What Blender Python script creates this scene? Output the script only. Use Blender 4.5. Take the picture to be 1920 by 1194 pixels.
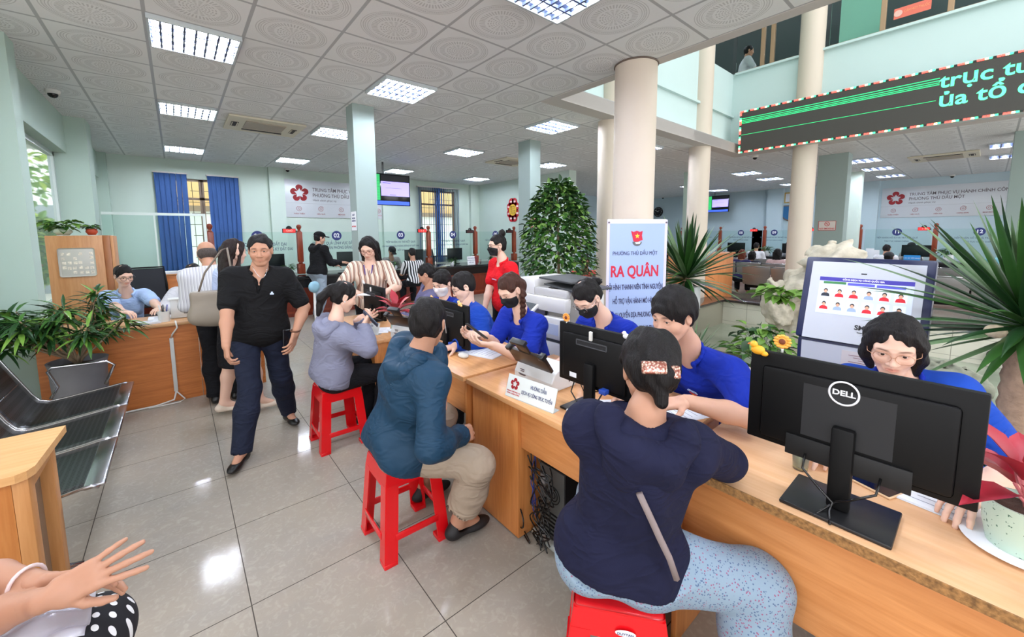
import bpy, bmesh, math, random
import numpy as np
from mathutils import Vector, Matrix, Quaternion
PI = math.pi
SC = bpy.context.scene
for o in list(bpy.data.objects): bpy.data.objects.remove(o)
COL = SC.collection

# ---------------------------------------------------------------- camera
# room axes: +X to the right wing, +Y to the back windows, Z up; camera above the origin
CAM_H = 1.584
CAM_R = ((0.76558, -0.64331, -0.00593), (-0.07084, -0.07513, -0.99465), (0.63942, 0.76191, -0.1031))
cam = bpy.data.cameras.new('camera'); cam_o = bpy.data.objects.new('camera', cam); COL.objects.link(cam_o)
_m = Matrix(((CAM_R[0][0], -CAM_R[1][0], -CAM_R[2][0]), (CAM_R[0][1], -CAM_R[1][1], -CAM_R[2][1]), (CAM_R[0][2], -CAM_R[1][2], -CAM_R[2][2])))
cam_o.matrix_world = Matrix.Translation((0, 0, CAM_H)) @ _m.to_4x4()
cam.sensor_width = 36; cam.lens = 36*747.05/1920; cam.shift_y = -81.9/1920; cam.clip_start = 0.02; cam.clip_end = 200
SC.camera = cam_o

# ---------------------------------------------------------------- world, sun, exposure
w = bpy.data.worlds.new('world'); SC.world = w; w.use_nodes = True
nt = w.node_tree; nt.nodes.clear()
bg = nt.nodes.new('ShaderNodeBackground'); out = nt.nodes.new('ShaderNodeOutputWorld')
bg.inputs[0].default_value = (0.97, 0.975, 1.0, 1); bg.inputs[1].default_value = 1.5
nt.links.new(bg.outputs[0], out.inputs[0])
SC.view_settings.view_transform = 'Standard'; SC.view_settings.look = 'None'
SC.view_settings.gamma = 1; SC.view_settings.use_curve_mapping = False
SC.view_settings.exposure = 1.02
LAMP_W = 10.0

# ---------------------------------------------------------------- materials
def lin(c):
    c = c/255.0
    return c/12.92 if c <= 0.04045 else ((c+0.055)/1.055)**2.4
def rgb(*c):
    if len(c) == 1: c = c[0]
    return (lin(c[0]), lin(c[1]), lin(c[2]), 1)
_MC = {}
def mat(name, col, rough=0.6, metal=0.0, emit=0.0, alpha=1.0, spec=0.5, trans=0.0, noise=0.0, nscale=8.0, bump=0.0, bscale=60.0, coat=0.0, sub=0.0, vcol=False):
    if name in _MC: return _MC[name]
    m = bpy.data.materials.new(name); m.use_nodes = True; n = m.node_tree; b = n.nodes['Principled BSDF']
    base = rgb(col)
    b.inputs['Base Color'].default_value = base
    b.inputs['Roughness'].default_value = rough; b.inputs['Metallic'].default_value = metal
    b.inputs['Specular IOR Level'].default_value = spec
    b.inputs['Transmission Weight'].default_value = trans
    b.inputs['Coat Weight'].default_value = coat
    b.inputs['Alpha'].default_value = alpha
    if sub: 
        b.inputs['Subsurface Weight'].default_value = sub; b.inputs['Subsurface Radius'].default_value = (0.01, 0.004, 0.002)
    if emit:
        b.inputs['Emission Color'].default_value = base; b.inputs['Emission Strength'].default_value = emit
    tc = None
    if noise or bump:
        tc = n.nodes.new('ShaderNodeTexCoord')
    src = None
    if vcol:
        a = n.nodes.new('ShaderNodeAttribute'); a.attribute_name = 'tint'
        mx = n.nodes.new('ShaderNodeMix'); mx.data_type = 'RGBA'; mx.blend_type = 'MULTIPLY'; mx.inputs[0].default_value = 1
        mx.inputs[6].default_value = base; n.links.new(a.outputs['Color'], mx.inputs[7]); src = mx.outputs[2]
        n.links.new(src, b.inputs['Base Color'])
    if noise:
        t = n.nodes.new('ShaderNodeTexNoise'); t.inputs['Scale'].default_value = nscale; t.inputs['Detail'].default_value = 4
        n.links.new(tc.outputs['Object'], t.inputs['Vector'])
        mr = n.nodes.new('ShaderNodeMapRange'); mr.inputs[1].default_value = 0.3; mr.inputs[2].default_value = 0.7
        mr.inputs[3].default_value = 1-noise; mr.inputs[4].default_value = 1+noise
        n.links.new(t.outputs[0], mr.inputs[0])
        mx = n.nodes.new('ShaderNodeMix'); mx.data_type = 'RGBA'; mx.blend_type = 'MULTIPLY'; mx.inputs[0].default_value = 1
        mx.inputs[6].default_value = base
        if src: n.links.new(src, mx.inputs[6])
        n.links.new(mr.outputs[0], mx.inputs[7]); n.links.new(mx.outputs[2], b.inputs['Base Color'])
    if bump:
        t = n.nodes.new('ShaderNodeTexNoise'); t.inputs['Scale'].default_value = bscale; t.inputs['Detail'].default_value = 3
        n.links.new(tc.outputs['Object'], t.inputs['Vector'])
        bp = n.nodes.new('ShaderNodeBump'); bp.inputs['Strength'].default_value = bump; bp.inputs['Distance'].default_value = 0.01
        n.links.new(t.outputs[0], bp.inputs['Height']); n.links.new(bp.outputs[0], b.inputs['Normal'])
    _MC[name] = m
    return m
class NB:
    """small node-building helper"""
    def __init__(s, m): s.n = m.node_tree; s.b = s.n.nodes['Principled BSDF']
    def new(s, t, **k):
        x = s.n.nodes.new(t)
        for a, v in k.items(): setattr(x, a, v)
        return x
    def link(s, a, b): s.n.links.new(a, b)
    def math(s, op, a, b=None, c=None):
        x = s.n.nodes.new('ShaderNodeMath'); x.operation = op
        for i, v in enumerate((a, b, c)):
            if v is None: continue
            if isinstance(v, (int, float)): x.inputs[i].default_value = v
            else: s.n.links.new(v, x.inputs[i])
        return x.outputs[0]
    def mix(s, f, a, b, mode='MIX'):
        x = s.n.nodes.new('ShaderNodeMix'); x.data_type = 'RGBA'; x.blend_type = mode
        for i, v in ((0, f), (6, a), (7, b)):
            if isinstance(v, (int, float)): x.inputs[i].default_value = v
            elif isinstance(v, tuple): x.inputs[i].default_value = v
            else: s.n.links.new(v, x.inputs[i])
        return x.outputs[2]
    def noise(s, vec, scale, detail=4, dist=0.0):
        t = s.n.nodes.new('ShaderNodeTexNoise'); t.inputs['Scale'].default_value = scale; t.inputs['Detail'].default_value = detail; t.inputs['Distortion'].default_value = dist
        if vec is not None: s.n.links.new(vec, t.inputs['Vector'])
        return t.outputs[0]
    def rng(s, v, a, b, c, d):
        x = s.n.nodes.new('ShaderNodeMapRange')
        for i, q in enumerate((a, b, c, d)): x.inputs[i+1].default_value = q
        s.n.links.new(v, x.inputs[0]); return x.outputs[0]
    def xyz(s, coord='Object'):
        tc = s.n.nodes.new('ShaderNodeTexCoord'); sp = s.n.nodes.new('ShaderNodeSeparateXYZ')
        s.n.links.new(tc.outputs[coord], sp.inputs[0]); return tc.outputs[coord], sp.outputs
    def bump(s, h, strength=0.4, dist=0.01):
        bp = s.n.nodes.new('ShaderNodeBump'); bp.inputs['Strength'].default_value = strength; bp.inputs['Distance'].default_value = dist
        s.n.links.new(h, bp.inputs['Height']); s.n.links.new(bp.outputs[0], s.b.inputs['Normal'])
def wood(name, c1, c2, axis=2, scale=1.0, rough=0.38):
    """laminate wood: long streaks along the given axis"""
    if name in _MC: return _MC[name]
    m = mat(name, c1, rough); k = NB(m)
    tc = k.new('ShaderNodeTexCoord'); mp = k.new('ShaderNodeMapping')
    s = [9.0*scale]*3; s[axis] = 0.7*scale; mp.inputs['Scale'].default_value = s
    k.link(tc.outputs['Object'], mp.inputs[0])
    a = k.noise(mp.outputs[0], 3.0, 5, 1.2); b = k.noise(mp.outputs[0], 14.0, 3, 0.3)
    f = k.math('ADD', k.math('MULTIPLY', a, 0.7), k.math('MULTIPLY', b, 0.3))
    k.link(k.mix(k.rng(f, 0.35, 0.65, 0, 1), rgb(c1), rgb(c2)), k.b.inputs['Base Color'])
    return m

# ---------------------------------------------------------------- object helpers
def tag(o, label=None, cat=None, group=None, kind=None):
    if label: o['label'] = label
    if cat: o['category'] = cat
    if group: o['group'] = group
    if kind: o['kind'] = kind
    return o
def root(name, loc, label=None, cat=None, group=None, rz=0.0):
    o = bpy.data.objects.new(name, None); COL.objects.link(o); o.empty_display_size = 0.1
    o.matrix_world = Matrix.Translation(loc) @ Matrix.Rotation(rz, 4, 'Z')
    o.location = loc; o.rotation_euler = (0, 0, rz)
    return tag(o, label, cat, group)
def link_mesh(name, me, parent=None):
    o = bpy.data.objects.new(name, me); COL.objects.link(o)
    if parent is not None: o.parent = parent
    return o
class MB:
    """collects shapes (local to the parent) and builds one mesh object"""
    def __init__(s): s.bm = bmesh.new(); s.mi = 0
    def _fin(s, geom_verts, M):
        bmesh.ops.transform(s.bm, matrix=M, verts=geom_verts)
        if s.mi:
            fs = set(f for v in geom_verts for f in v.link_faces)
            for f in fs: f.material_index = s.mi
        return s
    def box(s, x0, x1, y0, y1, z0, z1, bev=0.0, seg=2, M=None):
        r = bmesh.ops.create_cube(s.bm, size=1); v = r['verts']
        T = Matrix.Translation(((x0+x1)/2, (y0+y1)/2, (z0+z1)/2)) @ Matrix.Diagonal((abs(x1-x0), abs(y1-y0), abs(z1-z0), 1))
        bmesh.ops.transform(s.bm, matrix=T, verts=v)
        if bev:
            es = list(set(e for q in v for e in q.link_edges))
            rr = bmesh.ops.bevel(s.bm, geom=es, offset=bev, segments=seg, affect='EDGES', profile=0.5)
            v = rr['verts']
            # include all verts of the island
            seen = set(v); st = list(v)
            while st:
                q = st.pop()
                for e in q.link_edges:
                    o = e.other_vert(q)
                    if o not in seen: seen.add(o); st.append(o)
            v = list(seen)
        return s._fin(v, M or Matrix())
    def cyl(s, p0, p1, r0, r1=None, n=20, cap=True):
        r1 = r0 if r1 is None else r1
        p0 = Vector(p0); p1 = Vector(p1); d = p1-p0
        r = bmesh.ops.create_cone(s.bm, cap_ends=cap, segments=n, radius1=max(r0, 1e-5), radius2=max(r1, 1e-5), depth=d.length)
        M = Matrix.Translation((p0+p1)/2) @ d.to_track_quat('Z', 'Y').to_matrix().to_4x4()
        return s._fin(r['verts'], M)
    def ell(s, c, r, n=16, M=None):
        q = bmesh.ops.create_uvsphere(s.bm, u_segments=n, v_segments=max(6, n//2), radius=1)
        rr = (r, r, r) if isinstance(r, (int, float)) else r
        return s._fin(q['verts'], Matrix.Translation(c) @ (M or Matrix()) @ Matrix.Diagonal((rr[0], rr[1], rr[2], 1)))
    def tube(s, pts, r, n=8, closed=False):
        P = [Vector(p) for p in pts]; m = len(P); rings = []
        rad = r if isinstance(r, (list, tuple)) else [r]*m
        up = None
        for i in range(m):
            if closed: t = P[(i+1) % m]-P[(i-1) % m]
            else: t = P[min(i+1, m-1)]-P[max(i-1, 0)]
            t.normalize()
            if up is None: up = t.orthogonal().normalized()
            else: up = (up-t*up.dot(t)).normalized() if (up-t*up.dot(t)).length > 1e-6 else t.orthogonal().normalized()
            sd = t.cross(up)
            rings.append([s.bm.verts.new(P[i]+(up*math.cos(a)+sd*math.sin(a))*rad[i]) for a in [2*PI*j/n for j in range(n)]])
        fs = []
        for i in range(m if closed else m-1):
            A = rings[i]; B = rings[(i+1) % m]
            for j in range(n):
                fs.append(s.bm.faces.new((A[j], A[(j+1) % n], B[(j+1) % n], B[j])))
        if not closed:
            fs.append(s.bm.faces.new(rings[0][::-1])); fs.append(s.bm.faces.new(rings[-1]))
        for f in fs: f.material_index = s.mi
        return s
    def lathe(s, prof, c=(0, 0, 0), n=28, M=None):
        rings = []; allv = []
        for (r, z) in prof:
            rg = [s.bm.verts.new((r*math.cos(2*PI*j/n), r*math.sin(2*PI*j/n), z)) for j in range(n)]
            rings.append(rg); allv += rg
        for i in range(len(prof)-1):
            for j in range(n):
                s.bm.faces.new((rings[i][j], rings[i][(j+1) % n], rings[i+1][(j+1) % n], rings[i+1][j]))
        s.bm.faces.new(rings[0][::-1]); s.bm.faces.new(rings[-1])
        return s._fin(allv, Matrix.Translation(c) @ (M or Matrix()))
    def prism(s, pts, z0, z1, M=None):
        """polygon in XY extruded in Z"""
        a = [s.bm.verts.new((p[0], p[1], z0)) for p in pts]; b = [s.bm.verts.new((p[0], p[1], z1)) for p in pts]
        s.bm.faces.new(a[::-1]); s.bm.faces.new(b); n = len(pts)
        for i in range(n): s.bm.faces.new((a[i], a[(i+1) % n], b[(i+1) % n], b[i]))
        return s._fin(a+b, M or Matrix())
    def quad(s, *p):
        v = [s.bm.verts.new(q) for q in p]; f = s.bm.faces.new(v); f.material_index = s.mi
        return s
    def grid(s, fn, nu, nv):
        V = [[s.bm.verts.new(fn(i/nu, j/nv)) for j in range(nv+1)] for i in range(nu+1)]
        for i in range(nu):
            for j in range(nv):
                f = s.bm.faces.new((V[i][j], V[i+1][j], V[i+1][j+1], V[i][j+1])); f.material_index = s.mi
        return s
    def build(s, name, m, parent=None, smooth=False, label=None, solid=0.0, sub=0):
        me = bpy.data.meshes.new(name); 
        bmesh.ops.recalc_face_normals(s.bm, faces=s.bm.faces[:])
        s.bm.to_mesh(me); s.bm.free()
        for x in (m if isinstance(m, (list, tuple)) else [m]): me.materials.append(x)
        if smooth: me.polygons.foreach_set('use_smooth', [True]*len(me.polygons))
        o = link_mesh(name, me, parent)
        if smooth == 'auto':
            me.set_sharp_from_angle(angle=math.radians(40))
        if solid:
            md = o.modifiers.new('solid', 'SOLIDIFY'); md.thickness = solid; md.offset = 0
        if sub:
            md = o.modifiers.new('sub', 'SUBSURF'); md.levels = sub; md.render_levels = sub
        if label: o['label'] = label
        return o
def struct(o): o['kind'] = 'structure'; return o
_SUB = dict(zip('ĐđƠơỜờỚớỞởỢợỠỡƯưỪừỨứỬửỰựỮữ', 'DdOoÒòÓóỎỏỌọÕõUuÙùÚúỦủỤụŨũ')); _TW = {}
def _tmesh(s, size, align='LEFT', depth=0.0, bold=0.0, res=3):
    c = bpy.data.curves.new('t', 'FONT'); c.body = s; c.size = size; c.align_x = align; c.align_y = 'CENTER'; c.extrude = depth; c.offset = bold; c.resolution_u = res
    t = bpy.data.objects.new('t', c); COL.objects.link(t)
    dg = bpy.context.evaluated_depsgraph_get(); me = bpy.data.meshes.new_from_object(t.evaluated_get(dg))
    bpy.data.objects.remove(t); bpy.data.curves.remove(c); return me
def _tw(s):
    """x where a string of size 1 ends"""
    if s not in _TW:
        me = _tmesh(s+'I', 1.0, res=1); _TW[s] = max((v.co.x for v in me.vertices), default=0); bpy.data.meshes.remove(me)
    return _TW[s]-(0 if s == '' else _tw(''))
def text_obj(s, size, m, parent=None, M=None, name='lettering', align='CENTER', depth=0.001, bold=0.0, xs=1.0):
    """lettering mesh; barred and horned Vietnamese letters get their bar or horn added"""
    base = ''.join(_SUB.get(ch, ch) for ch in s); me = _tmesh(base, size, align, depth, bold if base.isascii() else bold*.5)
    b = bmesh.new(); b.from_mesh(me); b.verts.ensure_lookup_table()
    if any(ch in _SUB for ch in s):
        x0 = min(v.co.x for v in b.verts)-.06*size
        ys = [v.co.y for v in b.verts]; w1 = _tmesh('H', size, res=1); yb = min(v.co.y for v in w1.vertices); ch_ = max(v.co.y for v in w1.vertices)-yb; bpy.data.meshes.remove(w1)
        for i, ch in enumerate(s):
            if ch not in _SUB: continue
            xa = x0+_tw(base[:i])*size; xb = x0+_tw(base[:i+1])*size; low = ch.islower(); k = ch_*(.74 if low else 1.0)
            if ch in 'Đđ': r = (xa-.01*size, xa+(xb-xa)*.55, yb+ch_*.48, yb+ch_*.56) if ch == 'Đ' else (xa+(xb-xa)*.45, xb, yb+ch_*.84, yb+ch_*.91)
            else: r = (xb-.09*size, xb-.01*size, yb+k*.93, yb+k*1.10)
            V = [b.verts.new(p) for p in ((r[0], r[2], depth), (r[1], r[2], depth), (r[1], r[3], depth), (r[0], r[3], depth))]; b.faces.new(V)
    b.to_mesh(me); b.free()
    me.transform((M or Matrix()) @ Matrix.Diagonal((xs, 1, 1, 1)))
    me.name = name; me.materials.clear(); me.materials.append(m)
    return link_mesh(name, me, parent)
def frame(o, x, y, z):
    """matrix with origin o and unit axes x, y, z"""
    x = Vector(x).normalized(); y = Vector(y).normalized(); z = Vector(z).normalized(); o = Vector(o)
    return Matrix(((x.x, y.x, z.x, o.x), (x.y, y.y, z.y, o.y), (x.z, y.z, z.z, o.z), (0, 0, 0, 1)))
# ---------------------------------------------------------------- smooth implicit surfaces (bodies, clothes, hair, rocks)
class Field:
    def __init__(s, lo, hi, h):
        s.h = h; s.lo = np.array(lo, float); n = np.ceil((np.array(hi)-s.lo)/h).astype(int)+1; s.n = n
        s.f = np.full(n, 0.3, np.float32)
        s.ax = [(s.lo[i]+h*np.arange(n[i])).astype(np.float32) for i in range(3)]
    def _sl(s, lo, hi):
        a = np.maximum(np.floor((np.array(lo)-s.lo)/s.h).astype(int), 0); b = np.minimum(np.ceil((np.array(hi)-s.lo)/s.h).astype(int)+1, s.n)
        if (b <= a).any(): return None
        sl = tuple(slice(int(a[i]), int(b[i])) for i in range(3))
        return sl, s.ax[0][sl[0]][:, None, None], s.ax[1][sl[1]][None, :, None], s.ax[2][sl[2]][None, None, :]
    def _mix(s, sl, d, k, mode):
        a = s.f[sl]
        if mode == 'add':
            if k > 0:
                h = np.maximum(k-np.abs(a-d), 0)/k; s.f[sl] = np.minimum(a, d)-h*h*k*0.25
            else: s.f[sl] = np.minimum(a, d)
        else:
            d = -d
            if k > 0:
                h = np.maximum(k-np.abs(a-d), 0)/k; s.f[sl] = np.maximum(a, d)+h*h*k*0.25
            else: s.f[sl] = np.maximum(a, d)
    def cone(s, a, b, ra, rb, k=0.02, mode='add', g=0.0):
        a = np.array(a, float); b = np.array(b, float); ra += g; rb += g; m = max(ra, rb)+k+3*s.h
        q = s._sl(np.minimum(a, b)-m, np.maximum(a, b)+m)
        if q is None: return
        sl, X, Y, Z = q; ba = b-a; L = float(ba@ba)+1e-12
        t = np.clip(((X-a[0])*ba[0]+(Y-a[1])*ba[1]+(Z-a[2])*ba[2])/L, 0, 1)
        d = np.sqrt((X-a[0]-t*ba[0])**2+(Y-a[1]-t*ba[1])**2+(Z-a[2]-t*ba[2])**2)-(ra+(rb-ra)*t)
        s._mix(sl, d, k, mode)
    def ell(s, c, r, R=None, k=0.02, mode='add', g=0.0):
        c = np.array(c, float); r = np.array(r, float)+g; m = float(r.max())+k+3*s.h
        q = s._sl(c-m, c+m)
        if q is None: return
        sl, X, Y, Z = q
        R = np.eye(3) if R is None else R   # columns are the ellipsoid axes
        dx, dy, dz = X-c[0], Y-c[1], Z-c[2]
        l = [(dx*R[0, i]+dy*R[1, i]+dz*R[2, i]) for i in range(3)]
        k0 = np.sqrt((l[0]/r[0])**2+(l[1]/r[1])**2+(l[2]/r[2])**2); k1 = np.sqrt((l[0]/r[0]**2)**2+(l[1]/r[1]**2)**2+(l[2]/r[2]**2)**2)
        d = k0*(k0-1)/np.maximum(k1, 1e-6)
        s._mix(sl, d, k, mode)
    def rbox(s, c, hs, rad, R=None, k=0.01, mode='add'):
        c = np.array(c, float); hs = np.array(hs, float); m = float(np.linalg.norm(hs))+k+3*s.h
        q = s._sl(c-m, c+m)
        if q is None: return
        sl, X, Y, Z = q; R = np.eye(3) if R is None else R
        dx, dy, dz = X-c[0], Y-c[1], Z-c[2]
        l = [np.abs(dx*R[0, i]+dy*R[1, i]+dz*R[2, i])-(hs[i]-rad) for i in range(3)]
        d = np.sqrt(sum(np.maximum(v, 0)**2 for v in l))+np.minimum(np.maximum(np.maximum(l[0], l[1]), l[2]), 0)-rad
        s._mix(sl, d, k, mode)
    def halfspace(s, p, n, k=0.0):
        """keep only the side the normal points away from"""
        p = np.array(p, float); n = np.array(n, float); n /= np.linalg.norm(n)
        X, Y, Z = s.ax[0][:, None, None], s.ax[1][None, :, None], s.ax[2][None, None, :]
        d = (X-p[0])*n[0]+(Y-p[1])*n[1]+(Z-p[2])*n[2]
        s.f = np.maximum(s.f, d).astype(np.float32)
    def noise(s, amp, freq, seed=0, aniso=(1, 1, 1)):
        rs = np.random.RandomState(seed); X, Y, Z = s.ax[0][:, None, None], s.ax[1][None, :, None], s.ax[2][None, None, :]
        t = 0
        for i in range(5):
            v = rs.normal(size=3)*np.array(aniso); v = v/np.linalg.norm(v)*freq*(0.6+0.9*rs.rand()); w = rs.normal(size=3); w = w/np.linalg.norm(w)*freq*0.35
            t = t+np.sin(X*v[0]+Y*v[1]+Z*v[2]+rs.rand()*6.28+1.6*np.sin(X*w[0]+Y*w[1]+Z*w[2]+rs.rand()*6))
        s.f = (s.f+amp*t/2.2).astype(np.float32)
    def mesh(s):
        f = s.f; h = s.h; ins = f < 0
        c = np.zeros(tuple(x-1 for x in f.shape), np.int8)
        for dx in (0, 1):
            for dy in (0, 1):
                for dz in (0, 1):
                    c += ins[dx:f.shape[0]-1+dx, dy:f.shape[1]-1+dy, dz:f.shape[2]-1+dz]
        act = (c > 0) & (c < 8); idx = np.argwhere(act)
        if len(idx) == 0: return np.zeros((0, 3)), np.zeros((0, 4), int)
        acc = np.zeros((len(idx), 3)); cnt = np.zeros(len(idx))
        crn = [(a, b, d) for a in (0, 1) for b in (0, 1) for d in (0, 1)]
        val = {k: f[idx[:, 0]+k[0], idx[:, 1]+k[1], idx[:, 2]+k[2]].astype(float) for k in crn}
        for a in crn:
            for axn in range(3):
                if a[axn]: continue
                b = list(a); b[axn] = 1; b = tuple(b); va = val[a]; vb = val[b]; m = (va < 0) != (vb < 0)
                t = np.where(m, va/(va-vb+1e-20), 0); p = np.tile(np.array(a, float), (len(idx), 1)); p[:, axn] = t
                acc[m] += p[m]; cnt[m] += 1
        V = s.lo+h*(idx+acc/cnt[:, None])
        num = np.full(act.shape, -1, np.int64); num[tuple(idx.T)] = np.arange(len(idx))
        F = []
        for axn in range(3):
            o = [i for i in range(3) if i != axn]
            sl0 = [slice(None)]*3; sl1 = [slice(None)]*3
            sl0[axn] = slice(0, -1); sl1[axn] = slice(1, None)
            for q in o: sl0[q] = slice(1, -1); sl1[q] = slice(1, -1)
            A = ins[tuple(sl0)]; B = ins[tuple(sl1)]; ch = np.argwhere(A != B)
            if len(ch) == 0: continue
            fl = A[tuple(ch.T)]
            base = ch.copy(); base[:, o[0]] += 1; base[:, o[1]] += 1
            def cell(d0, d1):
                q = base.copy(); q[:, o[0]] -= d0; q[:, o[1]] -= d1; return num[tuple(q.T)]
            quad = np.stack([cell(1, 1), cell(0, 1), cell(0, 0), cell(1, 0)], 1)
            if axn == 1: fl = ~fl
            quad[~fl] = quad[~fl][:, ::-1]
            F.append(quad)
        F = np.concatenate(F); F = F[(F >= 0).all(1)]
        return V, F
def np_mesh(name, parts, mats, parent=None, tints=None):
    """parts: list of (verts, quads, material index); tints: list of per-vertex rgb or None"""
    V = np.concatenate([p[0] for p in parts]).astype(np.float32); off = 0; Fs = []; Mi = []
    for p in parts:
        Fs.append(np.asarray(p[1])+off); Mi.append(np.full(len(p[1]), p[2], np.int32)); off += len(p[0])
    F = np.concatenate(Fs).astype(np.int32); Mi = np.concatenate(Mi)
    me = bpy.data.meshes.new(name); me.vertices.add(len(V)); me.vertices.foreach_set('co', V.ravel())
    me.loops.add(F.size); me.loops.foreach_set('vertex_index', F.ravel()); me.polygons.add(len(F))
    me.polygons.foreach_set('loop_start', np.arange(0, F.size, 4, dtype=np.int32))
    me.polygons.foreach_set('use_smooth', np.ones(len(F), bool)); me.polygons.foreach_set('material_index', Mi)
    for m in mats: me.materials.append(m)
    me.update(calc_edges=True); me.validate()
    if tints is not None:
        T = np.concatenate([t if t is not None else np.ones((len(p[0]), 3)) for t, p in zip(tints, parts)])
        T = np.concatenate([T, np.ones((len(T), 1))], 1).astype(np.float32)
        at = me.color_attributes.new('tint', 'FLOAT_COLOR', 'POINT'); at.data.foreach_set('color', T.ravel())
    o = link_mesh(name, me, parent); return o
def xf(V, M, s=1.0, o=(0, 0, 0)): return (V*s)@M.T+np.array(o)
def unit(v): v = np.array(v, float); return v/(np.linalg.norm(v)+1e-12)
def sphere_np(c, r, R=None, nu=14, nv=8):
    u = np.linspace(0, 2*PI, nu, endpoint=False); v = np.linspace(0.02, PI-0.02, nv)
    P = np.array([[math.sin(b)*math.cos(a), math.sin(b)*math.sin(a), math.cos(b)] for b in v for a in u])*np.array(r)
    if R is not None: P = P@np.array(R).T
    Q = [[i*nu+j, (i+1)*nu+j, (i+1)*nu+(j+1) % nu, i*nu+(j+1) % nu] for i in range(nv-1) for j in range(nu)]
    return P+np.array(c), np.array(Q)
# ---------------------------------------------------------------- people
HAIRB = (22, 18, 18)
def hair_mat(name, c):
    if name in _MC: return _MC[name]
    m = mat(name, c, 0.5, spec=0.22); k = NB(m)
    tc = k.new('ShaderNodeTexCoord'); mp = k.new('ShaderNodeMapping'); mp.inputs['Scale'].default_value = (1, 1, 0.12)
    k.link(tc.outputs['Object'], mp.inputs[0]); n = k.noise(mp.outputs[0], 210, 3, 0.8)
    c2 = tuple(min(255, v*1.5+6) for v in c)
    k.link(k.mix(k.rng(n, 0.4, 0.75, 0, 0.6), rgb(c), rgb(c2)), k.b.inputs['Base Color']); k.bump(n, 0.9, 0.006)
    return m
def cloth(name, c, rough=0.85, weave=0.15, wrinkle=0.5):
    """woven cloth with fine weave and soft wrinkles"""
    if name in _MC: return _MC[name]
    m = mat(name, c, rough, noise=0.07, nscale=5, spec=0.25); k = NB(m); tc = k.new('ShaderNodeTexCoord'); mp = k.new('ShaderNodeMapping'); mp.inputs['Scale'].default_value = (1, 1, 1.9); k.link(tc.outputs['Object'], mp.inputs[0])
    a = k.noise(mp.outputs[0], 5.5, 2, 1.2); r = k.math('SUBTRACT', 1.0, k.math('ABSOLUTE', k.math('MULTIPLY', k.math('SUBTRACT', a, .5), 5.0))); b = k.noise(tc.outputs['Object'], 240, 2)
    k.bump(k.math('ADD', k.math('MULTIPLY', r, 1.0), k.math('MULTIPLY', b, weave*.3)), wrinkle, .012); return m
SKIN = {}
def skin(tone):
    c = {'mid': (206, 160, 136), 'light': (224, 184, 162), 'tan': (186, 138, 112), 'dark': (152, 106, 86)}[tone]
    return mat('skin_'+tone, c, 0.52, spec=0.35, sub=0.08, vcol=True)
EYEW = mat('eye_white', (225, 220, 214), 0.25); EYEI = mat('eye_iris', (30, 18, 14), 0.15)
BROW = mat('eyebrow', (40, 28, 24), 0.9)
def ik(sh, w, l1, l2, pole):
    sh = np.array(sh, float); w = np.array(w, float); d = w-sh; L = np.linalg.norm(d); mx = (l1+l2)*0.999
    if L > mx: w = sh+d/L*mx; d = w-sh; L = mx
    u = d/L; a = (l1*l1-l2*l2+L*L)/(2*L); h = math.sqrt(max(l1*l1-a*a, 0)); p = np.array(pole, float); p = p-u*(p@u); p = unit(p)
    return sh+u*a+p*h, w
def frm(y, z):
    y = unit(y); z = np.array(z, float); z = unit(z-y*(z@y)); x = np.cross(y, z); return np.stack([x, y, z], 1)
def head_field(F, g=0.0, fem=False, fat=0.0, k=0.02):
    j = 1+0.10*fat; fz = 0.95 if fem else 1.0
    F.ell((0, -.014, .032), (.0735, .091, .083), k=0, g=g)
    F.ell((0, .020, -.026), (.059*j, .066, .080), k=.03, g=g)
    F.ell((0, .056, -.093), (.021*j*fz, .020, .018), k=.035, g=g)
    for s in (-1, 1):
        F.cone((s*.049*j*fz, .0, -.050), (s*.020, .052, -.094), .014, .013, k=.03, g=g)
        F.ell((s*.037*j, .055, -.030), (.021, .020, .020), k=.03, g=g)
        F.cone((s*.012, .079, .022), (s*.046, .062, .018), .0085, .009, k=.022, g=g)
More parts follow.
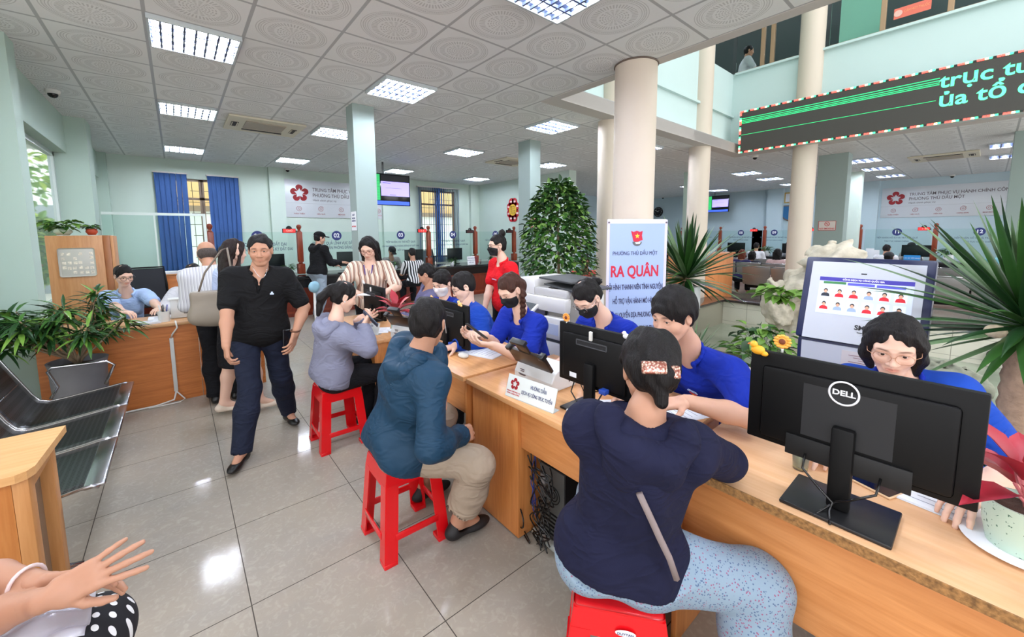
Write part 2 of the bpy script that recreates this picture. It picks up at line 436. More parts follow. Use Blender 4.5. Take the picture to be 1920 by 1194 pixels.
def head_parts(R, o, s, fem=False, fat=0.0, eye=0.7, tone='mid', h=0.0035, mouth=0.0, ears=True, gaze=0.0):
    F = Field((-.105, -.125, -.13), (.105, .13, .13), h)
    head_field(F, 0, fem, fat)
    for q in (-1, 1): F.ell((q*.031, .098, .003), (.021, .021, .0135), k=.014, mode='sub')
    for q in (-1, 1): F.ell((q*.031, .0685, .003), (.0158, .0150, .0150), k=.006)
    F.cone((0, .079, .010), (0, .097, -.029), .0060, .0098, k=.016)
    F.ell((0, .098, -.031), (.0095, .009, .0085), k=.008)
    for q in (-1, 1): F.ell((q*.0125, .089, -.034), (.0075, .009, .0065), k=.008)
    # lips
    F.ell((0, .070, -.062), (.025, .0155, .015), k=.018)
    for q in (-1, 1):
        F.cone((0, .0845, -.0572), (q*.021, .0750, -.0612), .0047, .0022, k=.005)
        F.cone((0, .0835, -.0672-mouth), (q*.018, .0752, -.0640), .0056, .0026, k=.005)
        F.cone((0, .0915, -.0620-mouth*.5), (q*.022, .0790, -.0626), .0014+mouth*.9, .0010, k=.003, mode='sub')
        F.ell((q*.031, .0885, .0030), (.0140, .0120, .0026+.0034*eye), k=.0015, mode='sub')
        if ears:
            F.ell((q*.075, -.008, -.006), (.009, .019, .031), k=.008)
            F.ell((q*.083, -.004, -.002), (.006, .010, .018), k=.006, mode='sub')
    V, Q = F.mesh()
    # colour of lips, brows, cheeks
    T = np.ones((len(V), 3)); x, y, z = V[:, 0], V[:, 1], V[:, 2]
    def blend(m, c): 
        m = np.clip(m, 0, 1)[:, None]; T[:] = T*(1-m)+np.array(c)*m
    lip = np.exp(-((x/.021)**4+((z+.0625+mouth*.3+4*x*x)/.0088)**4))*(y > .06); blend(lip*(0.85 if fem else 0.6), (.80, .46, .46) if fem else (.80, .56, .52))
    for q in (-1, 1):
        u = (x*q-.032)/.019; bz = .0225+.003*(1-u*u)-.002*u
        br = np.exp(-(np.abs(u)**4+((z-bz)/(.0033 if fem else .0042))**2))*(y > .04); blend(br*.92, (.12, .08, .08))
        ck = np.exp(-(((x*q-.04)/.022)**2+((z+.032)/.02)**2))*(y > .02); blend(ck*.25, (1.0, .80, .76))
        u = (x*q-.031)/.0155; ez = .0035+(.0026+.0034*eye)*np.sqrt(np.clip(1-u*u, 0, 1))
        ln = np.exp(-(np.abs(u)**6+((z-ez)/.0018)**2))*(y > .06); blend(ln*.85, (.16, .11, .10))
    parts = [(xf(V, R, s, o), Q, 0)]; tints = [T]
    for q in (-1, 1):
        E, EQ = sphere_np((0, 0, 0), (.0138, .0132, .0132), nu=18, nv=12); parts.append((xf(E+np.array((q*.031, .0685, .0030)), R, s, o), EQ, 1)); tints.append(None)
        E, EQ = sphere_np((0, 0, 0), (.0062, .0030, .0062), nu=16, nv=10); parts.append((xf(E+np.array((q*.031+gaze, .0797, .0030-.0012*(1-eye))), R, s, o), EQ, 2)); tints.append(None)
    return parts, tints
def hand_field(F, w, d, n, thumb, s, curl, spread=0.12, point=False):
    d = unit(d); n = np.array(n, float); n = unit(n-d*(n@d)); sd = np.cross(d, n)*thumb  # toward the thumb
    w = np.array(w, float); R = np.stack([sd, d, n], 1)
    F.cone(w-d*.02*s, w+d*.012*s, .024*s, .024*s, k=.01)
    F.rbox(w+d*.048*s, (.037*s, .045*s, .013*s), .012*s, R, k=.016)
    F.ell(w+d*.03*s+sd*.022*s+n*.008*s, (.016*s, .026*s, .013*s), R, k=.014)
    L = (.040, .045, .042, .033); off = (.029, .0105, -.0085, -.027); kn = (.088, .093, .089, .080)
    for i in range(4):
        a = 0.0; c = curl*(1+.12*i)
        if point and i == 0: c = curl*.25
        p = w+d*kn[i]*s+sd*off[i]*s; fd = unit(d+sd*spread*(1.2-i*.8)); ang = c*.55; r = (.0092 if i < 3 else .008)*s
        F.cone(p-d*.02*s, p, r*1.05, r*1.05, k=.008)
        for j, m in enumerate((1, .62, .48)):
            v = fd*math.cos(ang)+n*math.sin(ang); q = p+v*L[i]*m*s; F.cone(p, q, r*(1-.08*j), r*(.92-.08*j), k=.004); p = q; ang += c*(.85 if j == 0 else .6)
    p = w+d*.022*s+sd*.028*s+n*.006*s; v = unit(d*.75+sd*.75+n*.25*curl+n*.15)
    for j, m in enumerate((.036, .030, .024)):
        q = p+v*m*s; F.cone(p, q, (.0125-.0015*j)*s, (.011-.0015*j)*s, k=.006); p = q; v = unit(v+d*.35+n*.35*curl-sd*.15*curl)
class Person:
    def __init__(P, label, pelvis, neck, head, face, fwd, s=1.0, fem=False, tone='mid', fat=0.0, sw=None, hd=1.0, gaze=0.0, up=(0, 0, 1), eye=0.7, mouth=0.0, group=None, cat='person', res=None, roll=None):
        P.s = s; P.fem = fem; P.tone = tone; P.fat = fat
        P.pel = np.array(pelvis, float); P.nk = np.array(neck, float); P.hc = np.array(head, float); P.hs = hd*s*(0.97 if fem else 1.0)
        P.u = unit(P.nk-P.pel); f = np.array([fwd[0], fwd[1], 0.]); P.f = unit(f-P.u*(f@P.u)); P.r = np.cross(P.f, P.u)
        P.RT = np.stack([P.r, P.f, P.u], 1); P.RH = frm(face, up); P.T = np.linalg.norm(P.nk-P.pel)
        sw = sw or (.158 if fem else .178); P.sw = sw*s
        P.sh = {q: P.nk-P.u*.055*s+P.r*q*P.sw+P.f*.005 for q in (-1, 1)}   # +1 = the person's right side
        P.hip = {q: P.pel-P.u*.02*s+P.r*q*.088*s for q in (-1, 1)}
        P.arm = {}; P.leg = {}; P.hand = {}; P.eye = eye; P.mouth = mouth
        dist = float(P.hc[0]*.639+P.hc[1]*.762); P.dist = dist; P.gaze = gaze
        P.h = res or (0.007 if dist < 2.2 else 0.0085 if dist < 4.5 else 0.014)
        fl = (P.pel[0], P.pel[1], 0)
        P.root = root('person', fl, label, cat, group); P.o = np.array(fl, float)
    def setarm(P, side, wrist, pole=(0, 0, -1), d=None, n=None, curl=.5, point=False, spread=.12, l1=.275, l2=.245, el=None):
        e, w = ik(P.sh[side], wrist, l1*P.s, l2*P.s, pole) if el is None else (np.array(el, float), np.array(wrist, float)); P.arm[side] = (e, w)
        d = unit(w-e) if d is None else unit(d); n = np.array((0, 0, -1.)) if n is None else np.array(n, float)
        P.hand[side] = (d, n, curl, point, spread); return P
    def setleg(P, side, knee, ankle, foot=None):
        P.leg[side] = (np.array(knee, float), np.array(ankle, float), P.f if foot is None else unit(foot)); return P
    # primitive lists
    def torso(P, F, g=0.0, low=True, k=.05):
        s = P.s; f = 1+.22*P.fat; T = P.T; R = P.RT; c = lambda t, b=0: P.pel+P.u*T*t+P.f*b*s
        if low:
            F.ell(c(-.02, -.005), (.158*s*f, .105*s*f, .10*s), R, k=k, g=g)
            for q in (-1, 1): F.ell(P.hip[q]-P.f*.03*s, (.085*s*f, .085*s*f, .085*s), R, k=k, g=g)
        F.ell(c(.24, .005+.02*P.fat), ((.122 if P.fem else .138)*s*f, .092*s*f*(1+.15*P.fat), .13*s), R, k=k, g=g)
        F.ell(c(.50, .0), ((.130 if P.fem else .150)*s*f, .098*s*f, .14*s), R, k=k, g=g)
        F.ell(c(.72, -.004), ((.138 if P.fem else .160)*s*(1+.1*P.fat), .094*s*f, .105*s), R, k=k, g=g)
        if P.fem:
            for q in (-1, 1): F.ell(c(.62, .065)+P.r*q*.065*s, (.052*s, .045*s, .05*s), R, k=.04, g=g)
        for q in (-1, 1): F.cone(c(.90, -.015)+P.r*q*.05*s, P.sh[q]-P.r*q*.01*s, .050*s, .052*s, k=k, g=g)
    def arms(P, F, g=0.0, g2=None, up=1.0, low=True, k=.03, gl=None):
        for q, (e, w) in P.arm.items():
            s = P.s*(1+.15*P.fat); g2_ = g if g2 is None else g2; a = P.sh[q]; m = a+(e-a)*up
            F.cone(a, m, .050*s, (.050-.012*up)*s, k=k, g=g if up == 1.0 else g)
            if low:
                F.cone(e, e+(w-e)*.35, .039*s, .040*s, k=.02, g=g2_); F.cone(e+(w-e)*.35, w, .040*s, .026*s, k=.02, g=g2_ if gl is None else gl)
    def legs(P, F, g=0.0, g2=None, upto=1.0, k=.035, start=0.0):
        g2 = g if g2 is None else g2
        for q, (kn, an, fd) in P.leg.items():
            s = P.s; f = 1+.2*P.fat; h = P.hip[q]
            F.cone(h, kn, .088*s*f, .056*s*f, k=k, g=g)
            if upto > 1.0 or upto == 1.0:
                e = kn+(an-kn)*min(1.0, 1.0)
                F.cone(kn, kn+(an-kn)*.35, .054*s, .054*s, k=.03, g=g2); F.cone(kn+(an-kn)*.35, e, .054*s, .036*s, k=.03, g=g2)
    def bounds(P, pts, pad): 
        A = np.array(pts); return A.min(0)-pad, A.max(0)+pad
    def allpts(P, armsb=True, legsb=True):
        L = [P.pel, P.nk, P.sh[1], P.sh[-1], P.pel-P.u*.1]
        if armsb:
            for e, w in P.arm.values(): L += [e, w]
        if legsb:
            for a, b, _ in P.leg.values(): L += [a, b]
        return L
    def body(P, legskin=True):
        h = max(P.h, .009) if P.h < .012 else P.h
        s = P.s; lo, hi = P.bounds(P.allpts()+[P.hc], .16)
        F = Field(lo, hi, h); P.torso(F); P.arms(F); P.legs(F)
        nb = P.hc+P.RH@np.array((0, -.018, -.055))*P.hs
        F.cone(P.nk-P.u*.05*s+P.f*.01, P.nk+(nb-P.nk)*.25, .058*s, .050*s*(1+.1*P.fat), k=.03); F.cone(P.nk+(nb-P.nk)*.25, nb, .050*s*(.9 if P.fem else 1.03), .050*s*(.88 if P.fem else 1.03), k=.03)
        for q, (kn, an, fd) in P.leg.items(): F.cone(an, an+fd*.10*s-np.array((0, 0, .04)), .034*s, .026*s, k=.03)
        V, Q = F.mesh(); parts = [(V, Q, 0)]; tints = [np.ones((len(V), 3))]
        hh = .0025 if P.dist < 2.4 else .003 if P.dist < 4.6 else .007
        hp, ht = head_parts(P.RH, P.hc, P.hs, P.fem, P.fat, P.eye, P.tone, hh, P.mouth, True, P.gaze); parts += hp; tints += ht
        for q, (d, n, cu, pt, sp) in P.hand.items():
            w = P.arm[q][1]; lo, hi = P.bounds([w], .235*s); G = Field(lo, hi, .0035 if P.dist < 2.4 else .0045 if P.dist < 4.6 else .009)
            e = P.arm[q][0]; G.cone(w+(e-w)*.25, w, .031*s, .025*s, k=.01)
            # palm faces n; thumb on the inner side
            hand_field(G, w, d, n, 1 if q == -1 else -1, s, cu, sp, pt); V, Q = G.mesh(); 
            T = np.ones((len(V), 3)); parts.append((V, Q, 0)); tints.append(T)
        parts = [(p[0]-P.o, p[1], p[2]) for p in parts]
        P.b = np_mesh('body', parts, [skin(P.tone), EYEW, EYEI], P.root, tints); return P
    def part(P, name, F, m, label=None):
        V, Q = F.mesh(); 
        if len(V) == 0: return None
        o = np_mesh(name, [(V-P.o, Q, 0)], [m], P.root)
        if label: o['label'] = label
        return o
    def collarcut(P, F, v=.09, r=.066):
        """open the neckline: a hole around the neck and a V down the chest"""
        s = P.s; c = P.nk+P.f*.022*s
        F.cone(P.nk-P.u*.0+P.f*.03*s, P.nk+P.u*.16*s+P.f*.05*s, r*s, r*1.25*s, k=.01, mode='sub')
        if v: F.cone(P.nk+P.f*.085*s+P.u*.02, P.nk-P.u*v*s+P.f*.125*s, .042*s, .008*s, k=.008, mode='sub')
    def top(P, name, m, sleeve=.55, g=.012, hem=-.18, fold=.004, v=.09, collar=None, loose=0.0, low=True, sg=.016, folds=26, cuff=None, label=None):
        s = P.s; lo, hi = P.bounds(P.allpts(True, False), .20)
        F = Field(lo, hi, P.h)
        P.torso(F, g=g+loose)
        F.ell(P.pel+P.u*.02, (.158*s*(1+.22*P.fat), .105*s*(1+.22*P.fat), .13*s), P.RT, k=.03, g=g+loose+.012)
        if sleeve <= 1: P.arms(F, g=sg+.008, up=sleeve, low=False)
        else: P.arms(F, g=sg+.006, gl=sg+.004, k=.04)
        if fold: F.noise(fold, folds, seed=int(abs(P.pel[0]*37+P.pel[1]*91)) % 1000, aniso=(1, 1, 1.8))
        F.halfspace(P.pel+P.u*hem*P.T, -P.u-P.f*.12)
        if sleeve > 1:
            for q, (e, w) in P.arm.items(): F.ell(w+unit(w-e)*.055*s, (.06, .06, .06), k=.0, mode='sub')
        P.collarcut(F, v)
        o = P.part(name, F, m, label)
        if collar is not None: P.collar(collar)
        return o
    def collar(P, m, name='collar'):
        s = P.s; lo, hi = P.bounds([P.nk], .16*s); F = Field(lo, hi, .0045)
        c = P.nk+P.f*.018*s; n = 14
        pts = []
        for i in range(n+1):
            a = -2.35+4.7*i/n  # from front left, round the back, to front right
            pts.append(c-P.f*math.cos(a)*.066*s+P.r*math.sin(a)*.072*s+P.u*(.012-.030*(1-math.cos(a))/2*1.4+.008)*s)
        for i in range(n):
            F.cone(pts[i], pts[i+1], .0065, .0065, k=0); F.cone(pts[i]+P.u*.017*s*(1-abs(i-n/2)/n), pts[i+1]+P.u*.017*s*(1-abs(i-n/2)/n), .006, .006, k=.012)
        for q in (0, n):
            F.cone(pts[q], pts[q]-P.u*.045*s+P.f*.012*s+(P.r*.012*s if q else -P.r*.012*s), .011, .004, k=.012)
        o = P.part(name, F, m); return o
    def trousers(P, name, m, g=.014, gl=.02, fold=.004, top=.16, short=None, label=None):
        lo, hi = P.bounds([P.pel, P.pel-P.u*.1, P.pel+P.u*.1]+[x for a, b, _ in P.leg.values() for x in (a, b)], .18)
        F = Field(lo, hi, P.h); s = P.s; f = 1+.22*P.fat
        F.ell(P.pel, (.158*s*f, .105*s*f, .11*s), P.RT, k=.03, g=g)
        for q in (-1, 1): F.ell(P.hip[q]-P.f*.03*s, (.085*s*f, .085*s*f, .085*s), P.RT, k=.05, g=g)
        P.legs(F, g=g, g2=gl)
        for q, (kn, an, fd) in P.leg.items(): F.cone(kn+(an-kn)*.4, an, .05*s, .047*s, k=.02, g=gl-.01)
        if fold: F.noise(fold, 24, seed=5+int(abs(P.pel[0]*53)), aniso=(1, 1, 1.5))
        sit = any((kn-P.pel)@P.f > .2 for kn, an, fd in P.leg.values())
        F.halfspace(P.pel+P.u*top*P.T, P.u-P.f*(.75 if sit else 0))
        for q, (kn, an, fd) in P.leg.items():
            d = unit(an-kn); F.ell(an+d*.055*s, (.075, .075, .06), k=0, mode='sub')
        if short is not None:
            for q, (kn, an, fd) in P.leg.items(): F.cone(kn+(an-kn)*short, an, .09, .08, k=0, mode='sub')
        return P.part(name, F, m, label)
    def skirt(P, m, length=.45, name='skirt', flare=.02):
        lo, hi = P.bounds([P.pel+P.u*.15, P.pel-P.u*(length+.1)], .26); F = Field(lo, hi, P.h); s = P.s
        F.ell(P.pel, (.158*s, .11*s, .12*s), P.RT, k=.03, g=.014)
        for t in np.linspace(0, 1, 6): F.ell(P.pel-np.array((0, 0, 1.))*(length*t), ((.16+flare*t)*s, (.115+flare*t)*s, .12), P.RT, k=.03, g=.012)
        F.noise(.003, 22, 3); F.halfspace(P.pel+P.u*.16*P.T, P.u); F.halfspace(P.pel-np.array((0, 0, length)), (0, 0, -1)); return P.part(name, F, m)
    def shoes(P, m, name='shoe', l=.25, high=.0, sandal=False):
        for q, (kn, an, fd) in P.leg.items():
            s = P.s; fd = unit(fd); gz = an[2]-.075*s; up = np.array((0, 0, 1.)); base = an-up*.045*s
            R = frm(fd, up); F = Field(*P.bounds([base-fd*.1, base+fd*.22], .09), h=.006)
            F.ell(base-fd*.02*s-up*.004, (.036*s, .055*s, .036*s), R, k=.02); F.ell(base+fd*.10*s-up*.012*s, (.043*s, .085*s, .028*s), R, k=.04)
            F.cone(base-fd*.03*s, an+up*high, .036*s, .040*s, k=.02)
            F.halfspace(base-up*.034*s, -up); F.halfspace(an+up*(.012+high), up)
            if sandal: F.ell(base+fd*.02+up*.03, (.05, .055, .035), R, k=0, mode='sub')
            P.part(name, F, m)
        return P
    def headpart(P, name, fn, m, h=.004, box=((-.15, -.19, -.2), (.15, .16, .17)), label=None, cols=None):
        """fn fills a field in head space"""
        F = Field(box[0], box[1], h); fn(F); V, Q = F.mesh()
        if len(V) == 0: return None
        o = np_mesh(name, [(xf(V, P.RH, P.hs, P.hc)-P.o, Q, 0)], [m], P.root)
        if label: o['label'] = label
        return o
    def hair(P, style, m, fn=None, line=.066, seed=0, vol=0.0, h=None):
        h = h or (.004 if P.dist < 4.6 else .007)
        def f(F):
            g = vol
            F.ell((0, -.016, .034), (.081+g, .098+g, .089+g), k=0)
            F.ell((0, -.045, -.005), (.074+g*.7, .062+g*.7, .075), k=.02)
            if style in ('short', 'crop', 'fringe'):
                for q in (-1, 1): F.cone((q*.072, .012, .03), (q*.072, .008, -.012), .010+g*.5, .006, k=.015)
            if style == 'fringe':
                for i in range(11): F.cone((-.046+.0092*i, .030, .092), (-.060+.0120*i, .082-.030*(abs(i-5)/5)**2, .053-.008*math.sin(i*2.3+seed)-.006*abs(i-5)/5), .013, .0045, k=.009)
            if style in ('long', 'bob'):
                L = -.33 if style == 'long' else -.125
                for q in (-1, 1):
                    F.cone((q*.040, .030, .080), (q*.074, .02, .01), .016, .016, k=.03); F.cone((q*.074, .02, .01), (q*.076, .005, L*.45), .016, .020, k=.03)
                    F.cone((q*.076, .005, L*.45), (q*.066, .0, L), .020, .016, k=.03)
                for x in (-.05, 0, .05): F.cone((x, -.07, 0), (x*1.1, -.07, L), .045, .03, k=.03)
            # face opening
            if style in ('crop',): F.ell((0, .112, -.030), (.080, .082, .118), k=.012, mode='sub')
            elif style in ('long', 'bob'): F.ell((0, .118, -.030), (.068, .088, .120), k=.008, mode='sub')
            elif style == 'fringe': F.ell((0, .112, -.060), (.076, .085, .114), k=.008, mode='sub')
            else: F.ell((0, .118, -.035), (.082, .088, .118), k=.012, mode='sub')
            # ears and neck
            if style not in ('long', 'bob'):
                for q in (-1, 1): F.ell((q*.088, .004, -.020), (.024, .030, .042), k=.008, mode='sub')
                F.rbox((0, 0, -.145), (.2, .2, .075), .01, k=.01, mode='sub')
            if fn: fn(F)
            F.noise(.0030, 120, seed+2, aniso=(1.6, 1.6, .3)); F.noise(.0035, 48, seed+7, aniso=(1.3, 1.3, .5))
        return P.headpart('hair', f, m, h, box=((-.16, -.24, -.50 if style == 'long' else -.22), (.16, .15, .20)))
    def mask(P, m, label=None):
        def f(F):
            head_field(F, .0065, P.fem, P.fat); F.cone((0, .082, .0), (0, .102, -.030), .016, .018, k=.02); F.cone((0, .088, -.06), (0, .070, -.10), .018, .02, k=.02)
            F.halfspace((0, .08, -.010), (0, -.35, 1)); F.halfspace((0, .022, 0), (0, -1, .0)); F.halfspace((0, .05, -.108), (0, .25, -1))
        def g(F):
            for q in (-1, 1):
                F.cone((q*.062, .024, -.03), (q*.079, -.012, .008), .0016, .0016, k=0); F.cone((q*.058, .024, -.075), (q*.079, -.016, -.02), .0016, .0016, k=0)
        o = P.headpart('face_mask', f, m, .004, label=label); P.headpart('mask_strap', g, m, .0022); return o
    def glasses(P, m, r=.021, thin=.0013):
        b = MB(); M = Matrix([list(P.RH[i]*P.hs)+[float(P.hc[i]-P.o[i])] for i in range(3)]+[[0, 0, 0, 1]])
        W = lambda *p: M @ Vector(p)
        for q in (-1, 1):
            b.tube([W(q*.032+r*1.1*math.cos(a), .098-.010*abs(math.cos(a)*.6+.4*1) if math.cos(a)*q > 0 else .098, .001+r*math.sin(a)) for a in np.linspace(0, 2*PI, 20, endpoint=False)], thin, 6, closed=True)
            b.tube([W(q*(.032+r*1.1), .092, .006), W(q*.076, .075, .008), W(q*.080, -.005, .006), W(q*.080, -.02, -.008)], thin, 6)
        b.tube([W(-.010, .098, .004), W(0, .101, .006), W(.010, .098, .004)], thin, 6)
        return b.build('glasses', m, P.root, True)
    def chest(P, x, z, out=.0):
        """matrix of a badge placed on the chest: x to the person's left"""
        s = P.s; p = P.nk-P.u*z*s-P.r*x*s+P.f*(.125+out)*s
        return frame(p-P.o, -P.r, P.u, P.f)
# ================================================================ THE ROOM
CE = 3.19
def m_ceiling():
    m = mat('ceiling_tile', (196, 192, 190), 0.85, spec=0.2); k = NB(m); v, s = k.xyz('Object')
    fx = k.math('FRACT', k.math('DIVIDE', k.math('SUBTRACT', s[0], 0.537), 0.6)); fy = k.math('FRACT', k.math('DIVIDE', k.math('SUBTRACT', s[1], 0.432), 0.6))
    cx = k.math('SUBTRACT', fx, 0.5); cy = k.math('SUBTRACT', fy, 0.5)
    ax = k.math('ABSOLUTE', cx); ay = k.math('ABSOLUTE', cy); mx = k.math('MAXIMUM', ax, ay)
    line = k.math('GREATER_THAN', mx, 0.480)
    r = k.math('SQRT', k.math('ADD', k.math('MULTIPLY', cx, cx), k.math('MULTIPLY', cy, cy)))
    ang = k.math('ARCTAN2', cy, cx)
    inside = k.math('LESS_THAN', r, 0.425)
    rings = k.math('SINE', k.math('MULTIPLY', r, 230.0))
    rings = k.math('GREATER_THAN', rings, 0.45)
    band1 = k.math('MULTIPLY', k.math('GREATER_THAN', r, 0.31), inside)
    rays = k.math('GREATER_THAN', k.math('SINE', k.math('MULTIPLY', ang, 44.0)), 0.1)
    band2 = k.math('MULTIPLY', k.math('GREATER_THAN', r, 0.215), k.math('LESS_THAN', r, 0.29))
    beads = k.math('MULTIPLY', k.math('GREATER_THAN', k.math('SINE', k.math('MULTIPLY', ang, 90.0)), 0.2), k.math('MULTIPLY', k.math('GREATER_THAN', r, 0.375), k.math('LESS_THAN', r, 0.395)))
    band3 = k.math('MULTIPLY', k.math('LESS_THAN', r, 0.19), k.math('GREATER_THAN', k.math('ADD', k.math('SINE', k.math('MULTIPLY', r, 190.0)), k.math('MULTIPLY', k.math('SINE', k.math('MULTIPLY', ang, 16.0)), 0.7)), 0.5))
    e = k.math('MAXIMUM', k.math('MULTIPLY', rings, band1), k.math('MULTIPLY', rays, band2)); e = k.math('MAXIMUM', e, k.math('MAXIMUM', band3, beads))
    nz = k.noise(v, 300, 2)
    sp = k.math('GREATER_THAN', nz, 0.64)
    g = k.rng(k.noise(v, 0.7, 3), 0.3, 0.7, 0.96, 1.03)
    col = k.mix(k.math('MULTIPLY', e, 0.5), rgb(232, 232, 231), rgb(166, 164, 162))
    col = k.mix(k.math('MULTIPLY', sp, 0.10), col, rgb(140, 135, 132))
    col = k.mix(1.0, col, g, 'MULTIPLY')
    col = k.mix(line, col, rgb(176, 176, 177)); k.link(col, k.b.inputs['Base Color'])
    k.link(k.math('ADD', k.math('MULTIPLY', line, -0.5), 0.85), k.b.inputs['Roughness'])
    k.bump(k.math('ADD', k.math('MULTIPLY', e, -0.6), k.math('MULTIPLY', line, 1.0)), 0.35, 0.004)
    return m
def m_floor():
    m = mat('floor_tile', (176, 170, 160), 0.13, spec=0.13); k = NB(m); v, s = k.xyz('Object')
    fx = k.math('FRACT', k.math('DIVIDE', k.math('SUBTRACT', s[0], 0.138), 0.6)); fy = k.math('FRACT', k.math('DIVIDE', k.math('SUBTRACT', s[1], 0.118), 0.6))
    mx = k.math('MAXIMUM', k.math('ABSOLUTE', k.math('SUBTRACT', fx, 0.5)), k.math('ABSOLUTE', k.math('SUBTRACT', fy, 0.5)))
    line = k.math('GREATER_THAN', mx, 0.4965)
    a = k.noise(v, 1.3, 4, 0.8); b = k.noise(v, 28, 4, 1.5); c = k.noise(v, 90, 2)
    col = k.mix(k.rng(a, 0.3, 0.7, 0, 1), rgb(170, 160, 145), rgb(154, 149, 141))
    col = k.mix(k.math('MULTIPLY', k.rng(b, 0.5, 0.7, 0, 1), 0.22), col, rgb(204, 198, 186))
    col = k.mix(k.math('MULTIPLY', k.math('GREATER_THAN', c, 0.68), 0.18), col, rgb(140, 134, 124))
    col = k.mix(line, col, rgb(78, 72, 66)); k.link(col, k.b.inputs['Base Color'])
    k.link(k.math('ADD', k.math('MULTIPLY', line, 0.6), k.rng(a, 0.3, 0.7, 0.07, 0.12)), k.b.inputs['Roughness'])
    return m
M_MINT = mat('mint_wall_paint', (182, 202, 190), 0.75, spec=0.25, noise=0.02, nscale=1.2)
M_TEAL = mat('blue_grey_wall_paint', (200, 215, 204), 0.75, spec=0.25, noise=0.02, nscale=1.2)
M_BLUW = mat('blue_grey_right_wall', (188, 207, 214), 0.75, spec=.25, noise=.02, nscale=1.2)
M_WHITE = mat('white_plaster', (216, 214, 208), 0.7, noise=0.02, nscale=2)
M_UP = mat('pale_upper_paint', (198, 218, 216), 0.75, noise=0.015, nscale=1.5)
M_COLM = mat('cream_column_paint', (212, 198, 182), 0.6, noise=0.02, nscale=1.5)
M_SOF = mat('soffit_paint', (200, 193, 188), 0.8)
M_GLASS = mat('clear_glass', (235, 248, 245), 0.03, trans=1.0, spec=0.5)
M_GLASS.node_tree.nodes['Principled BSDF'].inputs['IOR'].default_value = 1.08
M_BLK = mat('black_plastic', (8, 8, 9), 0.55, spec=.25)
M_BLKG = mat('black_gloss', (14, 14, 15), 0.15)
M_STEEL = mat('chrome_steel', (190, 190, 192), 0.22, metal=1.0)
M_PAPER = mat('white_paper', (232, 234, 238), 0.8)
M_NAVY = mat('navy_print', (34, 46, 108), 0.6); M_RED = mat('red_print', (196, 26, 40), 0.6); M_DRED = mat('dark_red_print', (150, 24, 34), 0.6); M_GREYP = mat('grey_print', (96, 84, 90), 0.6)

f = MB(); f.box(-7, 3.0, -8, 12, -.12, 0); f.box(3.0, 7.6, 3.05, 12, -.12, 0); f.box(3.0, 4.0, 1.5, 3.05, -.12, 0); f.box(7.6, 18, -8, 12, -.12, 0)
struct(f.build('floor', m_floor()))
c = MB(); c.box(-2.2, 3.537, -4.5, 11.5, CE, CE+.18); c.box(3.537, 18, 3.432, 11.5, CE, CE+.18); c.box(9.33, 18, -5, 3.432, CE, CE+.18)
struct(c.build('ceiling', m_ceiling()))
t = MB(); t.box(3.537, 3.66, -4.5, 3.65, CE-.006, CE+.17); t.box(3.66, 9.1, 3.432, 3.655, CE-.006, CE+.17); t.box(9.1, 9.34, -5, 3.655, CE-.006, CE+.17)
struct(t.build('trim_1', M_SOF))
# upper storey: fascia bands round the atrium, rooms behind the upper windows
u = MB()
u.box(3.60, 9.35, 3.655, 3.80, CE+.17, 4.83); u.box(9.10, 9.25, -5, 3.655, CE+.17, 4.83)
u.box(3.60, 8.22, 3.655, 3.80, 4.83, 7.6)
u.box(9.12, 9.25, -5, 3.655, 6.6, 7.6); u.box(8.22, 9.35, 3.655, 3.80, 6.6, 7.6)
u.box(3.50, 3.60, -4.5, 3.655, CE+.17, 7.6)
struct(u.build('wall_upper', M_UP))
u = MB(); u.box(9.25, 14, -5, 9, 6.6, 6.75); u.box(3.7, 9.4, 3.8, 9, 6.6, 6.75); 
struct(u.build('ceiling_upper', mat('upper_ceiling', (150, 158, 160), 0.9)))
u = MB(); u.box(14, 14.1, -5, 9, CE+.2, 6.75); u.box(3.7, 14, 9, 9.1, CE+.2, 6.75); struct(u.build('wall_upper_far', mat('upper_room_wall', (140, 165, 160), 0.8)))
t = MB(); t.box(3.64, 9.09, 3.60, 3.655, 3.95, 3.99); t.box(9.04, 9.10, -5, 3.6, 4.79, 4.83); struct(t.build('trim_2', M_UP))
def upper_window(i, y0, y1, posts, m=M_GLASS, x=9.17):
    g = MB(); g.box(x, x+.012, y0, y1, 4.84, 6.58); o = struct(g.build('window_%d' % i, m))
    b = MB()
    for p in posts: b.box(x-.03, x+.04, p-.035, p+.035, 4.84, 6.58, .006)
    b.box(x-.03, x+.04, y0, y1, 4.835, 4.87); b.build('window_frame', mat('bronze_frame', (168, 138, 108), 0.4, metal=0.3), o); return o
upper_window(5, 2.55, 3.64, (3.15, 2.98))
upper_window(6, -4.5, 2.08, (1.38, .62, -.8, -2.2))
g = MB(); g.box(8.24, 9.15, 3.70, 3.712, 4.84, 6.58); struct(g.build('window_7', M_GLASS))
# mint blind panel just behind the upper right window
b = MB(); b.box(9.5, 9.53, 1.42, 2.02, 4.7, 6.5); struct(b.build('wall_upper_panel', mat('mint_panel', (150, 200, 180), 0.6)))
# roof added out of view over the far atrium, dims the fascia; the rest is open to the sky
rf = MB(); rf.box(3.5, 9.35, 2.2, 3.9, 7.6, 7.75); struct(rf.build('roof_sky_shade', M_UP))
